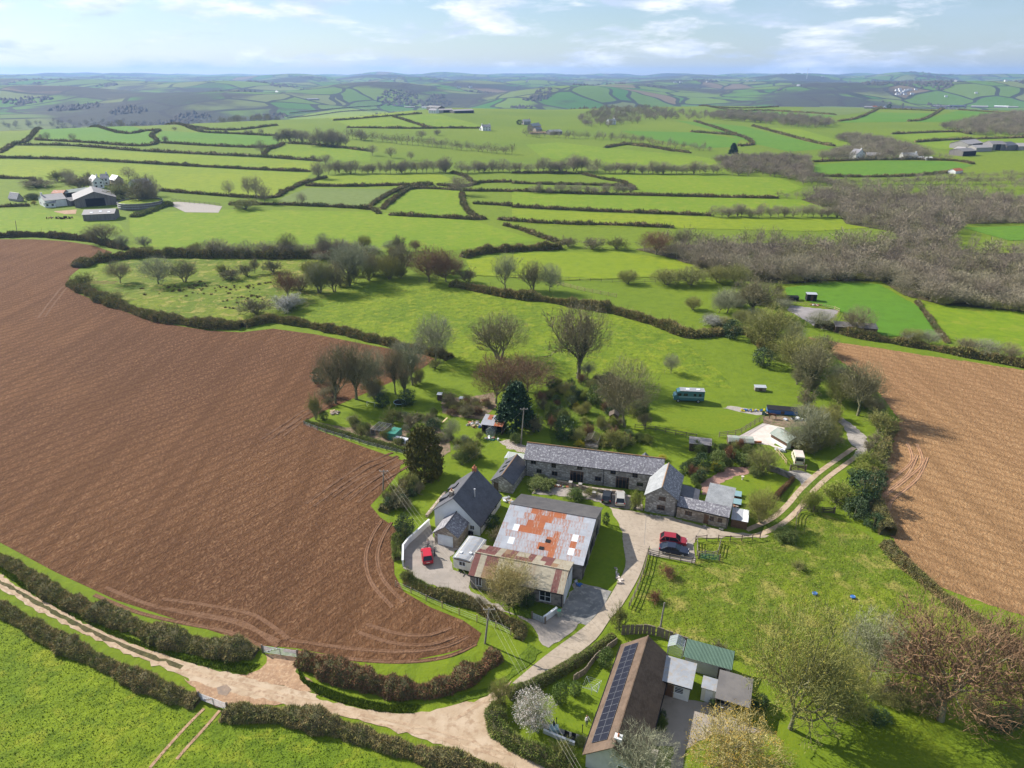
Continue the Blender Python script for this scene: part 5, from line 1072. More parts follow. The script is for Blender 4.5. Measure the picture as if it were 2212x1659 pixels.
# ------------------------------------------------------------------ the big double barn
AB = rad(-17.5); OB = (-6.2, 84.9, 0)
t = thing('front_barn', 'low barn with cream and rust red corrugated roof', 'barn', OB, AB)
mb = MB(); mb.prism([(0, 0), (0, 2.55), (2.9, 4.15), (6.4, 3.05), (6.4, 0)], 0, 14.1, Matrix(((0, 1, 0, 0), (1, 0, 0, 0), (0, 0, 1, 0), (0, 0, 0, 1)))); mb.build('wall', M['block'], t)
redA = {(0, 0), (0, 1), (3, 1), (13, 0), (13, 1), (2, 1)}; redB = {(0, 1), (1, 1), (2, 1), (1, 0), (2, 0), (4, 1), (5, 1), (6, 1), (7, 1), (8, 0), (8, 1), (10, 0), (11, 0), (11, 1), (5, 0)}
brown = {(3, 0), (2, 0), (6, 0), (7, 0)}
sheets(t, (-.15, -.3, 2.5), (1, 0, 0), (0, 2.95, 1.62), 14.4, 3.6, 15, 2, lambda c, r: 'sheet_red' if (c, r) in redA else 'sheet_rustbrown' if (c, r) in brown else 'sheet_cream')
sheets(t, (14.25, 6.55, 3.1), (-1, 0, 0), (0, -3.65, 1.15), 14.4, 3.8, 15, 2, lambda c, r: 'sheet_red' if (14 - c, r) in redB else 'sheet_rustbrown' if (c + r) % 7 == 3 else 'sheet_cream')
mb = MB(); mb.tube([(-.2, 2.9, 4.3), (14.3, 2.9, 4.3)], .11, 6, cap=True); mb.build('ridge_cap', M['sheet_cream'], t)
mb = MB(); mb.box(14.1, 14.16, .6, 5.6, .05, 2.9); d = mb.build('sliding_door', M['white_paint'], t); mb = MB(); mb.box(14.16, 14.2, 3.05, 3.12, .05, 2.9); mb.build('door_edge', M['galv'], d)
window(t, (0, 0, 0), (0, -1, 0), 1.35, .7, .95, 1.5, 'white_paint', (1, 0)); window(t, (0, 0, 0), (0, -1, 0), 11.5, .45, 1.7, 1.75, 'white_paint', (1, 1)); window(t, (0, 0, 0), (0, -1, 0), 3.1, .7, 1.0, 1.5, 'darkwood', (1, 0))
gutter(t, (-.1, -.34, 2.4), (14.2, -.34, 2.4)); pipe(t, 13.95, -.08, 0, 2.4)
t = thing('rusted_barn', 'big barn with silver and orange rusted sheet roof', 'barn', OB, AB)
X0, X1, Y0, YR, Y1 = 1.45, 15.45, 6.65, 15.8, 21.6; EZ0, RZ, EZ1 = 2.65, 5.05, 3.4
mb = MB(); mb.prism([(Y0, 0), (Y0, EZ0), (YR, RZ), (Y1, EZ1), (Y1, 0)], X0, X1, Matrix(((0, 1, 0, 0), (1, 0, 0, 0), (0, 0, 1, 0), (0, 0, 0, 1)))); mb.build('wall', M['block'], t)
def rustpick_core(c, r): return r == 6 and c in (4, 5, 7, 8, 9) or r == 5 and c in (5, 6, 7) or r == 4 and 4 <= c <= 6 or r == 3 and (3 <= c <= 6 or c == 9) or r in (1, 2) and 8 <= c <= 9 or (c, r) in ((7, 1), (12, 2), (9, 0))
def rustpick(c, r):
    if (c, r) in ((2, 1), (2, 3), (12, 3), (12, 1)): return 'sheet_white'
    if rustpick_core(c, r): return 'sheet_rust'
    if any(rustpick_core(c + i, r + j) for i in (-1, 0, 1) for j in (-1, 0, 1)): return 'sheet_zinc_mid'
    return 'sheet_zinc' if (3 <= c <= 12 or (c + r) % 3 == 0) else 'sheet_zinc_clean'
sheets(t, (X0 - .2, Y0 - .1, EZ0 + .06), (1, 0, 0), (0, YR - Y0, RZ - EZ0), X1 - X0 + .4, math.hypot(YR - Y0, RZ - EZ0) + .1, 15, 7, rustpick)
sheets(t, (X1 + .2, Y1 + .3, EZ1 - .04), (-1, 0, 0), (0, YR - Y1, RZ - EZ1), X1 - X0 + .4, math.hypot(YR - Y1, RZ - EZ1) + .35, 15, 2, lambda c, r: 'sheet_grey')
mb = MB(); mb.tube([(X0 - .2, YR, RZ + .12), (X1 + .2, YR, RZ + .12)], .1, 6, cap=True); mb.build('ridge_cap', M['sheet_grey'], t)
dirB = Vector((0, YR - Y0, RZ - EZ0)).normalized()
for x, y in ((8.9, 2.9), (8.3, 1.3)):
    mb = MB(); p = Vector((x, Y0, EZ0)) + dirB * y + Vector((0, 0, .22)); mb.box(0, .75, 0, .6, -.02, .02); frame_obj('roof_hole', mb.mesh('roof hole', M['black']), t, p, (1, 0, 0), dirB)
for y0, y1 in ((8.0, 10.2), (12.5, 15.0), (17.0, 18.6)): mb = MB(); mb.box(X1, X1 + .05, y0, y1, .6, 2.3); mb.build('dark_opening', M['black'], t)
for y in (7.5, 10.5, 15.6, 19): mb = MB(); mb.box(X1, X1 + .12, y, y + .25, 0, EZ1 - .4); mb.build('pier', M['block'], t)
pipe(t, X1 + .08, Y0 + .3, 0, 2.6)
# ------------------------------------------------------------------ static caravan
t = thing('static_caravan', 'cream static caravan with pale grey roof beside the front barn', 'caravan', (-9.0, 89.0, 0), rad(-21))
mb = MB(); mb.prism([(0, .5), (0, 2.3), (.25, 2.5), (2.75, 2.5), (3, 2.3), (3, .5)][::-1], 0, 5.8); mb.build('body', M['cream'], t)
mb = MB(); mb.prism([(-.06, 2.33), (-.06, 2.42), (.9, 2.62), (2.1, 2.62), (3.06, 2.42), (3.06, 2.33)][::-1], -.08, 5.88); rf = mb.build('roof', M['roof_grey'], t)
for x, y in ((.8, 1.2), (2.2, 1.6)): mb = MB(); mb.box(x - .2, x + .2, y - .2, y + .2, 2.55, 2.75); mb.build('vent', M['white_paint'], rf)
window(t, (0, 0, 0), (0, -1, 0), 1.5, 1.2, 1.1, .85, 'white_paint', (1, 0), sill=None); window(t, (0, 5.8, 0), (-1, 0, 0), 1.6, 1.2, 1.3, .8, 'white_paint', (1, 0), sill=None); window(t, (0, 5.8, 0), (-1, 0, 0), 4.2, 1.2, 1.0, .8, 'white_paint', (0, 0), sill=None)
mb = MB(); mb.box(.15, 2.85, -.02, -.005, 2.1, 2.25); mb.build('trim', M['brownframe'], t)
for x in (.1, 2.7): mb = MB(); mb.tube([(x, 2.7, .32), (x + .2, 2.7, .32)], .32, 12, cap=True); mb.build('wheel', M['rubber'], t)
mb = MB(); mb.box(.2, 2.8, .3, 5.5, .35, .5); mb.beam((1.5, .3, .45), (1.5, -.9, .45), .1); mb.build('chassis', M['black'], t)
for y in (.6, 5.2): mb = MB(); mb.box(.3, .55, y, y + .25, 0, .36); mb.build('leg', M['black'], t)
# ------------------------------------------------------------------ bungalow and its outbuildings
t = thing('bungalow', 'long bungalow with brown tiled roof and solar panels', 'house', (8.1, 55.0, 0), rad(-21.8))
gable(t, 6.0, 16.9, 2.25, 4.6, 2.25, 3.0, 'grey_render', 'tile_brown', .35, ridge='tile_brown')
v = Vector((3.0, 0, 2.35)).normalized(); nn = Vector((-v.z, 0, v.x)); arr = []
for r in range(2):
    for c in range(15):
        p = Vector((0, 16.4, 2.25)) + v * (.55 + r * 1.06) + Vector((0, -1.03 * c, 0)) + nn * .17; mb = MB(); mb.box(0, 1.0, 0, 1.03, 0, .04)
        o = frame_obj('solar_panel', mb.mesh('solar panel', M['solar']), t, p, (0, -1, 0), v)
        mb = MB()
        for a, b, c_, d_ in ((0, 1.0, 0, .018), (0, 1.0, 1.012, 1.03), (0, .018, .018, 1.012), (.982, 1.0, .018, 1.012)): mb.box(a, b, c_, d_, .041, .05)
        mb.build('panel_frame', M['panel_frame'], o)
chimney(t, 3.2, .9, 3.6, 5.0, .75, .6, 'white', 1)
for u, w in ((2, 1.2), (5, 1.6), (8.5, 1.6), (12, 1.6), (15, 1.0)): window(t, (0, 16.9, 0), (-1, 0, 0), u, .8, w, 1.1, 'white_paint', (1, 0), sill='white')
window(t, (6.0, 0, 0), (1, 0, 0), 2.2, .8, 1.4, 1.1, 'white_paint', (1, 0)); window(t, (6.0, 0, 0), (1, 0, 0), 5.2, .8, 1.4, 1.1, 'white_paint', (1, 0)); window(t, (0, 0, 0), (0, -1, 0), 4.2, .9, 1.4, 1.1, 'white_paint', (1, 0))
gutter(t, (-.4, 0, 2.12), (-.4, 16.9, 2.12)); gutter(t, (6.4, 0, 2.12), (6.4, 16.9, 2.12))
mb = MB(); mb.box(6.1, 7.3, .6, 3.0, 2.35, 2.5); mb.build('porch_roof', M['sand_pale'], t)
for y in (.75, 2.85): mb = MB(); mb.box(7.1, 7.2, y - .05, y + .05, 0, 2.35); mb.build('porch_post', M['white_paint'], t)
t = thing('flat_roofed_extension', 'white flat roofed extension with brown door beside the bungalow', 'extension', (18.35, 65.05, 0), rad(-21.8))
mb = MB(); mb.box(0, 3.3, 0, 3.6, 0, 2.4); mb.build('wall', M['white'], t)
mb = MB(); mb.quadslab((-.25, -.35, 2.55), (3.6, -.35, 2.55), (3.6, 3.8, 2.75), (-.25, 3.8, 2.75), .12); mb.build('roof', M['roof_grey'], t)
mb = MB(); mb.box(-.2, 3.55, -.36, -.33, 2.36, 2.52); mb.build('fascia', M['black'], t)
door(t, (0, 0, 0), (0, -1, 0), .95, .95, 2.0, 'brownframe', 'palewood'); window(t, (0, 0, 0), (0, -1, 0), 2.1, .95, 1.1, 1.0, 'white_paint', (0, 3), sill='white')
t = thing('green_roofed_shed', 'block shed with green ribbed metal roof at the paddock edge', 'shed', (22.1, 69.15, 0), rad(-22))
mb = MB(); mb.box(0, 5.6, 0, 2.3, 0, 2.05); mb.build('wall', M['grey_render'], t)
sheets(t, (-.2, -.25, 2.15), (1, 0, 0), (0, 2.8, .4), 6.0, 2.85, 6, 1, lambda c, r: 'sheet_green')
door(t, (0, 0, 0), (0, -1, 0), 4.6, .9, 1.8, 'darkwood')
t = thing('white_store', 'small white flat topped store beside the carport', 'shed', (23.0, 64.15, 0), rad(-22))
mb = MB(); mb.box(0, 1.75, 0, 1.7, 0, 2.05); mb.build('wall', M['cream'], t); mb = MB(); mb.quadslab((-.1, -.1, 2.12), (1.85, -.1, 2.12), (1.85, 1.8, 2.25), (-.1, 1.8, 2.25), .08); mb.build('roof', M['roof_grey'], t); door(t, (0, 0, 0), (0, -1, 0), .9, .85, 1.8, 'white_paint')
t = thing('carport', 'timber carport with dark felt roof under the young leafed oak', 'carport', (24.2, 62.4, 0), rad(-22))
mb = MB(); mb.quadslab((-.1, -.1, 2.3), (3.9, -.1, 2.3), (3.9, 4.4, 2.55), (-.1, 4.4, 2.55), .1); mb.build('roof', M['sheet_grey'], t)
for x in (.05, 3.75):
    for y in (.1, 2.2, 4.2): mb = MB(); mb.box(x - .06, x + .06, y - .06, y + .06, 0, 2.28); mb.build('post', M['darkwood'], t)
for x in (.05, 3.75): mb = MB(); mb.beam((x, 0, 2.2), (x, 4.3, 2.35), .1, .14); mb.build('beam', M['darkwood'], t)
mb = MB(); mb.box(0, 3.8, 4.27, 4.33, .1, 2.2); mb.build('back_panel', M['darkwood'], t)
def greenhouse(name, label, loc, rz, W, L, e, r, glass='greenhouse_glass', frame='alu', n=4, base=0):
    t = thing(name, label, 'greenhouse', loc, rz); P = [(0, base), (0, e), (W / 2, r), (W, e), (W, base)]
    for k in range(n + 1):
        y = L * k / n
        for a, b in zip(P, P[1:]): mb = MB(); mb.beam((a[0], y, a[1]), (b[0], y, b[1]), .05); mb.build('glazing_bar', M[frame], t)
    for x, z in ((0, base + .03), (0, e), (W / 2, r), (W, e), (W, base + .03)): mb = MB(); mb.beam((x, 0, z), (x, L, z), .055); mb.build('rail', M[frame], t)
    if base: mb = MB(); mb.box(-.1, W + .1, -.1, L + .1, 0, base); mb.build('base_wall', M['stone_brown'], t)
    if glass:
        for a, b in zip(P, P[1:]):
            for k in range(n): mb = MB(); y0 = L * k / n + .03; y1 = L * (k + 1) / n - .03; mb.add([(a[0], y0, a[1]), (b[0], y0, b[1]), (b[0], y1, b[1]), (a[0], y1, a[1])], [(0, 1, 2, 3)]); mb.build('pane', M[glass], t)
        for y in (.01, L - .01): mb = MB(); mb.add([(x, y, z) for x, z in P], [(0, 1, 2, 3, 4)]); mb.build('end_pane', M[glass], t)
    return t
g = pix('C', 1350, 375); greenhouse('greenhouse', 'small aluminium greenhouse behind the bungalow', (g.x, g.y - .2, 0), rad(-22), 2.0, 2.0, 1.3, 1.95)
g = pix('Q', 840, 1130); greenhouse('glasshouse_frame', 'old glasshouse in front of the rusty garden shed', (g.x, g.y, 0), rad(-15), 1.9, 2.6, 1.3, 2.0, frame='greywood')
g = pix('R', 500, 1190); greenhouse('glasshouse_frame', 'bare timber glasshouse frame behind the longhouse', (g.x, g.y, 0), rad(-18), 2.6, 3.4, 1.5, 2.2, None, 'greywood', 8, .5)
# ------------------------------------------------------------------ garden shed with the rusty roof
g = pix('Q', 760, 1080)
t = thing('garden_shed', 'black open fronted shed with rusty grey sheet roof in the garden', 'shed', (g.x, g.y, 0), rad(-14))
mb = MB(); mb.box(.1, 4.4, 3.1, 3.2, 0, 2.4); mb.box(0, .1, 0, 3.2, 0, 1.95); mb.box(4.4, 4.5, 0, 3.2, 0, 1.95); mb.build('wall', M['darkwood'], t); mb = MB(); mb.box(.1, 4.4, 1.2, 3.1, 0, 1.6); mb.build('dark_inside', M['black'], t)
sheets(t, (-.2, -.35, 2.15), (1, 0, 0), (0, 4.0, .45), 4.9, 4.1, 5, 2, lambda c, r: 'sheet_rust' if (c, r) in ((4, 0), (3, 0), (1, 1)) else 'sheet_zinc' if c > 1 else 'sheet_zinc_clean')
for x in (.1, 2.2, 4.4): mb = MB(); mb.box(x - .05, x + .05, -.05, .05, 0, 2.2); mb.build('post', M['darkwood'], t)
# ------------------------------------------------------------------ stable yard
g = pix('T', 1340, 790)
t = thing('stable', 'white walled stable with brown boarding and mossy metal roof', 'stable', (g.x - .2, g.y, 0), rad(28))
gable(t, 3.6, 4.4, 1.7, 2.5, 1.7, 1.8, 'white', 'sheet_moss', .3, .05, ridge=None)
for k in range(4): mb = MB(); mb.box(-.06, -.005, .02, 4.38, .85 + .21 * k, 1.03 + .21 * k); mb.build('board', M['brownframe'], t)
door(t, (0, 0, 0), (0, -1, 0), 1.8, 1.1, 1.8, 'brownframe')
mb = MB(); mb.prism([(0, 1.72), (1.8, 2.5), (3.6, 1.72)][::-1], -.06, -.005); mb.build('gable_boards', M['brownframe'], t)
t.location = pix('T', 1345, 785); t.rotation_euler.z = rad(25)
g = pix('T', 480, 735)
t = thing('low_tin_shed', 'low shed with curved mossy tin roof beside the pale pad', 'shed', (g.x, g.y, 0), rad(-8))
mb = MB(); mb.box(0, 4.9, 0, 2.6, 0, 1.2); mb.build('wall', M['darkwood'], t)
for k in range(3): a0, a1 = math.pi * (.12 + .253 * k), math.pi * (.12 + .253 * (k + 1)); p0 = Vector((-.15, 1.3 - 1.5 * math.cos(a0), .75 + .9 * math.sin(a0))); p1 = Vector((-.15, 1.3 - 1.5 * math.cos(a1), .75 + .9 * math.sin(a1))); sheets(t, p0, (1, 0, 0), p1 - p0, 5.2, (p1 - p0).length, 5, 1, lambda c, r: 'sheet_moss')
g = pix('T', 0, 800)
t = thing('felt_roofed_shed', 'dark flat felt roofed shed behind the laurel', 'shed', (g.x - 1.5, g.y, 0), rad(-14))
mb = MB(); mb.box(0, 4.2, 0, 2.4, 0, 1.7); mb.build('wall', M['darkwood'], t); mb = MB(); mb.quadslab((-.15, -.15, 1.78), (4.35, -.15, 1.78), (4.35, 2.55, 2.0), (-.15, 2.55, 2.0), .08); mb.build('roof', M['arena'], t)
g = pix('R', 940, 720)
t = thing('summer_shed', 'small brown roofed garden shed under the forked tree', 'shed', (g.x, g.y, 0), rad(-10))
gable(t, 1.9, 1.9, 1.3, 1.9, 1.3, .95, 'darkwood', 'tile_dark', .15, .05, ridge=None)
g = pix('Y', 985, 730)
t = thing('long_field_shelter', 'long dark mossy field shelter at the hedge by the riding arena', 'shed', (g.x, g.y, 0), rad(-12))
mb = MB(); mb.box(0, 11.5, 0, 3.2, 0, 1.9); mb.build('wall', M['darkwood'], t); sheets(t, (-.2, -.3, 1.95), (1, 0, 0), (0, 3.6, .5), 11.9, 3.8, 8, 1, lambda c, r: 'sheet_grey')
def box_trailer(zm, x, y, w, d, h, wall, roof, name, label, rz=0):
    g = pix(zm, x, y); t = thing(name, label, 'shelter', (g.x, g.y, 0), rz)
    mb = MB(); mb.box(-w / 2, w / 2, 0, d, .12, h); mb.build('body', M[wall], t); mb = MB(); mb.quadslab((-w / 2 - .1, -.1, h + .06), (w / 2 + .1, -.1, h + .06), (w / 2 + .1, d + .1, h + .2), (-w / 2 - .1, d + .1, h + .2), .06); mb.build('roof', M[roof], t)
    for x in (-w / 2 + .2, w / 2 - .2): mb = MB(); mb.box(x - .1, x + .1, 0, d, 0, .12); mb.build('skid', M['darkwood'], t)
    mb = MB(); mb.box(-.4, .4, -.03, -.004, .2, h * .85); mb.build('door', M['darkwood'], t)
box_trailer('Y', 668, 310, 3.2, 2.2, 2.4, 'black', 'galv', 'field_shelter', 'square black field shelter with pale roof in the right pasture', rad(-8))
box_trailer('Y', 410, 300, 4.2, 1.8, 1.2, 'black', 'black', 'covered_trailer', 'low black covered trailer left of the square shelter', rad(-4))
box_trailer('G', 810, 240, 2.6, 1.3, 1.0, 'greywood', 'galv', 'chicken_house', 'small grey hen house with pale roof in the green field', rad(-6))
box_trailer('P', 2045, 235, 1.0, 1.0, 1.5, 'darkwood', 'galv', 'tall_hutch', 'tall dark hutch with pale lid in the back garden', rad(-10))
box_trailer('Q', 370, 470, 1.3, .9, .6, 'white_paint', 'galv', 'rabbit_hutch', 'low white hutch with grey felt roof in the back garden', rad(-20))
box_trailer('T', 1290, 265, 6.5, 2.0, 1.1, 'blue_tub', 'black', 'dark_container', 'long dark blue container at the top of the horse yard', rad(-12))
# ------------------------------------------------------------------ farms farther off
def farm(zm, xl, yl, xr, yr, D, e, r, wall, roof, label, name='farm_barn', cat='barn', axis='x', wins=0, chim=0, opening=None, sky=0, roof2=None):
    a = pix(zm, xl, yl); b = pix(zm, xr, yr); L = math.hypot(b.x - a.x, b.y - a.y); an = math.atan2(b.y - a.y, b.x - a.x); z = min(Hs(a.x, a.y), Hs(b.x, b.y)) - .3
    t = thing(name, label, cat, (a.x, a.y, z), an); Q = Matrix(((0, 1, 0, 0), (1, 0, 0, 0), (0, 0, 1, 0), (0, 0, 0, 1))); mb = MB()
    if axis == 'x':
        mb.prism([(0, 0), (0, e), (D / 2, r), (D, e), (D, 0)], 0, L, Q); mb.build('wall', M[wall], t)
        for s_, y0 in ((1, -.3), (-1, D + .3)):
            o = Vector((-.3 if s_ > 0 else L + .3, y0, e - .3 * (r - e) / (D / 2) + .18)); slope(t, o, (s_, 0, 0), (0, s_ * D / 2, r - e), L + .6, math.hypot(D / 2 + .3, (r - e) * (1 + .6 / D)) + .03, roof, .14)
    else:
        mb.prism([(0, 0), (0, e), (L / 2, r), (L, e), (L, 0)][::-1], 0, D); mb.build('wall', M[wall], t)
        for s_, x0 in ((1, -.3), (-1, L + .3)):
            o = Vector((x0, D + .3 if s_ > 0 else -.3, e - .3 * (r - e) / (L / 2) + .18)); slope(t, o, (0, -s_, 0), (s_ * L / 2, 0, r - e), D + .6, math.hypot(L / 2 + .3, (r - e) * (1 + .6 / L)) + .03, roof, .14)
    for k in range(wins):
        for zz in ((.9, 3.1) if e > 4.2 else (.9,)): window(t, (0, 0, 0), (0, -1, 0), L * (k + .5) / wins, zz + .3, 1.1, 1.1, 'white_paint' if wall != 'white' else 'brownframe', (1, 0), sill=None)
    for k in range(chim): chimney(t, (L - .6 if k == 0 else .6) if axis == 'x' else L / 2, D / 2 if axis == 'x' else (.6 if k == 0 else D - .6), r - .8, r + 1.3, .8, .8, 'white' if wall == 'white' else 'stone_brown', 1)
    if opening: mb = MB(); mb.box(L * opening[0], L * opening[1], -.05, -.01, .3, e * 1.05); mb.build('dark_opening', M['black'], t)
    for k in range(sky): mb = MB(); mb.box(0, 1.3, 0, 1.3, 0, .03); v = Vector((0, D / 2, r - e)).normalized(); frame_obj('roof_light', mb.mesh('roof light', M['sheet_white']), t, Vector((L * (k + .8) / (sky + .6), 0, e)) + v * (1.2 + 1.0 * (k % 2)) + Vector((0, 0, .25)), (1, 0, 0), v)
    return t
farm('E', 905, 620, 1245, 605, 11, 3.6, 5.2, 'board_farm', 'sheet_farm_pale', 'open sided farm shed with pale roof lights at the left farm', sky=3)
farm('E', 815, 475, 1270, 440, 26, 4.6, 8.4, 'board_farm', 'sheet_farm', 'very large dark roofed cattle barn at the left farm', axis='y', opening=(.26, .72))
farm('E', 660, 440, 775, 455, 16, 3.0, 4.4, 'board_farm', 'sheet_farm', 'lower lean shed against the large cattle barn', axis='y')
farm('E', 720, 370, 985, 330, 8, 3.2, 4.4, 'board_farm', 'sheet_moss', 'long low farm shed with pale green roof behind the cattle barn', opening=(0.02, .6))
farm('E', 570, 375, 690, 375, 7, 3.4, 4.8, 'sheet_rustbrown', 'sheet_rust', 'rusty red brown farm shed with white patches', opening=(.05, .4))
farm('E', 430, 440, 500, 475, 11, 4.2, 6.6, 'white', 'sheet_farm_pale', 'small white farm cottage with grey roof at the left farm', 'farmhouse', 'house', 'y', 2, 1)
farm('E', 490, 475, 605, 470, 6, 2.8, 4.0, 'white', 'slate', 'white lean extension of the small farm cottage', 'farmhouse', 'house', 'x', 2)
farm('E', 190, 410, 260, 400, 9, 2.0, 5.0, 'stone', 'slate', 'grey slate roofed outhouse left of the white farm cottage', 'outhouse', 'outbuilding', 'y')
farm('E', 1020, 270, 1130, 260, 12, 5.0, 8.0, 'white', 'slate', 'white farmhouse with two chimneys behind the cattle barn', 'farmhouse', 'house', 'y', 2, 1)
farm('E', 1100, 235, 1175, 232, 7, 5.0, 7.4, 'white', 'slate', 'white rear range of the farmhouse with tall chimney', 'farmhouse', 'house', 'x', 2, 1)
farm('E', 1250, 225, 1340, 215, 9, 3.2, 6.0, 'stone_brown', 'slate_pale', 'brown stone farm building with pale roof right of the farmhouse', 'outhouse', 'outbuilding', 'y', 1)
farm('E', 1395, 255, 1490, 275, 10, 3.2, 6.0, 'white', 'slate_pale', 'white ended farm building right of the stone one', 'outhouse', 'outbuilding', 'y', 1)
g = pix('E', 1415, 505)
t = thing('slurry_tank', 'round dark slurry store with green scum at the left farm', 'tank', (g.x, g.y + 12, 0))
mb = MB(); n = 28; mb.add([(12 * math.cos(6.2832 * k / n), 12 * math.sin(6.2832 * k / n), z) for z in (0, 3.6) for k in range(n)], [(k, (k + 1) % n, n + (k + 1) % n, n + k) for k in range(n)]); mb.build('wall', M['board_farm'], t)
mb = MB(); mb.add([(11.9 * math.cos(6.2832 * k / n), 11.9 * math.sin(6.2832 * k / n), 3.0) for k in range(n)], [tuple(range(n))]); mb.build('scum', M['grass_yellow'], t)
for z in (1.2, 2.4, 3.6): mb = MB(); mb.tube([(12.03 * math.cos(6.2832 * k / n), 12.03 * math.sin(6.2832 * k / n), z) for k in range(n + 1)], .08, 4); mb.build('rim', M['galv'], t)
# hill farm, hamlet, right hand farm, scattered houses
for a in (('W', 412, 96, 545, 92, 14, 4.5, 6.5, 'sheet_farm_pale', 'sheet_farm_pale', 'pale hilltop barn left of the long barn', (.3, .9)), ('W', 548, 98, 728, 96, 14, 4.5, 6.5, 'board_farm', 'sheet_farm_pale', 'long dark hilltop barn with pale roof', (.05, .95)),
          ('W', 300, 68, 405, 72, 14, 5, 7.5, 'board_farm', 'sheet_farm', 'dark hilltop barn behind the white farmhouse', None), ('W', 100, 46, 195, 50, 12, 4, 6, 'sheet_rustbrown', 'sheet_farm_pale', 'pale pinkish shed at the left of the hilltop farm', None), ('W', 10, 34, 95, 38, 14, 4, 6.5, 'board_farm', 'slate_dark', 'dark shed at the far left of the hilltop farm', None),
          ('W', 1418, 292, 1522, 286, 10, 3.5, 5.5, 'board_farm', 'slate_pale', 'dark hamlet barn with white gable', (.2, .6)), ('W', 1235, 284, 1400, 284, 5, 2.0, 2.8, 'stone_brown', 'sheet_rustbrown', 'low reddish stone range below the hamlet', None),
          ('X', 1440, 682, 1530, 690, 14, 4, 6, 'sheet_farm_pale', 'sheet_farm_pale', 'pale low barn left of the right hand farm', None), ('X', 1545, 716, 1690, 706, 14, 4.5, 6.5, 'board_farm', 'sheet_farm', 'dark fronted barn nearest in the right hand farm', (.03, .97)), ('X', 1600, 640, 1765, 620, 18, 5, 8, 'sheet_farm_pale', 'sheet_farm_pale', 'broad barn at the back of the right hand farm', (.3, .95)),
          ('X', 1690, 668, 1860, 660, 12, 4, 6, 'sheet_farm_pale', 'sheet_farm_pale', 'pale shed in the middle of the right hand farm', None), ('X', 1862, 652, 2010, 652, 18, 6, 8.5, 'sheet_farm', 'sheet_farm', 'tall grey barn of the right hand farm', (.25, .6)), ('X', 2015, 655, 2150, 645, 18, 5, 7.5, 'board_farm', 'slate_dark', 'dark barn toward the edge of the right hand farm', None), ('X', 2150, 650, 2260, 650, 14, 4, 6.5, 'sheet_farm_pale', 'sheet_farm_pale', 'barn at the right picture edge', None),
          ('X', 1225, 180, 1400, 188, 20, 5, 7, 'board_farm', 'sheet_farm', 'long grey barn of the skyline farm', None), ('X', 1410, 188, 1580, 186, 20, 6, 9, 'board_farm', 'slate_dark', 'dark barn of the skyline farm', None), ('X', 1635, 190, 1820, 192, 20, 5, 8, 'sheet_farm_pale', 'sheet_farm_pale', 'pale barn of the skyline farm', None), ('X', 1885, 188, 2040, 190, 16, 5, 7, 'sheet_farm_pale', 'sheet_white', 'white roofed barn of the skyline farm', None), ('X', 2035, 192, 2150, 190, 14, 4, 6, 'sheet_farm_pale', 'sheet_farm_pale', 'last pale shed of the skyline farm', None),
          ('X', 515, 738, 662, 740, 9, 2.8, 5, 'stone_brown', 'sheet_farm_pale', 'brown roofed barn beside the white gabled cottage', None), ('X', 1470, 906, 1548, 896, 6, 2.4, 3.8, 'white', 'sheet_rust', 'small shed with orange red roof by the ditch trees', None), ('X', 482, 200, 570, 202, 9, 3, 5, 'stone', 'slate', 'grey barn left of the orange roofed farmhouse', None), ('H', 1330, 432, 1380, 432, 14, 5, 7, 'sheet_farm_pale', 'sheet_farm_pale', 'pale barn in the blue valley', None)):
    farm(*a[:11], opening=a[11])
for a in (('W', 318, 98, 385, 100, 8, 5, 7.5, 'white', 'slate', 'white hilltop farmhouse in front of the barns', 3, 2), ('W', 255, 50, 315, 56, 8, 5, 7.5, 'white', 'sheet_farm_pale', 'white hilltop house left of the farmhouse', 2, 1), ('W', 805, 256, 880, 256, 9, 5, 7.5, 'white', 'slate', 'white cottage with dormers on the pasture edge', 3, 2), ('W', 775, 250, 805, 254, 7, 2.6, 4, 'white', 'slate', 'low white annexe left of the pasture cottage', 1, 0), ('W', 1175, 200, 1238, 200, 8, 4.5, 7, 'stone', 'slate_pale', 'grey house at the top of the hamlet', 2, 1), ('W', 1255, 258, 1330, 250, 8, 6, 9, 'stone_brown', 'slate_pale', 'tall stone house in the middle of the hamlet', 2, 1), ('W', 1285, 268, 1340, 266, 7, 3.5, 6, 'stone_brown', 'slate', 'smaller stone house below the tall hamlet house', 2, 1), ('W', 1945, 200, 2005, 198, 8, 5, 7.5, 'white', 'slate_pale', 'white house among trees above the hamlet', 2, 1), ('W', 1985, 152, 2015, 152, 7, 4, 6, 'white', 'slate', 'small white house in the far trees', 1, 0),
          ('X', 632, 196, 722, 194, 9, 5, 8, 'white', 'slate', 'white farmhouse beside a round dark tree', 2, 1), ('X', 577, 198, 630, 196, 8, 3, 5, 'cream', 'terracotta', 'orange roofed annexe of the white farmhouse', 1, 0), ('X', 905, 748, 1065, 750, 11, 3, 5.5, 'white', 'slate_pale', 'long low white bungalow by the valley wood', 4, 1), ('X', 1075, 752, 1130, 752, 4, 2.2, 2.9, 'white', 'white', 'white mobile home beside the long bungalow', 2, 0), ('X', 1150, 758, 1225, 756, 4, 2.2, 2.9, 'white', 'white', 'second white mobile home farther right', 2, 0), ('I', 1480, 0, 0, 0, 0, 0, 0, '', '', '', 0, 0)):
    if a[5]: farm(*a[:10], a[10], 'house', 'house', wins=a[11], chim=a[12])
farm('X', 392, 744, 492, 738, 8, 4.2, 8.2, 'white', 'slate', 'white gabled cottage in front of the valley wood', 'house', 'house', 'y', 2, 1)
rs_ = random.Random(8)
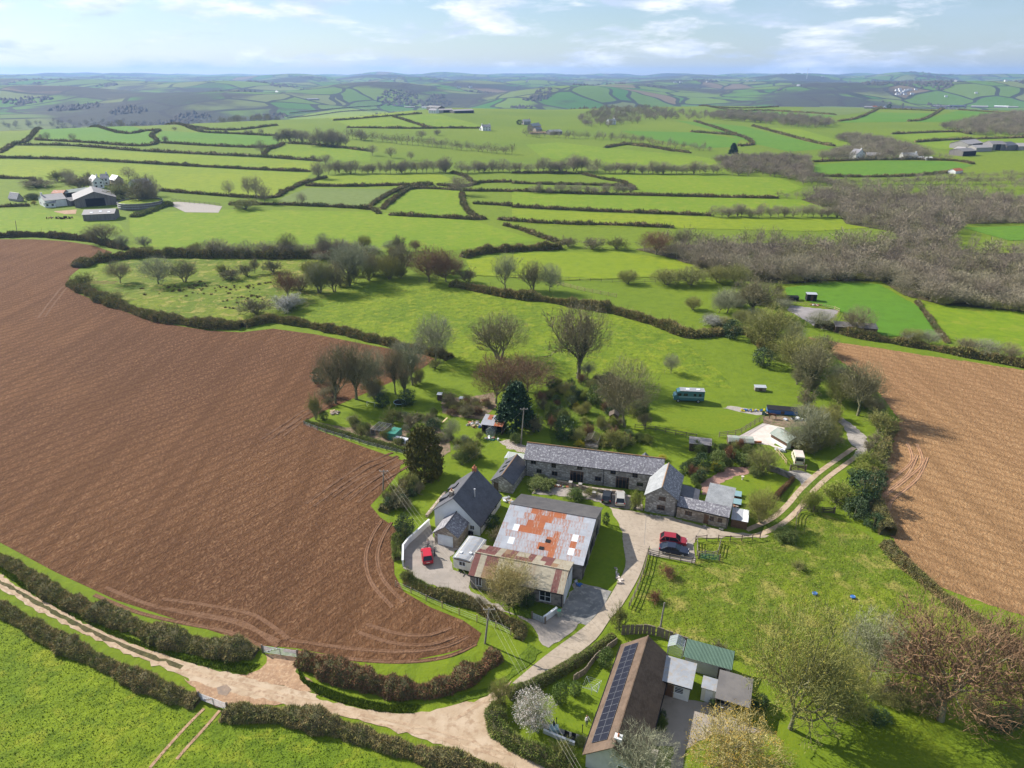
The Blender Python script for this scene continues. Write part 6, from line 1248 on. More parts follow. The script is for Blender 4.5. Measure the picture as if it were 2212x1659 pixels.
for k in range(16):
    x = rs_.uniform(1650, 1740); y = rs_.uniform(388, 412); farm('I', x, y, x + rs_.uniform(9, 14), y + rs_.uniform(-1, 1), 9, 5, 8, 'white', rs_.choice(['slate', 'slate_pale']), 'tiny white house of the village on the far slope')
for o in [o for o in COL.objects if o.get('label') == 'tiny white house of the village on the far slope']: o.name = 'village_house'; o['category'] = 'house'; o['group'] = 'village on the far slope'
for k, (z, x, y) in enumerate((('I', 700, 358), ('I', 725, 357), ('I', 1010, 352), ('I', 1040, 351), ('I', 840, 355), ('I', 1230, 371), ('I', 1870, 420), ('I', 2000, 405), ('I', 2130, 352), ('I', 1910, 352), ('I', 1340, 332), ('H', 1690, 345), ('H', 1720, 346), ('H', 1980, 380), ('H', 2030, 378), ('H', 1190, 398), ('I', 60, 352), ('I', 270, 352))):
    o = farm(z, x, y, x + 11, y, 10, 4.5, 7.5, 'white', 'slate_pale', 'tiny pale house or barn on the distant hills', 'distant_house', 'house'); o['group'] = 'buildings on the distant hills'
def turbine(z, x, y, h):
    b = pix(z, x, y); t = thing('wind_turbine', 'tiny white wind turbine on the skyline', 'wind turbine', b, 0, 'skyline wind turbines')
    mb = MB(); mb.tube([(0, 0, -2), (0, 0, h)], [h * .03, h * .016], 8); mb.build('tower', M['white_paint'], t); mb = MB(); mb.box(-h * .03, h * .03, -h * .05, h * .06, h - h * .02, h + h * .03); mb.build('nacelle', M['white_paint'], t)
    for k in range(3): a = rad(15 + 120 * k); mb = MB(); mb.beam((0, -h * .06, h), (math.sin(a) * h * .5, -h * .06, h + math.cos(a) * h * .5), h * .03, h * .012); mb.build('blade', M['white_paint'], t)
turbine('I', 1273, 340, 75); turbine('H', 1458, 322, 75); turbine('H', 1563, 322, 60)

# ------------------------------------------------------------------ vehicles
def wheel(parent, x, y, r, w=.22):
    mb = MB(); mb.tube([(x, y - w / 2, r), (x, y + w / 2, r)], r, 14, cap=True); o = mb.build('wheel', M['rubber'], parent)
    s = 1 if y > 0 else -1; mb = MB(); mb.tube([(x, y + s * (w / 2 - .01), r), (x, y + s * (w / 2 + .015), r)], r * .62, 10, cap=True); mb.build('rim', M['alu'], o)
CARS = {  # stations along the length: x, half width, top of body; cabin: base front, roof front, roof rear, base rear
    'suv': dict(L=4.4, W=1.84, st=[(-2.2, .78, .62, .95), (-2.12, .86, .42, 1.02), (-1.4, .92, .30, 1.05), (0, .92, .30, 1.05), (1.0, .91, .30, 1.02), (1.75, .88, .34, .96), (2.1, .80, .42, .86), (2.2, .66, .5, .72)], cab=(1.05, .38, -1.55, -2.08), bz=1.02, rz=1.62, wr=.36, wx=1.32),
    'saloon': dict(L=4.75, W=1.82, st=[(-2.37, .70, .58, .86), (-2.28, .84, .42, .93), (-1.5, .91, .28, .95), (0, .91, .28, .94), (1.0, .90, .28, .92), (1.8, .86, .32, .84), (2.25, .76, .40, .72), (2.37, .6, .48, .6)], cab=(1.0, .25, -1.05, -1.95), bz=.92, rz=1.42, wr=.33, wx=1.42),
    'hatch': dict(L=3.9, W=1.72, st=[(-1.95, .74, .5, .9), (-1.86, .82, .38, .96), (-1.2, .86, .26, .98), (0, .86, .26, .97), (.8, .85, .26, .95), (1.5, .81, .32, .88), (1.85, .72, .4, .76), (1.95, .6, .48, .62)], cab=(.95, .3, -1.35, -1.82), bz=.95, rz=1.5, wr=.31, wx=1.2)}
def car(kind, label, loc, rz, body, name='car', open_tail=False):
    c = CARS[kind]; t = thing(name, label, 'car', loc, rz); mb = MB(); vs = []; fs = []; K = 8
    for x, w, zb, zt in c['st']:
        m = (zb + zt) / 2
        vs += [(x, -w * .82, zb), (x, -w, zb + .14), (x, -w, m + .1), (x, -w * .93, zt), (x, w * .93, zt), (x, w, m + .1), (x, w, zb + .14), (x, w * .82, zb)]
    n = len(c['st'])
    for i in range(n - 1): fs += [(i * K + k, (i + 1) * K + k, (i + 1) * K + (k + 1) % K, i * K + (k + 1) % K) for k in range(K)]
    fs += [tuple(range(K)), tuple((n - 1) * K + k for k in reversed(range(K)))]; mb.add(vs, fs); mb.build('body', M[body], t, False)
    a, b, d, e = c['cab']; bz, rz_ = c['bz'], c['rz']; hw = c['W'] / 2 * .93; rw = hw * .80
    G = [(a, hw, bz), (b, rw, rz_), (d, rw, rz_), (e, hw, bz)]; vs = []
    for x, w, z in G: vs += [(x, -w, z), (x, w, z)]
    mb = MB(); mb.add(vs, [(0, 1, 3, 2), (2, 3, 5, 4), (4, 5, 7, 6), (0, 2, 4, 6), (1, 7, 5, 3)]); mb.build('windows', M['glass'], t)
    mb = MB(); mb.quadslab((b - .05, -rw - .02, rz_ + .035), (d, -rw - .02, rz_ + .03), (d, rw + .02, rz_ + .03), (b - .05, rw + .02, rz_ + .035), -.05); mb.build('roof', M[body], t)
    mb = MB()
    for s in (-1, 1):
        mb.beam((a, s * hw, bz), (b, s * rw, rz_), .07); mb.beam((e, s * hw, bz), (d, s * rw, rz_), .12)
        xm = (b + d) / 2 - .05; mb.beam((xm - .05, s * hw * .995, bz), (xm, s * rw * 1.01, rz_), .08)
        mb.beam((d + .35, s * hw * .995, bz), (d + .12, s * rw * 1.01, rz_), .09)
    mb.build('pillars', M[body], t)
    for s in (-1, 1):
        for x in (-c['wx'], c['wx']): wheel(t, x, s * (c['W'] / 2 - .12), c['wr'])
        x0, w0 = c['st'][-2][0], c['st'][-2][1]; zt = c['st'][-2][3]; mb = MB(); mb.box(x0 - .16, x0 + .04, s * w0 * .72 - .17, s * w0 * .72 + .17, zt - .14, zt + .005); mb.build('headlight', M['lamp'], t)
        x1, w1 = c['st'][1][0], c['st'][1][1]; zt = c['st'][1][3]; mb = MB(); mb.box(x1 - .07, x1 + .12, s * w1 * .85 - .13, s * w1 * .85 + .13, zt - .22, zt + .02); mb.build('tail_light', M['tail'], t)
        mb = MB(); mb.box(a - .25, a - .1, s * (hw + .03) - .1 * (s < 0), s * (hw + .03) + .1 * (s > 0), bz - .02, bz + .13); mb.build('wing_mirror', M[body], t)
    for s in (-1, 1): mb = MB(); mb.box(-c['wx'] + .42, c['wx'] - .42, s * c['W'] / 2 - .03, s * c['W'] / 2 + .012, .24, .40); mb.build('sill', M['rubber'], t)
    mb = MB(); mb.box(c['st'][-1][0] - .1, c['st'][-1][0] + .012, -.5, .5, .54, .68); mb.build('grille', M['black'], t)
    mb = MB(); mb.box(c['st'][-1][0] - .06, c['st'][-1][0] + .02, -.26, .26, .42, .53); mb.build('number_plate', M['white_paint'], t)
    mb = MB(); mb.box(c['st'][0][0] - .015, c['st'][0][0] + .06, -.26, .26, .66, .77); mb.build('number_plate', M['cream'], t)
    if open_tail: mb = MB(); mb.quadslab((d - .02, -rw, rz_ + .05), (d - .02, rw, rz_ + .05), (d - .8, rw * .95, rz_ + .38), (d - .8, -rw * .95, rz_ + .38), .06); mb.build('open_tailgate', M[body], t)
    return t
car('suv', 'deep red sport utility car parked in the concrete yard', pix('V', 880, 1210), rad(-14), 'red_suv')
car('saloon', 'dark blue saloon car parked on the pad by the wooden fence', pix('V', 890, 1345), rad(-15), 'navy')
car('hatch', 'black car parked nose in before the longhouse', pix('A', 1608, 468), rad(78), 'black_car')
car('suv', 'silver beige car parked before the longhouse doors', pix('A', 1697, 482), rad(82), 'silver_car')
car('hatch', 'bright red hatchback in the cottage yard', pix('A', 395, 868), rad(102), 'red_car')
car('hatch', 'dark car standing inside the timber carport', (26.2, 63.9, .04), rad(-110), 'black_car')
g = pix('P', 0, 0)
# teal horse box and cream van
b = pix('G', 262, 325)
t = thing('motorhome', 'long teal horsebox lorry with pale roof parked by the green field', 'lorry', (b.x, b.y + 1.0, 0), rad(174))
mb = MB(); mb.prism([(-3.4, .55), (-3.4, 2.75), (2.2, 2.85), (2.9, 2.6), (2.95, 1.9), (3.5, 1.6), (3.6, .9), (3.5, .5)], -1.05, 1.05); mb.build('body', M['teal'], t)
mb = MB(); mb.box(-3.45, 2.2, -1.08, 1.08, 2.86, 2.93); r = mb.build('roof', M['roof_grey'], t)
for x in (-2, 0.4): mb = MB(); mb.box(x - .4, x + .4, -.4, .4, 2.93, 3.02); mb.build('roof_vent', M['white_paint'], r)
for s in (-1, 1):
    mb = MB(); mb.box(-3.3, 2.4, s * 1.05 - .012, s * 1.05 + .012, 1.25, 1.55); mb.build('side_stripe', M['teal_pale'], t)
    for x, w in ((2.35, .9), (.9, .9), (-1.2, .6), (-2.4, .6)): mb = MB(); mb.box(x - w / 2, x + w / 2, s * 1.05 - .02, s * 1.05 + .02, 1.65, 2.3); mb.build('window', M['glass'], t)
    for x in (-2.1, 2.5): wheel(t, x, s * .95, .42, .3)
    mb = MB(); mb.box(3.5, 3.62, s * .75 - .16, s * .75 + .16, .85, 1.1); mb.build('headlight', M['lamp'], t)
mb = MB(); mb.quadslab((3.02, -.95, 1.72), (3.02, .95, 1.72), (2.93, .95, 2.5), (2.93, -.95, 2.5), .02); mb.build('windscreen', M['glass'], t)
b = pix('T', 1545, 1020)
t = thing('old_van', 'old cream van with flat roof parked behind the field gate', 'van', (b.x + .1, b.y + 1.4, 0), rad(78))
mb = MB(); mb.prism([(-2.0, .4), (-2.05, 1.2), (-1.9, 2.0), (1.0, 2.05), (1.5, 1.3), (2.0, 1.1), (2.05, .4)], -.9, .9); mb.build('body', M['cream_van'], t)
mb = MB(); mb.box(-1.95, .95, -.85, .85, 2.04, 2.12); mb.build('roof', M['sand_pale'], t); mb = MB(); mb.quadslab((-2.08, .72, 1.25), (-2.08, -.72, 1.25), (-1.95, -.68, 1.85), (-1.95, .68, 1.85), -.03); mb.build('rear_window', M['glass'], t)
for s in (-1, 1):
    for x in (-1.3, 1.3): wheel(t, x, s * .8, .32)
    for x in (-.9, .4): mb = MB(); mb.box(x - .45, x + .45, s * .9 - .015, s * .9 + .015, 1.25, 1.8); mb.build('window', M['glass'], t)
    mb = MB(); mb.box(-2.1, -2.0, s * .75 - .08, s * .75 + .08, .8, 1.05); mb.build('tail_light', M['tail'], t)
mb = MB(); mb.box(-2.18, -2.02, -.9, .9, .42, .6); mb.build('bumper', M['chrome'], t)

# ------------------------------------------------------------------ people
def person(label, loc, rz, top, legs, hair, pose=0, h=1.68):
    m, nt, b = newmat('clothing'); co = cnode(nt, 'Object'); sp = node(nt, 'ShaderNodeSeparateXYZ'); nt.links.new(co, sp.inputs[0]); z = sp.outputs[2]
    col = mixc(nt, rampv(nt, z, .08, .085), (.03, .025, .02), legs); col = mixc(nt, rampv(nt, z, .93, .94), col, top); col = mixc(nt, rampv(nt, z, 1.44, 1.45), col, (.42, .24, .17)); nt.links.new(col, b.inputs['Base Color']); b.inputs['Roughness'].default_value = .85
    o = 1.0 if pose == 0 else 0
    V = [((0, 0, .95), (.15, .11)), ((0, .01, 1.15), (.14, .10)), ((0, .0, 1.34), (.165, .10)), ((0, 0, 1.46), (.055, .055)), ((0, -.02, 1.56), (.085, .095)), ((0, -.03, 1.63), (.075, .085)),
         ((.10, 0, .88), (.095, .09)), ((.12, -.03, .50), (.065, .065)), ((.12, .03, .09), (.045, .045)), ((.13, -.13, .04), (.04, .035)), ((-.10, 0, .88), (.095, .09)), ((-.11, .02 - .06 * pose, .50), (.065, .065)), ((-.12, .08 - .1 * pose, .09), (.045, .045)), ((-.13, -.07 - .1 * pose, .04), (.04, .035)),
         ((.20, 0, 1.38), (.055, .055)), ((.27, .02 - .12 * pose, 1.12), (.042, .042)), ((.25, -.12 - .2 * pose, .93 + .18 * pose), (.032, .032)), ((.25, -.17 - .24 * pose, .87 + .2 * pose), (.03, .018)), ((-.20, 0, 1.38), (.055, .055)), ((-.27, .03, 1.12), (.042, .042)), ((-.26, -.10, .92), (.032, .032)), ((-.26, -.14, .85), (.03, .018)), ((0, -.13, 1.585), (.014, .014))]
    E_ = [(0, 1), (1, 2), (2, 3), (3, 4), (4, 5), (0, 6), (6, 7), (7, 8), (8, 9), (0, 10), (10, 11), (11, 12), (12, 13), (2, 14), (14, 15), (15, 16), (16, 17), (2, 18), (18, 19), (19, 20), (20, 21), (4, 22)]
    for hand, sx in ((17, 1), (21, -1)):
        p = Vector(V[hand][0])
        for k in range(4): V.append(((p.x + sx * (.012 - .011 * k), p.y - .045 + .008 * k, p.z - .06 + .008 * abs(k - 1.5)), (.009, .009))); E_.append((hand, len(V) - 1))
        V.append(((p.x - sx * .03, p.y - .035, p.z - .015), (.010, .010))); E_.append((hand, len(V) - 1))
    me = bpy.data.meshes.new('person body'); me.from_pydata([v for v, r in V], E_, []); me.materials.append(m)
    t = thing('person', label, 'person', loc, rz); s = h / 1.71; t.scale = (s, s, s); ob = link('body', me, t); md = ob.modifiers.new('skin', 'SKIN')
    for sv, (v, r) in zip(me.skin_vertices[0].data, V): sv.radius = r
    me.skin_vertices[0].data[0].use_root = True; md.use_smooth_shade = True; sd = ob.modifiers.new('sub', 'SUBSURF'); sd.levels = 1; sd.render_levels = 1
    mb = MB(); R = random.Random(2); n = 10
    for i in range(5):
        for k in range(n):
            a = 6.2832 * k / n; q = rad(-12 + 24 * i); mb.v.append((.098 * math.cos(q) * math.cos(a), .012 + .108 * math.cos(q) * math.sin(a) * (1 if math.sin(a) > 0 else .55), 1.60 + .125 * math.sin(q)))
    mb.f = [(i * n + k, i * n + (k + 1) % n, (i + 1) * n + (k + 1) % n, (i + 1) * n + k) for i in range(4) for k in range(n)] + [tuple(4 * n + k for k in range(n))]; mb.m = [0] * len(mb.f)
    mb.build('hair', mat('hair', hair), t, True)
    for sx in (-.032, .032): mb = MB(); mb.box(sx - .012, sx + .012, -.118, -.108, 1.60, 1.612); mb.build('eye', M['black'], t)
    return t
person('person in dark clothing standing right of the bright red hatchback', pix('A', 447, 850), rad(-70), (.03, .03, .04), (.02, .025, .04), (.06, .035, .02), 1)
person('person in a pale top standing at the front of the red hatchback', pix('A', 403, 797), rad(20), (.42, .36, .32), (.10, .10, .12), (.10, .06, .03), 0)
person('person in white top and dark trousers on the bungalow lawn', pix('C', 733, 938), rad(35), (.68, .62, .62), (.03, .05, .05), (.25, .13, .06), 1, 1.66)

# ------------------------------------------------------------------ poles, cables, fences, gates
def pole(label, zm, bx, by, tx, ty, arm=1, lean=None):
    b = pix(zm, bx, by); h = height_at(b, zm, tx, ty); t = thing('utility_pole', label, 'pole', b); d = ray(zm, tx, ty); k = math.hypot(b.x, b.y) / math.hypot(d[0], d[1]); dx = d[0] * k - b.x
    mb = MB(); mb.tube([(0, 0, -.2), (dx, 0, h)], [.15, .10], 8, cap=True); mb.build('post', M['pole'], t)
    if arm:
        mb = MB(); mb.box(dx - .8, dx + .8, -.05, .05, h - .35, h - .23); a = mb.build('crossarm', M['pole'], t)
        for q in (-.7, 0, .7): mb = MB(); mb.tube([(dx + q, 0, h - .23), (dx + q, 0, h - .05)], [.05, .035], 6, cap=True); mb.build('insulator', M['white_paint'], a)
    return b + Vector((dx, 0, h - .1))
pA = pole('wooden utility pole on the corner above the beech hedge', 'O', 1435, 420, 1460, 205); pB = pole('wooden utility pole at the edge of the plough by the cottage garden', 'D', 650, 960, 655, 820); pC = pole('tall utility pole behind the end of the longhouse', 'Q', 1515, 1300, 1575, 600)
pole('pale leaning pole at the bungalow end of the paddock', 'B', 905, 1215, 935, 1045, 0); pole('thin pole in the pasture below the left farm', 'E', 187, 755, 172, 610, 0)
pE = pix('C', 760, 1290, 3.0)
def cable(a, b, sag, group='overhead cables', label=None):
    mb = MB(); P = [a.lerp(b, k / 14) - Vector((0, 0, sag * 4 * (k / 14) * (1 - k / 14))) for k in range(15)]; mb.tube(P, .009, 4)
    mb.build('overhead_cable', M['cable'], None, label=label or 'thin pale overhead cable between the poles', cat='cable', group=group)
for q in (-.7, 0, .7):
    e = Vector((q, 0, 0)); cable(pB + e, pA + e, .7); cable(pA + e, pE + e * .5 + Vector((0, -3, .5)), .5)
cable(pC, Vector((-9.5, 109, 6.5)), .8)
def fence(label, pts, sp=2.0, h=1.15, rails=3, mat_='fencewood', name='fence', wire=False, pw=.11, rh=.10, miss=0, group=None):
    P = resample([Vector((p[0], p[1], 0)) for p in pts], sp); o = Vector((P[0].x, P[0].y, Hs(P[0].x, P[0].y))); t = thing(name, label, 'fence', o, 0, group); R = random.Random(len(P))
    pm = MB(); pm.box(-pw / 2, pw / 2, -min(pw, .12) / 2, min(pw, .12) / 2, -.15, h + .08); pme = pm.mesh('post', M[mat_])
    for i, p in enumerate(P): q = link('post', pme, t, p + Vector((0, 0, Hs(p.x, p.y))) - o); sd = side(P, i); q.rotation_euler = (R.gauss(0, .03), R.gauss(0, .03), math.atan2(sd.x, -sd.y))
    for a, b in zip(P, P[1:]):
        for k in range(rails):
            if R.random() < miss: continue
            z = h * (k + .75) / rails; mb = MB(); A = a - o; B = b - o; A.z = Hs(a.x, a.y) - o.z + z; B.z = Hs(b.x, b.y) - o.z + z + R.gauss(0, .02)
            if wire: mb.tube([A, B], .012, 4)
            else: mb.beam(A, B, .05, rh)
            mb.build('wire' if wire else 'rail', M['galv' if wire else mat_], t)
fence('dark timber rail fence along the edge of the concrete yard', path('V', [(1215, 1180), (1370, 1165), (1520, 1168), (1850, 1180), (1980, 1165), (2180, 1140)]), 1.9, 1.1, 2, 'darkwood', miss=.1)
fence('timber rail fence below the parked blue car', path('V', [(505, 1375), (690, 1420), (850, 1450), (1030, 1490), (1205, 1515)]), 1.7, 1.1, 3, 'fencewood')
fence('rail fence along the drive side of the paddock', path('B', [(848, 770), (830, 850), (800, 940), (765, 1030), (742, 1075)]), 1.9, 1.15, 3, 'fencewood')
fence('grey timber pen fence beside the parked cars', path('V', [(1240, 1190), (1240, 1430), (1300, 1390), (1540, 1420), (1590, 1210)]), 1.2, 1.0, 3, 'greywood')
fence('broad rail fence between the long lawn and the pale stable pad', path('T', [(340, 600), (640, 560), (840, 430), (1010, 340)]), 1.9, 1.25, 3, 'fencewood')
fence('thin rail fence crossing the long lawn', path('R', [(1400, 860), (1830, 900), (2110, 970), (2212, 985), (2500, 1040)]), 2.2, 1.1, 2, 'fencewood')
fence('post and wire fence round the car yard and plough corner', path('O', [(900, 80), (1015, 130), (1125, 185), (1245, 235), (1370, 285), (1490, 320), (1590, 370)]), 2.9, 1.1, 3, 'palewood', wire=True)
fence('post and wire fence between the vegetable garden and plough', path('P', [(15, 600), (170, 670), (460, 760), (640, 810), (830, 870), (1000, 920), (1330, 1000), (1540, 1050)]), 2.3, 1.0, 3, 'greywood', wire=True)
fence('pale new timber rail fence crossing the paddock behind the bare trees', path('K', [(1250, 295), (1400, 305), (1480, 325), (1600, 355), (1700, 375), (1780, 390)]), 3.2, 1.3, 3, 'palewood')
fence('long timber fence under the yellowish pasture', path('K', [(1180, 285), (1400, 290), (1600, 300), (1790, 310), (2000, 310)]), 4, 1.2, 2, 'fencewood')
fence('pale fence round the grey riding arena', path('Y', [(330, 340), (680, 380), (880, 400), (1050, 440), (980, 560), (850, 660)]), 3, 1.2, 2, 'palewood')
fence('short fence by the lime shrubs on the right track', path('B', [(1640, 650), (1650, 560), (1720, 545), (1790, 555), (1850, 560)]), 2, 1.1, 3, 'fencewood')
fence('pale timber rail by the stable track', path('T', [(1200, 830), (1290, 930), (1350, 1010)]), 1.4, 1.1, 2, 'palewood')
fence('close boarded timber fence behind the bungalow garden hedge', path('C', [(640, 590), (720, 540), (800, 430), (960, 310)]), .45, .95, 2, 'fencewood', pw=.40)
fence('dark panel fence behind the bungalow and greenhouse', path('C', [(1015, 235), (1190, 225), (1300, 250), (1500, 330)]), .6, 1.5, 2, 'fencewood', pw=.5)
fence('far fence on the stone stock yard edge', path('E', [(1860, 400), (2000, 420), (2212, 440), (2380, 455)]), 4, 1.6, 3, 'greywood')
def gate(label, a, b, h=1.15, mat_='galv', bars=6, wood=False):
    a = Vector((a.x, a.y, 0)); b = Vector((b.x, b.y, 0)); L = (b - a).length; t = thing('field_gate', label, 'gate', a, math.atan2(b.y - a.y, b.x - a.x)); s = .06 if not wood else .09
    for k in range(bars): z = .15 + (h - .15) * k / (bars - 1); mb = MB(); mb.beam((0, 0, z), (L, 0, z), s * .8, s); mb.build('bar', M[mat_], t)
    for x in (0, L / 2, L): mb = MB(); mb.beam((x, .0, .1), (x, 0, h + .05), s * 1.1); mb.build('upright', M[mat_], t)
    mb = MB(); mb.beam((.05, .03, .2), (L * .48, .03, h), s * .7); mb.build('brace', M[mat_], t)
    for x in (-.16, L + .16): mb = MB(); mb.box(x - .09, x + .09, -.09, .09, -.1, h + .25); mb.build('gate_post', M['fencewood'], t)
gate('silver tubular gate into the ploughed field', pix('M', 1585, 600), pix('M', 1782, 628)); gate('silver tubular gate into the bottom left green field', pix('M', 1205, 885), pix('M', 1362, 945)); gate('silver tubular gate beside the white barn wall', pix('A', 1110, 1275), pix('A', 1185, 1305), 1.0)
gate('brown timber gate in front of the cream van', pix('T', 1415, 1100), pix('T', 1625, 1105), 1.1, 'darkwood', 5, True)
gate('timber field gate on the right track below the lime shrubs', pix('B', 1740, 555), pix('B', 1845, 560), 1.1, 'darkwood', 5, True)
gate('green pen hurdle beside the parked blue car', pix('V', 1275, 1440), pix('V', 1560, 1470), 1.0, 'green_plastic', 5)
# ------------------------------------------------------------------ walls
def wall(label, pts, w, h, mat_, cap=None, name='garden_wall', parts=0):
    P = resample([Vector((p[0], p[1], 0)) for p in pts], 2.0); t = thing(name, label, 'wall', P[0]); mb = MB(); mc = MB()
    for a, b in zip(P, P[1:]):
        a = a - P[0]; b = b - P[0]; d = (b - a).normalized() * .002; mb.beam(a + Vector((0, 0, h / 2 - .03)), b + d + Vector((0, 0, h / 2 - .03)), w, h); mc.beam(a + Vector((0, 0, h)), b + d + Vector((0, 0, h)), w + .08, .08)
    mb.build('masonry', M[mat_], t); mc.build('coping', M[cap or mat_], t)
wall('white rendered yard wall left of the garage', path('A', [(410, 640), (330, 715), (235, 800), (232, 930)]), .22, 1.15, 'white')
wall('short white wall at the corner of the front barn', path('A', [(1182, 1297), (1270, 1232)]), .25, .95, 'white')
wall('low stone wall in front of the longhouse', path('A', [(1270, 360), (1360, 375), (1420, 395), (1560, 415), (1720, 432)]), .4, .6, 'stone_brown')
wall('dark block wall round the small right hand lawn', path('T', [(1050, 1090), (1200, 1130), (1340, 1190), (1470, 1240)]), .25, 1.1, 'block')
wall('red brick kerb wall at the edge of the pale stable pad', path('T', [(830, 690), (1000, 690)]), .25, .45, 'terracotta')
wall('low white wall along the bungalow garden patio', path('C', [(400, 990), (560, 1060), (640, 1090)]), .2, .5, 'white')
wall('low stone wall beside the cottage lawn', path('A', [(520, 430), (470, 490), (390, 590)]), .35, .5, 'stone_brown')
for k, (x, y) in enumerate(((1362, 385), (1427, 398), (1520, 455))):
    b = pix('A', x, y); t = thing('gate_pier', ['left', 'middle', 'right'][k] + 'most square stone pier of the longhouse front wall', 'pier', b, rad(-15)); mb = MB(); mb.box(-.28, .28, -.28, .28, 0, 1.1); mb.build('shaft', M['stone_brown'], t); mb = MB(); mb.box(-.34, .34, -.34, .34, 1.1, 1.2); mb.build('cap', M['stone'], t)
# ------------------------------------------------------------------ garden things
b = pix('P', 1330, 830); t = thing('polytunnel', 'low white polythene tunnel beside the dark conifer', 'polytunnel', (b.x + .4, b.y - .6, 0), rad(-22))
mb = MB(); n = 9; L = 3.6; vs = []; fs = []
for i in range(7):
    for k in range(n): a = math.pi * k / (n - 1); vs.append((L * i / 6, .75 - .75 * math.cos(a), .02 + (1.0 + .03 * (i % 2)) * math.sin(a)))
for i in range(6): fs += [(i * n + k, i * n + k + 1, (i + 1) * n + k + 1, (i + 1) * n + k) for k in range(n - 1)]
mb.add(vs, fs + [tuple(range(n)), tuple(6 * n + k for k in range(n))]); mb.build('cover', M['polythene'], t, True)
for i in (0, 2, 4, 6): mb = MB(); mb.tube([(L * i / 6, .75 - .77 * math.cos(math.pi * k / 8), .02 + 1.04 * math.sin(math.pi * k / 8)) for k in range(9)], .02, 4); mb.build('hoop', M['galv'], t)
def cage(label, zm, x, y, rz, W, L, h, net, frame, name, n=3):
    b = pix(zm, x, y); t = thing(name, label, 'garden cage', b, rz)
    for i in range(n + 1):
        for j in range(2): mb = MB(); mb.box(W * i / n - .025, W * i / n + .025, L * j - .025, L * j + .025, 0, h); mb.build('post', M[frame], t)
        mb = MB(); mb.beam((W * i / n, 0, h), (W * i / n, L, h), .04); mb.build('top_rail', M[frame], t)
    for y_ in (0, L): mb = MB(); mb.beam((0, y_, h), (W, y_, h), .04); mb.build('top_rail', M[frame], t)
    mb = MB(); mb.add([(0, 0, h + .03), (W, 0, h + .03), (W, L, h + .03), (0, L, h + .03)], [(0, 1, 2, 3)]); mb.build('net_top', M[net], t)
    for q in (((0, 0), (W, 0)), ((W, 0), (W, L)), ((0, L), (W, L)), ((0, 0), (0, L))): mb = MB(); (a, c), (d, e) = q; mb.add([(a, c, .05), (d, e, .05), (d, e, h), (a, c, h)], [(0, 1, 2, 3)]); mb.build('net_side', M[net], t)
cage('green netted fruit cage beside the polythene tunnel', 'P', 1265, 820, rad(-20), 1.9, 2.9, 1.6, 'mesh_green', 'green_plastic', 'fruit_cage', 2)
cage('dark netted fruit cage frame beyond the vegetable plot', 'P', 1020, 745, rad(-20), 3.0, 3.6, 1.4, 'net_dark', 'galv', 'fruit_cage', 3)
b = pix('P', 1450, 290); t = thing('trampoline', 'round blue rimmed trampoline under the garden trees', 'trampoline', b); n = 20
mb = MB(); mb.tube([(1.4 * math.cos(6.2832 * k / n), 1.4 * math.sin(6.2832 * k / n), .6) for k in range(n + 1)], .09, 6); mb.build('rim', M['teal_pale'], t); mb = MB(); mb.add([(1.35 * math.cos(6.2832 * k / n), 1.35 * math.sin(6.2832 * k / n), .6) for k in range(n)], [tuple(range(n))]); mb.build('bed', M['black'], t)
for k in range(6): a = 1.047 * k; mb = MB(); mb.tube([(1.4 * math.cos(a), 1.4 * math.sin(a), 0), (1.4 * math.cos(a), 1.4 * math.sin(a), .6)], .03, 5); mb.build('leg', M['galv'], t)
b = pix('P', 960, 320); t = thing('goal_frame', 'white football goal frame at the back of the garden lawn', 'goal', b, rad(-15))
for q in (((0, 0, 0), (0, 0, 1.2)), ((1.9, 0, 0), (1.9, 0, 1.2)), ((0, 0, 1.2), (1.9, 0, 1.2)), ((0, 0, 1.2), (0, .9, 0)), ((1.9, 0, 1.2), (1.9, .9, 0))): mb = MB(); mb.tube(q, .04, 6); mb.build('bar', M['white_paint'], t)
b = pix('P', 2090, 575); t = thing('slide', 'small yellow and green garden slide on the lawn', 'slide', b, rad(25)); mb = MB(); mb.quadslab((0, 0, .05), (0, .45, .05), (1.3, .45, 1.0), (1.3, 0, 1.0), .05); mb.build('chute', M['palewood'], t); mb = MB(); mb.beam((1.3, .05, 1.0), (1.75, .05, 0), .06); mb.beam((1.3, .4, 1.0), (1.75, .4, 0), .06); mb.build('ladder', M['green_plastic'], t)
def clutter(label, zm, x, y, w, d, n, mats, seed, name='rubbish_heap', cat='heap', hmax=.5):
    b = pix(zm, x, y); R = random.Random(seed); t = thing(name, label, cat, b)
    for k in range(n):
        s = R.uniform(.12, .45); mb = MB(); T = Matrix.Translation((R.uniform(-w / 2, w / 2), R.uniform(-d / 2, d / 2), 0)) @ Matrix.Rotation(R.uniform(0, 3), 4, 'Z') @ Matrix.Rotation(R.gauss(0, .25), 4, 'X'); mb.box(-s, s, -s * R.uniform(.3, .8), s * .5, -.05, R.uniform(.1, hmax), T); mb.build('item', M[R.choice(mats)], t)
clutter('heap of timber, pots and old tools left of the black garden shed', 'Q', 620, 930, 3.2, 2.6, 34, ['palewood', 'greywood', 'rubble', 'blue_tub', 'galv', 'terracotta', 'white_paint'], 3)
clutter('scattered earth and orange spoil by the trees behind the shed', 'Q', 780, 500, 3, 2.4, 18, ['terracotta', 'earth', 'rubble', 'sheet_rust'], 4)
clutter('white wrapped bags stacked beside the stable', 'T', 1270, 800, 1.6, 1.0, 14, ['white_paint', 'galv'], 5, 'feed_bags', 'bags', .6)
clutter('line of planks, tubs and scrap on the gravel strip', 'T', 850, 205, 5.5, .8, 26, ['palewood', 'galv', 'blue_tub', 'rubble', 'leaf_yellow'], 6)
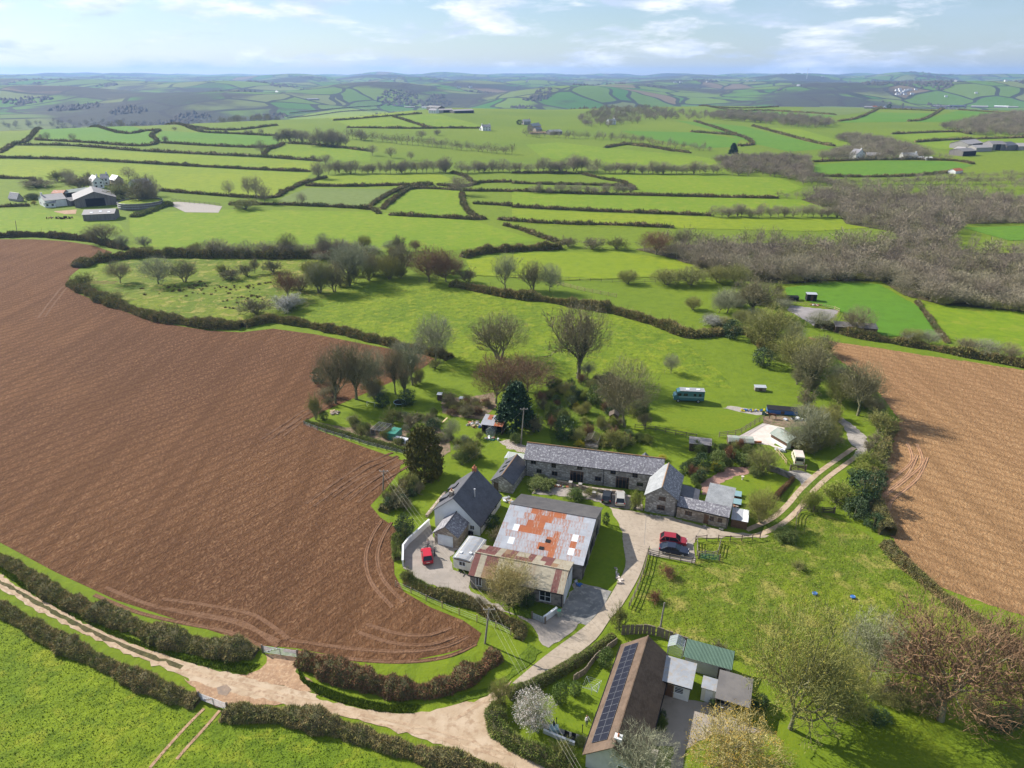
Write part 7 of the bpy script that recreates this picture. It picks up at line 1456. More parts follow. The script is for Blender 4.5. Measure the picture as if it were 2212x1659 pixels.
clutter('pots and stones around the old glasshouse', 'Q', 960, 1200, 2.6, 1.2, 20, ['terracotta', 'rubble', 'white_paint', 'green_plastic'], 7)
clutter('stones and boards among the vegetable beds', 'P', 1800, 980, 5, 2.5, 30, ['rubble', 'greywood', 'white_paint', 'earth'], 8)
clutter('small heap of brown dung in the left farm pasture', 'E', 650, 590, 14, 4, 40, ['mud', 'bracken', 'soil_red'], 9, 'dung_heap', 'heap', 1.2)
clutter('row of pale stones at the edge of the barn lawn', 'A', 1683, 985, .5, 4.0, 14, ['sand_pale', 'rubble'], 10, 'edging_stones', 'stones', .3)
clutter('brown spoil pile above the riding arena', 'Y', 740, 365, 4, 1.4, 16, ['terracotta', 'earth', 'white_paint'], 11)
clutter('cut logs and rubble under the garden hedge by the plough', 'P', 480, 420, 1.8, 1.4, 16, ['palewood', 'fencewood', 'rubble'], 12, 'log_heap', 'logs')
clutter('pots and tubs on the brick path beside the slate store', 'V', 1760, 600, 1.0, 3.2, 22, ['terracotta', 'rubble', 'white_paint', 'galv'], 13, 'garden_pots', 'pots', .5)
clutter('dark barrels and bins between the garage and cottage wall', 'A', 690, 690, 1.2, 2.0, 10, ['black', 'green_plastic', 'block'], 14, 'yard_bins', 'bins', .9)
clutter('benches and oddments beside the cottage back wall', 'A', 945, 475, 1.4, 1.6, 12, ['palewood', 'terracotta', 'galv', 'white_paint'], 15)
clutter('flower pots along the longhouse forecourt wall', 'A', 1300, 382, 2.4, .6, 12, ['terracotta', 'stone', 'leaf_mid'], 16, 'flower_pots', 'pots', .35)
clutter('white bags and scrap at the top of the horse yard', 'T', 1500, 345, 5, 1.2, 18, ['white_paint', 'galv', 'black'], 17)
clutter('pallets and drums on the apron beside the barn door', 'A', 1420, 1040, .9, 1.0, 6, ['palewood', 'blue_tub', 'galv'], 18, 'pallets', 'pallets', .5)
b = pix('V', 1740, 960); t = thing('garden_store', 'small store with grey sheet roof at the right end of the stone range', 'shed', b, rad(-20)); mb = MB(); mb.box(0, 2.6, 0, 2.8, 0, 1.5); mb.build('wall', M['brownframe'], t); sheets(t, (-.1, -.15, 1.62), (1, 0, 0), (0, 3.0, .35), 2.8, 3.1, 3, 1, lambda c, r: 'sheet_white' if c == 2 else 'sheet_zinc_clean')
b = pix('V', 1950, 860); t = thing('gas_tank', 'pale green oil tank beside the garden store', 'tank', b, rad(70)); mb = MB(); mb.tube([(-.1, 0, .6), (0, 0, .6), (1.5, 0, .6), (1.6, 0, .6)], [.3, .5, .5, .3], 14, cap=True); mb.build('tank', M['sheet_moss'], t, True)
for x in (.3, 1.2): mb = MB(); mb.box(x - .08, x + .08, -.35, .35, 0, .2); mb.build('cradle', M['block'], t)
for k, (x, y) in enumerate(((1760, 640), (1765, 520))):
    b = pix('V', x, y); t = thing('cold_frame', ('nearer' if k == 0 else 'farther') + ' blue glass cold frame beside the slate store', 'cold frame', b, rad(-20)); mb = MB(); mb.box(0, 1.5, 0, 1.5, 0, .5); mb.build('box', M['brownframe'], t); mb = MB(); mb.quadslab((-.05, -.05, .52), (1.55, -.05, .52), (1.55, 1.55, .68), (-.05, 1.55, .68), .04); mb.build('glass_lid', M['teal_pale'], t)
b = pix('A', 1285, 1255); t = thing('water_butt', 'pale green water butt at the barn corner', 'water butt', b); mb = MB(); mb.tube([(0, 0, 0), (0, 0, .5), (0, 0, 1.0)], [.3, .36, .3], 12, cap=True); mb.build('barrel', M['sheet_moss'], t); mb = MB(); mb.tube([(0, 0, 1.0), (0, 0, 1.05)], .32, 12, cap=True); mb.build('lid', M['green_plastic'], t)
def planter(label, zm, x, y, w=.7):
    b = pix(zm, x, y); t = thing('planter', label, 'planter', b, rad(-22)); mb = MB(); mb.box(-w / 2, w / 2, -.2, .2, 0, .35); mb.build('trough', M['stone'], t); R = random.Random(int(x)); mb = MB()
    for k in range(60): leaf(mb, Vector((R.uniform(-w / 2, w / 2), R.uniform(-.18, .18), .38 + R.uniform(0, .18))), .08, R)
    mb.build('flowers', M['leaf_mid'], t)
planter('stone trough planter under the wing gable window', 'V', 660, 820); planter('round edged planter at the left corner of the wing', 'V', 552, 800, .5); planter('planter below the wide window of the low range', 'V', 975, 880); planter('planter beside the range door', 'V', 1350, 960, .5); planter('planter near the right end of the low range', 'V', 1600, 1005)
# rotary drier, patio set, swing and small things at the bungalow
b = pix('C', 770, 700); t = thing('rotary_drier', 'rotary clothes drier with blue washing on the bungalow lawn', 'clothes drier', b); mb = MB(); mb.tube([(0, 0, 0), (0, 0, 1.8)], .03, 6); mb.build('mast', M['galv'], t)
for k in range(4): a = .4 + 1.5708 * k; mb = MB(); mb.tube([(0, 0, 1.1), (1.35 * math.cos(a), 1.35 * math.sin(a), 1.8)], .02, 5); mb.build('arm', M['galv'], t)
for r in (.5, .8, 1.1, 1.35):
    z = 1.1 + .7 * r / 1.35; mb = MB(); mb.tube([(r * math.cos(.4 + 1.5708 * k), r * math.sin(.4 + 1.5708 * k), z) for k in range(5)], .008, 4); mb.build('line', M['white_paint'], t)
for k, (u, m_) in enumerate(((.1, 'blue_tub'), (.45, 'white_paint'), (.7, 'teal_pale'))):
    a0, a1 = .4 + 1.5708 * 3, .4 + 1.5708 * 4; p = Vector((1.1 * math.cos(a0), 1.1 * math.sin(a0), 1.66)).lerp(Vector((1.1 * math.cos(a1), 1.1 * math.sin(a1), 1.66)), u); d = (Vector((math.cos(a1), math.sin(a1), 0)) - Vector((math.cos(a0), math.sin(a0), 0))).normalized() * .38
    mb = MB(); mb.quadslab(p, p + d, p + d - Vector((0, .05, .6 + .1 * k)), p - Vector((0, -.03, .55)), .012); mb.build('washing', M[m_], t)
b = pix('C', 480, 985); t = thing('patio_table', 'blue covered patio table with folded parasol', 'table', b); mb = MB(); mb.box(-.55, .55, -.4, .4, .1, .75); mb.build('cover', M['teal_pale'], t); mb = MB(); mb.tube([(0, 0, 0), (0, 0, 2.1)], .03, 6); mb.build('pole', M['galv'], t); mb = MB(); mb.tube([(0, 0, 1.0), (0, 0, 1.4), (0, 0, 2.05)], [.10, .16, .03], 8); mb.build('parasol', M['navy'], t)
for k, (x, y) in enumerate(((572, 1040), (625, 1055))):
    b = pix('C', x, y); t = thing('patio_chair', ('left' if k == 0 else 'right') + ' black patio chair on the bungalow terrace', 'chair', b, rad(-30)); mb = MB(); mb.box(-.28, .28, -.28, .28, .4, .46); mb.build('seat', M['black'], t); mb = MB(); mb.box(-.28, .28, .24, .29, .46, 1.0); mb.build('backrest', M['black'], t)
    for i in (-1, 1):
        for j in (-1, 1): mb = MB(); mb.box(i * .25 - .02, i * .25 + .02, j * .25 - .02, j * .25 + .02, 0, .4); mb.build('leg', M['black'], t)
for lab, zm, x, y, h in (('dark lamp post on the bungalow lawn', 'C', 500, 945, 1.3), ('short dark post at the edge of the bungalow lawn', 'C', 700, 995, 1.2)):
    b = pix(zm, x, y); t = thing('garden_post', lab, 'post', b); mb = MB(); mb.tube([(0, 0, 0), (0, 0, h)], .05, 6, cap=True); mb.build('shaft', M['black'], t); mb = MB(); mb.tube([(0, 0, h), (0, 0, h + .12)], .08, 6, cap=True); mb.build('cap', M['black'], t)
b = pix('T', 690, 1235); t = thing('garden_statue', 'small pale stone bird bath on the right hand lawn', 'bird bath', b); mb = MB(); mb.tube([(0, 0, 0), (0, 0, .1), (0, 0, .6), (0, 0, .65), (0, 0, .75)], [.2, .12, .09, .28, .3], 10, cap=True); mb.build('basin', M['sand_pale'], t)
for k, (x, y) in enumerate(((955, 250), (1183, 270))):
    b = pix('N', x, y); t = thing('feed_tub', ('left' if k == 0 else 'right') + ' small blue tub lying in the rough paddock', 'tub', b); mb = MB(); mb.tube([(0, 0, 0), (0, 0, .3)], [.28, .36], 10, cap=True); mb.build('tub', M['blue_tub'], t); mb = MB(); mb.tube([(.36 * math.cos(.63 * i), .36 * math.sin(.63 * i), .3) for i in range(11)], .03, 4); mb.build('rim', M['blue_tub'], t)
b = pix('T', 1050, 255); t = thing('rowing_dinghy', 'small blue boat resting against the dark container', 'boat', b, rad(20)); mb = MB(); st = [(-1.2, .05, .5), (-.8, .4, .45), (0, .55, .42), (.8, .45, .45), (1.2, .35, .48)]; vs = []
for x, w, h in st: vs += [(x, -w, h), (x, -w * .6, .05), (x, w * .6, .05), (x, w, h)]
mb.add(vs, [(i * 4 + k, i * 4 + k + 1, i * 4 + k + 5, i * 4 + k + 4) for i in range(4) for k in range(3)] + [(16, 17, 18, 19)]); mb.build('hull', M['teal'], t); mb = MB(); mb.box(-.1, .15, -.5, .5, .32, .36); mb.build('thwart', M['palewood'], t)
# horse
def horse(label, loc, rz):
    V = [((.75, 0, 1.22), (.26, .28)), ((.3, 0, 1.18), (.25, .28)), ((-.2, 0, 1.17), (.25, .27)), ((-.65, 0, 1.22), (.27, .28)), ((1.0, 0, 1.42), (.16, .19)), ((1.25, 0, 1.62), (.11, .15)), ((1.42, 0, 1.72), (.10, .12)), ((1.65, 0, 1.52), (.08, .08)), ((1.8, 0, 1.38), (.06, .06)), ((1.38, .06, 1.87), (.02, .03)), ((1.38, -.06, 1.87), (.02, .03)), ((-.9, 0, 1.25), (.05, .05)), ((-1.02, 0, .75), (.06, .06))]
    E_ = [(0, 1), (1, 2), (2, 3), (0, 4), (4, 5), (5, 6), (6, 7), (7, 8), (6, 9), (6, 10), (3, 11), (11, 12)]
    for x, fx in ((.72, 0), (-.68, 3)):
        for s in (-1, 1):
            i = len(V); back = fx == 3; V += [((x + (.06 if back else 0), s * .17, .92), (.12, .11)), ((x - (.14 if back else 0), s * .17, .52), (.055, .055)), ((x - (.1 if back else 0), s * .17, .12), (.04, .04)), ((x - (.04 if back else -.05), s * .17, .03), (.055, .05))]; E_ += [(fx, i), (i, i + 1), (i + 1, i + 2), (i + 2, i + 3)]
    me = bpy.data.meshes.new('horse body'); me.from_pydata([v for v, r in V], E_, []); me.materials.append(M['horse']); t = thing('horse', label, 'horse', loc, rz); t.scale = (.9, .9, .9); ob = link('body', me, t); md = ob.modifiers.new('skin', 'SKIN')
    for sv, (v, r) in zip(me.skin_vertices[0].data, V): sv.radius = r
    me.skin_vertices[0].data[2].use_root = True; md.use_smooth_shade = True; sd = ob.modifiers.new('sub', 'SUBSURF'); sd.levels = 1; sd.render_levels = 1
    mb = MB(); mb.tube([(1.42, 0, 1.85), (1.15, 0, 1.72), (.9, 0, 1.5)], [.03, .06, .04], 5); mb.build('mane', M['black'], t)
horse('brown horse standing in the dirt yard by the blue container', pix('T', 1140, 320), rad(170))

# ------------------------------------------------------------------ trees near and middle, each at its own place
TREES = [
 ('gnarl_a', 'K', 805, 735, 860, 475, 215, 'bare twisted tree at the inner corner of the red plough'), ('round_b', 'K', 1150, 722, 1160, 468, 320, 'round headed bare tree standing alone in the green field'),
 ('ivy_a', 'K', 1575, 825, 1545, 412, 320, 'tallest bare tree with an ivy clad trunk behind the gardens'), ('round_a', 'R', 1215, 830, 1280, -420, 1050, 'big forked bare tree beside the horsebox lorry'),
 ('dome_a', 'K', 1130, 962, 1150, 700, 255, 'reddish domed bare tree behind the black garden shed'), ('dome_b', 'K', 1300, 900, 1320, 702, 310, 'reddish broad domed tree right behind the dark conifer'),
 ('ivy_b', 'D', 330, 372, 250, -20, 250, 'leftmost ivy clad bare tree at the plough edge'), ('ivy_a', 'D', 470, 345, 430, -40, 280, 'second ivy clad bare tree from the plough corner'), ('gnarl_a', 'D', 600, 300, 590, -10, 230, 'twisted bare tree in the middle of the plough edge row'), ('ivy_b', 'D', 735, 312, 725, -20, 150, 'slender ivy clad tree in the plough edge row'), ('tall_a', 'D', 850, 250, 850, -60, 210, 'tall bare tree at the right of the plough edge row'), ('ivy_a', 'D', 800, 340, 850, 90, 120, 'short leaning ivy clad stem in the plough edge row'),
 ('tall_a', 'K', 1180, 345, 1180, 148, 140, 'bare upright tree left of three on the paddock fence'), ('round_b', 'K', 1330, 350, 1330, 188, 150, 'bare spreading tree middle of three on the paddock fence'), ('gnarl_a', 'K', 1420, 355, 1445, 200, 125, 'bare tree right of three on the paddock fence'),
 ('multi_a', 'K', 180, 365, 190, 185, 160, 'greyish bare tree at the left of the meadow thicket'), ('tall_a', 'K', 340, 305, 330, 88, 200, 'tall bare tree in the middle of the meadow thicket'), ('round_a', 'K', 470, 270, 460, 130, 170, 'bare tree behind the tall thicket tree'), ('dome_a', 'K', 770, 305, 780, 108, 230, 'brown domed bare tree at the top of the green field'), ('dome_b', 'K', 860, 305, 860, 130, 200, 'brown bare tree right of the domed one above the green field'), ('round_b', 'K', 620, 270, 650, 95, 190, 'bare spreading tree left of the domed one above the green field'), ('multi_a', 'K', 555, 290, 545, 160, 150, 'scrubby bare tree in the thicket end'),
 ('round_a', 'J', 722, 592, 715, 450, 150, 'small round bare tree at the left of the rush meadow'), ('gnarl_a', 'J', 950, 597, 930, 428, 215, 'spreading bare tree in the middle of the rush meadow'), ('round_b', 'J', 1110, 585, 1110, 448, 160, 'bare tree right of the spreading one in the rush meadow'), ('ivy_b', 'J', 1530, 535, 1525, 440, 55, 'dark ivy covered stump in the rush meadow'),
 ('round_b', 'J', 620, 350, 600, 233, 210, 'wide many stemmed bare tree at the top of the red plough'), ('tall_a', 'J', 740, 382, 742, 300, 80, 'pair of thin bare stems right of the wide tree'), ('tall_a', 'J', 870, 392, 865, 308, 95, 'small bare tree above the plough corner hedge'), ('dome_a', 'J', 1728, 685, 1722, 505, 165, 'reddish bare tree beside the white blossom thicket'), ('tall_a', 'J', 1910, 655, 1890, 470, 130, 'tall thin bare tree in the thicket right of the rush meadow'), ('round_b', 'J', 2005, 645, 1965, 458, 160, 'bare tree in the thicket beside the green field'), ('tall_a', 'J', 2100, 605, 2090, 345, 230, 'tallest bare tree of the thicket by the green field'), ('round_a', 'J', 1735, 425, 1735, 288, 125, 'round bare tree standing above the meadow scrub'), ('gnarl_a', 'J', 1940, 420, 1940, 288, 90, 'twisted bare tree above the meadow scrub'),
 ('gnarl_a', 'L', 610, 695, 600, 558, 175, 'open bare tree left of the pasture shelters'), ('ivy_a', 'L', 745, 705, 800, 505, 240, 'large brown bare tree left of the black shelters'), ('multi_a', 'L', 830, 885, 860, 655, 310, 'dense bare tree over the hedge by the riding arena'), ('multi_a', 'L', 1000, 1000, 1010, 815, 310, 'dense olive bare tree at the head of the track'), ('round_a', 'L', 1310, 805, 1325, 655, 170, 'round bare tree beside the long field shelter'), ('gnarl_a', 'L', 1120, 775, 1135, 680, 140, 'twisted bare tree in front of the riding arena'), ('multi_a', 'L', 1600, 860, 1590, 775, 130, 'small bare tree on the hedge above the tan plough'), ('gnarl_a', 'L', 1690, 870, 1690, 785, 120, 'second small tree on the hedge above the tan plough'), ('round_b', 'L', 1905, 905, 1905, 828, 130, 'small dark tree on the right end of the plough hedge'), ('gnarl_a', 'L', 2000, 925, 1985, 828, 140, 'many stemmed small tree right along the plough hedge'), ('round_a', 'L', 2120, 950, 2120, 850, 130, 'last small tree on the plough hedge at the right'),
 ('round_a', 'L', 362, 345, 366, 238, 115, 'round bare tree standing out left of the big wood'), ('dome_a', 'L', 225, 380, 200, 250, 190, 'brown domed tree at the left tip of the big wood'),
 ('ivy_b', 'G', 1560, 425, 1560, 0, 330, 'ivy covered bare tree beside the track and tan plough'), ('ivy_a', 'G', 1180, 235, 1190, -140, 330, 'ivy clad bare tree above the stable track'), ('multi_a', 'G', 1420, 330, 1400, 90, 260, 'dense bare shrub tree between the track and ivy trees'), ('gnarl_a', 'T', 1480, 760, 1440, 330, 430, 'bare tree leaning over the stable roof'), ('tall_a', 'T', 1690, 760, 1680, 120, 520, 'tall ivy flecked bare tree behind the stable'), ('multi_a', 'T', 1850, 780, 1880, 250, 500, 'dense bare tree between the stable and the track'),
 ('leafing', 'N', 808, 1055, 700, 225, 620, 'great oak with young yellow green leaves over the carport'), ('gnarl_a', 'N', 1275, 785, 1240, 325, 390, 'grey bare crooked tree between the two big crowns'), ('dome_a', 'N', 1710, 1005, 1640, 255, 820, 'great reddish brown bare tree with wide crown at lower right'), ('dome_b', 'N', 2180, 1010, 2120, 320, 620, 'reddish bare tree at the right picture edge'), ('leafing', 'N', 1080, 1000, 1080, 560, 420, 'smaller yellow green tree right of the great oak'),
 ('golden', 'N', 470, 1340, 450, 1000, 560, 'golden leaved bushy tree beside the bungalow drive'), ('tall_a', 'C', 1160, 1420, 1120, 1000, 520, 'grey bare tree in front of the bungalow gable'), ('straw', 'A', 942, 1172, 950, 880, 340, 'pale straw coloured bare tree in front of the front barn'), ('gnarl_a', 'Q', 200, 1190, 200, 800, 330, 'small bare fruit tree on the garden lawn'), ('gnarl_a', 'K', 2075, 800, 2060, 690, 90, 'pale dead sapling in the green field'), ('tall_a', 'K', 1625, 830, 1630, 730, 90, 'white stemmed birch below the tallest tree'),
]
for k, (key, z, bx, by, tx, ty, w, lab) in enumerate(TREES): tree(key, z, bx, by, tx, ty, w, lab, 'oak_tree' if key == 'leafing' else 'bare_tree')
tree('cypress', 'D', 935, 868, 960, 535, 245, 'tall olive green cypress beside the polythene tunnel', 'cypress_tree'); tree('conifer', 'D', 1545, 545, 1560, 235, 275, 'dark green conifer behind the rusty garden shed', 'conifer_tree')
tree('conifer', 'I', 955, 665, 958, 618, 40, 'dark conifer standing in the valley wood', 'conifer_tree'); tree('evergreen', 'X', 750, 196, 750, 148, 55, 'round dark evergreen beside the white farmhouse', 'evergreen_tree'); tree('evergreen', 'W', 1140, 200, 1140, 155, 70, 'round dark evergreen at the top of the hamlet', 'evergreen_tree'); tree('magnolia', 'C', 320, 950, 350, 690, 300, 'magnolia covered in pale pink white blossom at the lane corner', 'magnolia_tree')
BUSH = [
 ('multi_a', 'T', 980, 1110, 990, 750, 470, 'rounded olive twiggy tree beside the red gravel drive'), ('multi_a', 'B', 1450, 610, 1470, 430, 190, 'twiggy bare tree on the small right hand lawn'), ('bush_lime', 'B', 1715, 545, 1700, 430, 120, 'yellow green shrub at the fork of the right track'), ('bush_lime', 'B', 1850, 500, 1840, 385, 180, 'large lime green shrub right of the track'), ('evergreen', 'B', 1995, 500, 1990, 330, 190, 'dark evergreen shrub below the tan plough'), ('evergreen', 'B', 1960, 580, 1955, 470, 150, 'second dark evergreen at the paddock corner'), ('evergreen', 'B', 2060, 640, 2050, 560, 120, 'third dark evergreen in the plough hedge'),
 ('laurel', 'T', 320, 1010, 320, 780, 260, 'round glossy laurel above the red gravel drive'), ('evergreen', 'T', 90, 1080, 60, 830, 280, 'dark shrub left of the round laurel'), ('bush_russet', 'T', 480, 960, 480, 730, 200, 'russet brown shrub right of the laurel'), ('laurel', 'T', 690, 1000, 700, 850, 260, 'mixed green shrub behind the red gravel'), ('bush_green', 'T', 880, 1160, 880, 1040, 240, 'low green shrub under the olive tree'), ('bush_yellow', 'T', 290, 1090, 290, 970, 150, 'yellow flowering shrub above the red gravel'), ('evergreen', 'T', 60, 1250, 60, 1080, 230, 'dark garden shrub left of the red gravel'), ('bush_green', 'T', 20, 1430, 20, 1290, 120, 'small green shrub by the garden room'),
 ('bush_yellow', 'R', 1900, 1420, 1900, 1330, 170, 'bright yellow forsythia behind the longhouse roof'), ('bush_lime', 'R', 1640, 1110, 1640, 960, 250, 'yellow green shrub behind the longhouse'), ('laurel', 'R', 680, 420, 690, 80, 330, 'tall pale green laurel under the bare trees'), ('bush_yellow', 'R', 340, 510, 330, 380, 150, 'yellow blossoming shrub in the middle of the wild garden'), ('evergreen', 'R', 130, 1050, 90, 640, 420, 'large dark evergreen mass left in the wild garden'), ('evergreen', 'R', 250, 480, 200, 260, 260, 'dark green shrub behind the yellow one'), ('bush_red', 'R', 900, 560, 930, 330, 250, 'purple brown leaved shrub by the small garden shed'), ('bush_olive', 'R', 960, 1180, 980, 850, 360, 'olive shrub right of the timber glasshouse frame'), ('bush_olive', 'R', 1150, 1230, 1130, 1000, 250, 'rusty olive shrub close behind the longhouse roof'), ('bush_yellow', 'R', 400, 1190, 400, 1070, 200, 'yellow green shrub left of the glasshouse frame'), ('bush_lime', 'R', 490, 740, 480, 640, 230, 'lime flowering mound in the wild garden'), ('evergreen', 'R', 1250, 1060, 1240, 880, 300, 'dark clipped shrub under the forked tree'), ('bush_bare', 'R', 1560, 820, 1560, 560, 280, 'bare brushwood at the foot of the forked tree'), ('bush_green', 'R', 1480, 1080, 1480, 940, 200, 'green shrub at the end of the thin rail fence'),
 ('bush_bare', 'Q', 1760, 1050, 1760, 760, 500, 'grey brown thicket beside the tall utility pole'), ('bush_green', 'Q', 1420, 1260, 1420, 1090, 250, 'green shrub at the foot of the tall utility pole'), ('bush_olive', 'Q', 550, 1600, 550, 1200, 500, 'loose olive shrubbery in the middle of the back lawn'), ('bush_green', 'Q', 420, 1640, 420, 1420, 330, 'green leafy shrub below the olive shrubbery'), ('bush_bare', 'Q', 480, 760, 480, 520, 360, 'brown brambles by the spoil heaps'), ('bush_bare', 'Q', 120, 520, 120, 280, 350, 'bare bramble patch near the white hutch'),
 ('bush_olive', 'P', 1340, 580, 1340, 330, 300, 'grey green small tree in the garden lawn'), ('bush_olive', 'P', 770, 620, 770, 440, 260, 'olive shrub on the left of the garden lawn'), ('bush_bare', 'P', 1620, 640, 1620, 430, 330, 'bare brown shrub in the middle of the vegetable garden'), ('bush_olive', 'P', 900, 740, 900, 590, 260, 'olive shrub by the dark fruit cage'), ('evergreen', 'P', 1960, 700, 1950, 500, 240, 'dark shrub just behind the olive cypress'), ('bush_olive', 'P', 190, 520, 190, 120, 260, 'tall thin greenery at the plough corner of the garden'), ('evergreen', 'P', 320, 520, 320, 380, 160, 'dark stump shrub at the garden corner'), ('bush_bare', 'P', 1900, 620, 1900, 420, 250, 'pale bare shrub behind the cypress'), ('evergreen', 'P', 1200, 330, 1200, 130, 240, 'dark bush beside the goal frame'), ('evergreen', 'P', 1560, 290, 1560, 60, 320, 'dark ivy bush behind the trampoline'),
 ('bush_olive', 'A', 300, 400, 300, 280, 170, 'olive shrub on the cottage lawn edge'), ('bush_bare', 'A', 190, 520, 190, 420, 170, 'bare shrub above the yard wall'), ('evergreen', 'A', 250, 720, 260, 570, 150, 'dark green shrub behind the top of the white yard wall'), ('evergreen', 'A', 840, 660, 860, 580, 120, 'dark shrub between the cottage and barn'), ('bush_bare', 'A', 870, 760, 880, 660, 140, 'bare shrub against the rusted barn end'), ('bush_green', 'A', 1400, 470, 1400, 405, 130, 'clipped green mound in the longhouse forecourt'), ('bush_lime', 'A', 1795, 530, 1795, 405, 110, 'yellow green shrub beside the silver beige car'), ('bush_green', 'A', 1160, 385, 1160, 335, 190, 'low green flower bed before the longhouse'), ('bush_olive', 'A', 1490, 440, 1490, 390, 110, 'brown border plants by the forecourt wall'), ('evergreen', 'A', 1065, 1180, 1065, 1090, 140, 'dark shrub beside the straw coloured tree'), ('evergreen', 'A', 1600, 640, 1600, 560, 60, 'dark climber at the back corner of the rusted barn'), ('bush_olive', 'A', 270, 1020, 265, 930, 90, 'round olive shrub at the lower yard corner'), ('bush_bare', 'A', 740, 1200, 740, 1130, 120, 'low bare shrub at the yard edge'),
 ('bush_olive', 'A', 1690, 1350, 1690, 1170, 130, 'tall twiggy bush at the drive bend'), ('multi_a', 'C', 70, 770, 80, 580, 190, 'rounded twiggy bush at the end of the drive hedge'), ('laurel', 'C', 530, 760, 530, 600, 130, 'round clipped green bush on the bungalow lawn'), ('laurel', 'C', 640, 690, 640, 600, 110, 'second clipped green bush behind the drier'), ('laurel', 'C', 880, 470, 880, 340, 130, 'leafy shrub beside the close boarded fence'), ('bush_green', 'C', 1310, 960, 1310, 880, 100, 'white flowered shrub by the bungalow wall'), ('evergreen', 'C', 1310, 870, 1320, 820, 90, 'small dark shrub by the bungalow wall'), ('laurel', 'C', 1700, 790, 1700, 735, 60, 'small round green shrub beside the carport'), ('bush_green', 'C', 690, 1080, 690, 1035, 100, 'small green shrubs at the bungalow gable corner'), ('bush_olive', 'C', 540, 1180, 540, 1050, 200, 'dense shrub below the garden patio'), ('bush_bare', 'C', 1760, 370, 1760, 290, 130, 'bare shrub beside the green roofed shed'), ('evergreen', 'C', 2060, 800, 2060, 700, 160, 'dark shrub at the back of the carport'),
 ('bush_russet', 'B', 950, 900, 955, 850, 100, 'brown bramble clump in the rough paddock'), ('bush_russet', 'B', 880, 1030, 880, 985, 90, 'second brown bramble clump in the rough paddock'), ('bush_green', 'B', 1580, 700, 1590, 650, 130, 'low green bramble by the rail fence'), ('bush_olive', 'B', 1660, 860, 1660, 820, 90, 'low thorn bush in the rough paddock'),
 ('bush_white', 'J', 1730, 755, 1730, 665, 200, 'white blossoming blackthorn thicket by the green field'), ('bush_bare', 'J', 1540, 780, 1550, 680, 220, 'grey brown thicket left of the white blossom'), ('bush_bare', 'J', 1390, 570, 1390, 500, 130, 'bare thicket in the rush meadow'), ('bush_olive', 'J', 1340, 560, 1340, 470, 90, 'dark thorn bush in the rush meadow'), ('bush_bare', 'J', 1640, 530, 1650, 450, 130, 'rounded bare thicket at the back of the rush meadow'), ('bush_bare', 'J', 1480, 550, 1480, 470, 110, 'bare willow scrub in the rush meadow'), ('bush_bare', 'J', 1800, 640, 1800, 540, 160, 'thicket beside the reddish tree'), ('bush_white', 'K', 20, 440, 30, 390, 120, 'pale blossoming scrub at the green field corner'), ('bush_olive', 'J', 500, 620, 490, 530, 160, 'scrub bush at the left end of the rush meadow'), ('bush_olive', 'J', 690, 700, 690, 640, 150, 'olive scrub above the meadow hedge'),
 ('multi_a', 'K', 1840, 315, 1840, 240, 120, 'round olive bush at the pasture corner'), ('multi_a', 'K', 2050, 320, 2050, 235, 180, 'olive willow bush left of the big wood'), ('multi_a', 'K', 2180, 320, 2180, 225, 200, 'second olive willow bush left of the big wood'), ('multi_a', 'L', 560, 530, 560, 440, 170, 'olive willow at the edge of the big wood'), ('multi_a', 'L', 660, 545, 650, 430, 160, 'taller olive willow at the edge of the big wood'), ('bush_bare', 'K', 980, 310, 985, 230, 110, 'bare scrub beside the brown domed trees'), ('bush_white', 'L', 530, 770, 530, 710, 120, 'white blossoming scrub in the curving hedge'), ('bush_white', 'L', 1590, 860, 1580, 800, 90, 'pale lichened thorn on the plough hedge'), ('evergreen', 'L', 640, 830, 640, 730, 120, 'dark holly in the curving hedge'), ('evergreen', 'L', 800, 975, 800, 880, 140, 'dark evergreen where the field meets the track hedge'), ('bush_olive', 'H', 1060, 905, 1060, 855, 140, 'pale olive bush above the long pasture'), ('bush_bare', 'K', 1520, 115, 1530, 60, 110, 'bare bushes on the hedge at the pasture corner'), ('bush_bare', 'K', 1650, 130, 1650, 65, 150, 'bare thicket right of the pasture corner'), ('bush_olive', 'K', 1780, 130, 1780, 60, 130, 'pale olive thicket before the big wood'), ('evergreen', 'G', 1700, 1000, 1690, 850, 170, 'dark holly in the track hedge'), ('bush_olive', 'G', 1720, 560, 1740, 380, 260, 'dense olive bush above the track bend'), ('bush_bare', 'G', 1330, 640, 1330, 540, 220, 'bare brushwood between the stable and track'), ('bush_bare', 'E', 870, 270, 860, 130, 300, 'bare trees clustered behind the left farm'), ('bush_olive', 'E', 1330, 400, 1340, 210, 330, 'greenish budding trees beside the farm slurry store'), ('bush_bare', 'E', 1560, 440, 1560, 200, 320, 'brown trees at the right of the left farm'), ('mid_b', 'E', 1650, 420, 1650, 90, 180, 'tall bare tree at the right of the left farm'), ('mid_a', 'E', 1500, 330, 1500, 70, 130, 'bare tree behind the pale roofed farm buildings'), ('mid_c', 'E', 1390, 170, 1390, 20, 160, 'dark round tree on the hedge above the left farm'), ('mid_a', 'E', 740, 190, 740, 40, 160, 'bare tree behind the farm sheds'), ('bush_bare', 'E', 400, 250, 420, 160, 420, 'long bare scrub hedge behind the small farm cottage'), ('bush_green', 'E', 350, 385, 350, 320, 160, 'green garden shrubs by the small farm cottage'), ('bush_yellow', 'E', 372, 440, 372, 395, 60, 'tiny yellow shrub by the small farm cottage')]
for key, z, bx, by, tx, ty, w, lab in BUSH: tree(key, z, bx, by, tx, ty, w, lab, 'shrub' if 'shrub' in lab or 'bush' in lab else 'bare_tree' if 'tree' in lab else 'shrub', 'tree' if 'tree' in lab and 'shrub' not in lab else 'shrub')
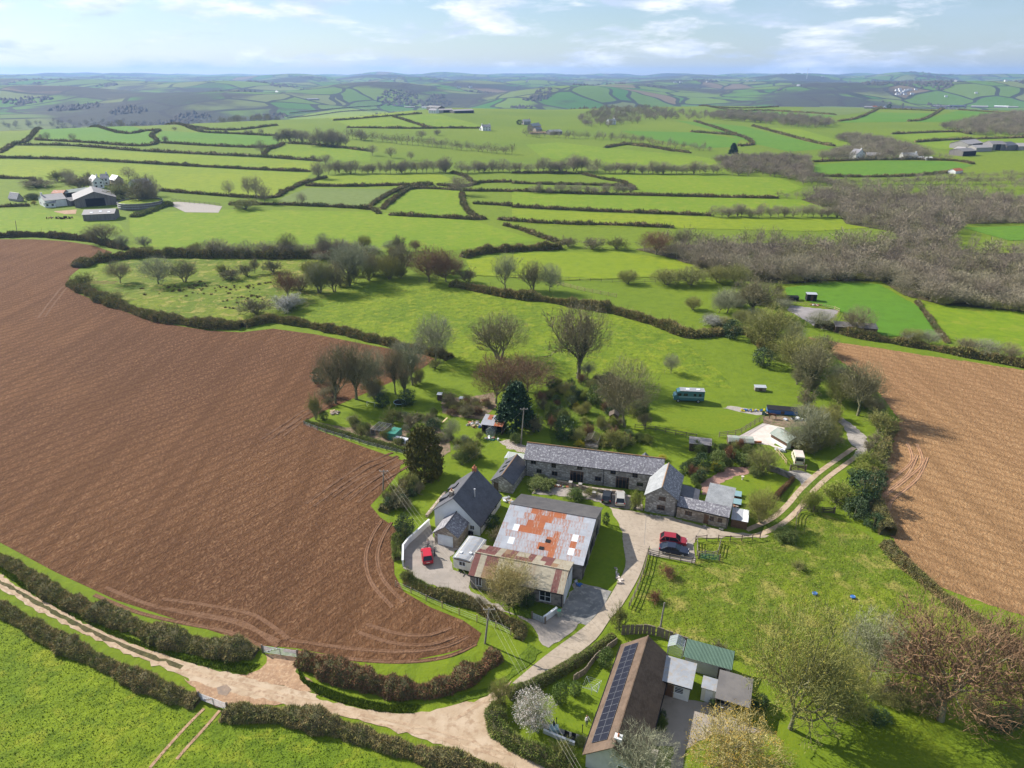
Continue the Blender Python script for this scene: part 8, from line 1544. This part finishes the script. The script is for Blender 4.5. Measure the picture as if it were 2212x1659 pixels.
# thickets and garden shrubs that nothing tells apart
def thicket(z, poly, n, keys, hr, wr, label, group, seed, cat='shrub', name='shrub'):
    q = rnd_in(path(z, poly), n, seed); rs = np.random.RandomState(seed)
    for x, y in q: place(keys[rs.randint(len(keys))], name, label, cat, ground((x, y)), rs.uniform(*wr), rs.uniform(*hr), group)
BR = ['multi_a', 'bush_bare', 'gnarl_a', 'bush_olive', 'round_b']
thicket('L', [(640, 640), (760, 560), (900, 560), (930, 640), (900, 800), (1150, 880), (1180, 1000), (900, 1000), (750, 900), (600, 800), (400, 720), (380, 680)], 26, BR, (2.5, 6), (4, 7), 'bare scrub tree in the wide hedge running down to the track', 'scrub of the wide right hand hedge', 201, 'tree', 'scrub_tree')
thicket('G', [(1000, 200), (1250, 60), (1500, 150), (1720, 350), (1750, 520), (1560, 440), (1440, 430), (1300, 560), (1280, 640), (1120, 620), (1080, 420), (1250, 300)], 26, BR, (2, 5), (3, 5.5), 'bare scrub tree around the stable and the track bend', 'scrub round the track bend', 202, 'tree', 'scrub_tree')
thicket('K', [(0, 200), (300, 120), (560, 130), (880, 150), (930, 280), (700, 300), (560, 290), (300, 350), (120, 380), (0, 430)], 36, BR + ['tall_a', 'dome_a'], (3, 7.5), (4, 8), 'bare tree in the thicket between the rush meadow and the green field', 'meadow thicket', 203, 'tree', 'scrub_tree')
thicket('J', [(850, 402), (2200, 400), (2200, 440), (850, 440)], 24, ['bush_bare', 'bush_olive', 'multi_a'], (2, 4.5), (4, 8), 'scrub bush along the far side of the rush meadow', 'scrub along the rush meadow', 204)
thicket('R', [(-300, 150), (500, -50), (1100, 50), (1500, 300), (1600, 700), (1300, 850), (1250, 1250), (0, 1150), (-250, 900)], 75, ['bush_bare', 'bush_olive', 'evergreen', 'bush_lime', 'bush_green', 'bush_red', 'multi_a'], (1.2, 3.6), (1.8, 4.2), 'small mixed shrub in the wild garden behind the longhouse', 'shrubs of the wild garden', 205, name='garden_shrub')
thicket('Q', [(0, 400), (700, 400), (950, 560), (750, 780), (150, 780)], 26, ['bush_bare', 'bush_olive', 'bush_red'], (.8, 2), (1.5, 3), 'low bramble or shrub on the rough ground of the back garden', 'brambles of the back garden', 206, name='bramble_bush')
thicket('P', [(600, 480), (2000, 450), (2100, 900), (1600, 1000), (700, 740)], 34, ['bush_bare', 'bush_olive', 'bush_green', 'gnarl_a'], (.8, 2.2), (1.3, 2.8), 'small shrub or fruit bush among the vegetable beds', 'bushes of the vegetable garden', 207, name='garden_shrub')
thicket('D', [(140, 220), (900, 0), (1100, 60), (900, 260), (400, 400), (200, 400)], 20, BR + ['evergreen'], (2, 5), (2.5, 5), 'undergrowth shrub below the ivy clad trees at the plough edge', 'undergrowth at the plough edge', 208)
thicket('G', [(1620, 640), (1780, 600), (1700, 1000), (1750, 1240), (1560, 1150), (1500, 950), (1640, 800)], 16, ['bush_olive', 'evergreen', 'bush_bare', 'bush_lime'], (1.5, 3.5), (2.5, 4.5), 'mixed shrub in the overgrown hedge below the tan plough', 'shrubs of the overgrown track hedge', 209)
thicket('N', [(1000, 780), (2200, 920), (2300, 1050), (1700, 1030), (1000, 960)], 18, ['bush_bare', 'evergreen', 'bush_olive'], (.8, 2), (2, 4), 'low shrub under the great bare trees at lower right', 'shrubs under the great trees', 210)
thicket('E', [(560, 160), (1000, 150), (1000, 260), (250, 250)], 12, ['bush_bare', 'mid_a', 'mid_c', 'bush_olive'], (4, 8), (6, 11), 'bare tree in the belt behind the left farm', 'tree belt behind the left farm', 211, 'tree', 'scrub_tree')
thicket('E', [(1200, 300), (1650, 250), (1700, 430), (1400, 410)], 12, ['bush_bare', 'mid_b', 'mid_c', 'bush_olive'], (5, 10), (7, 11), 'bare tree of the clump right of the left farm', 'tree clump by the slurry store', 212, 'tree', 'scrub_tree')
thicket('L', [(440, 455), (700, 510), (930, 530), (1430, 520), (1560, 600), (1760, 655), (2212, 690), (2212, 670), (1780, 630), (1580, 580), (1440, 505), (930, 510), (700, 490), (460, 435)], 26, ['multi_a', 'bush_bare', 'bush_olive'], (2, 5), (5, 8), 'olive bush along the near edge of the dense wood', 'bushes along the wood edge', 213)
thicket('T', [(-200, 800), (100, 760), (560, 740), (800, 760), (780, 1040), (430, 1040), (60, 1300), (-150, 1400)], 30, ['evergreen', 'laurel', 'bush_olive', 'bush_russet', 'bush_green'], (1.1, 2.4), (1.4, 2.8), 'leafy border shrub above the red gravel drive', 'border shrubs above the red gravel', 214, name='garden_shrub')
thicket('T', [(1400, 650), (1950, 500), (2100, 700), (1700, 850), (1450, 830)], 18, ['bush_bare', 'multi_a', 'bush_red'], (1.8, 4), (2.5, 4.5), 'dense bare brush behind the stable', 'brush behind the stable', 215)
thicket('A', [(80, 470), (330, 320), (400, 400), (250, 560), (120, 620)], 12, ['bush_bare', 'bush_olive', 'evergreen'], (1.2, 2.6), (1.6, 3), 'shrub between the cottage lawn and the plough', 'shrubs by the cottage lawn', 216)
thicket('Q', [(100, 1250), (800, 1150), (850, 1400), (700, 1600), (200, 1620)], 14, ['bush_olive', 'bush_green', 'bush_bare', 'gnarl_a'], (1, 2.2), (1.5, 2.6), 'loose shrub on the back lawn between the sheds and cottage', 'shrubs of the back lawn', 217, name='garden_shrub')
# rush clumps
def rushes():
    R = random.Random(4); mb = MB()
    for k in range(70): a = R.uniform(0, 6.28); r = R.uniform(0, .35); b = Vector((r * math.cos(a), r * math.sin(a), 0)); sliver(mb, b, b * 1.7 + Vector((0, 0, R.uniform(.5, 1))), .035, R)
    me = mb.mesh('rush clump', M['rush']); P = path('J', [(760, 640), (1000, 610), (1300, 590), (1620, 570), (1600, 690), (1420, 750), (1250, 750), (1050, 690)]); cl = rnd_in(P, 26, 6); rs = np.random.RandomState(3)
    for k in range(96):
        c = cl[rs.randint(len(cl))]; p = c + rs.normal(0, 1.6, 2); o = link('rush_clump', me, None, (p[0], p[1], 0), 'brown tussock of rushes in the wet meadow', 'rush clump', 'rush tussocks of the wet meadow'); s = rs.uniform(.6, 1.5); o.scale = (s, s, s * .55); o.rotation_euler.z = rs.uniform(0, 6)
rushes()
# short grass standing on the nearer ground
tufts('tall_grass', 'thick tufted grass of the bottom left field', [p for p in BLF if True], 26000, .13, [M['grass_blade'], M['grass_rich']], 21, .06)
tufts('rough_grass', 'rough yellowing grass of the paddock', PAD, 26000, .15, [M['grass_blade'], M['grass_blade_dry']], 22, .06)
tufts('verge_grass', 'long grass on the lane verge', path('O', [(310, 560), (360, 640), (620, 740), (850, 790), (1050, 790), (1000, 838), (800, 830), (560, 775), (420, 720), (330, 640)]), 9000, .3, [M['grass_verge'], M['grass_blade']], 23, .05)
tufts('verge_grass', 'long grass between the lane and the upper hedge', path('M', [(-100, 40), (100, 130), (400, 340), (700, 480), (1000, 590), (1300, 650), (1560, 670), (1480, 735), (1250, 690), (1000, 615), (700, 510), (420, 375), (150, 222), (0, 115), (-100, 60)]), 9000, .3, [M['grass_verge'], M['grass_blade']], 24, .05)

# ------------------------------------------------------------------ air
def haze():
    mb = MB(); s = 17500; mb.box(-s, s, -s, s, -140, 210); m = bpy.data.materials.new('haze'); m.use_nodes = True; nt = m.node_tree; nt.nodes.clear(); out = nt.nodes.new('ShaderNodeOutputMaterial'); v = nt.nodes.new('ShaderNodeVolumePrincipled')
    v.inputs['Color'].default_value = (.37, .59, 1.0, 1); v.inputs['Density'].default_value = HAZE_DENSITY; v.inputs['Anisotropy'].default_value = .2; nt.links.new(v.outputs[0], out.inputs['Volume'])
    mb.build('haze', m, None, kind='stuff', label='pale blue haze in the air over the countryside')
haze()
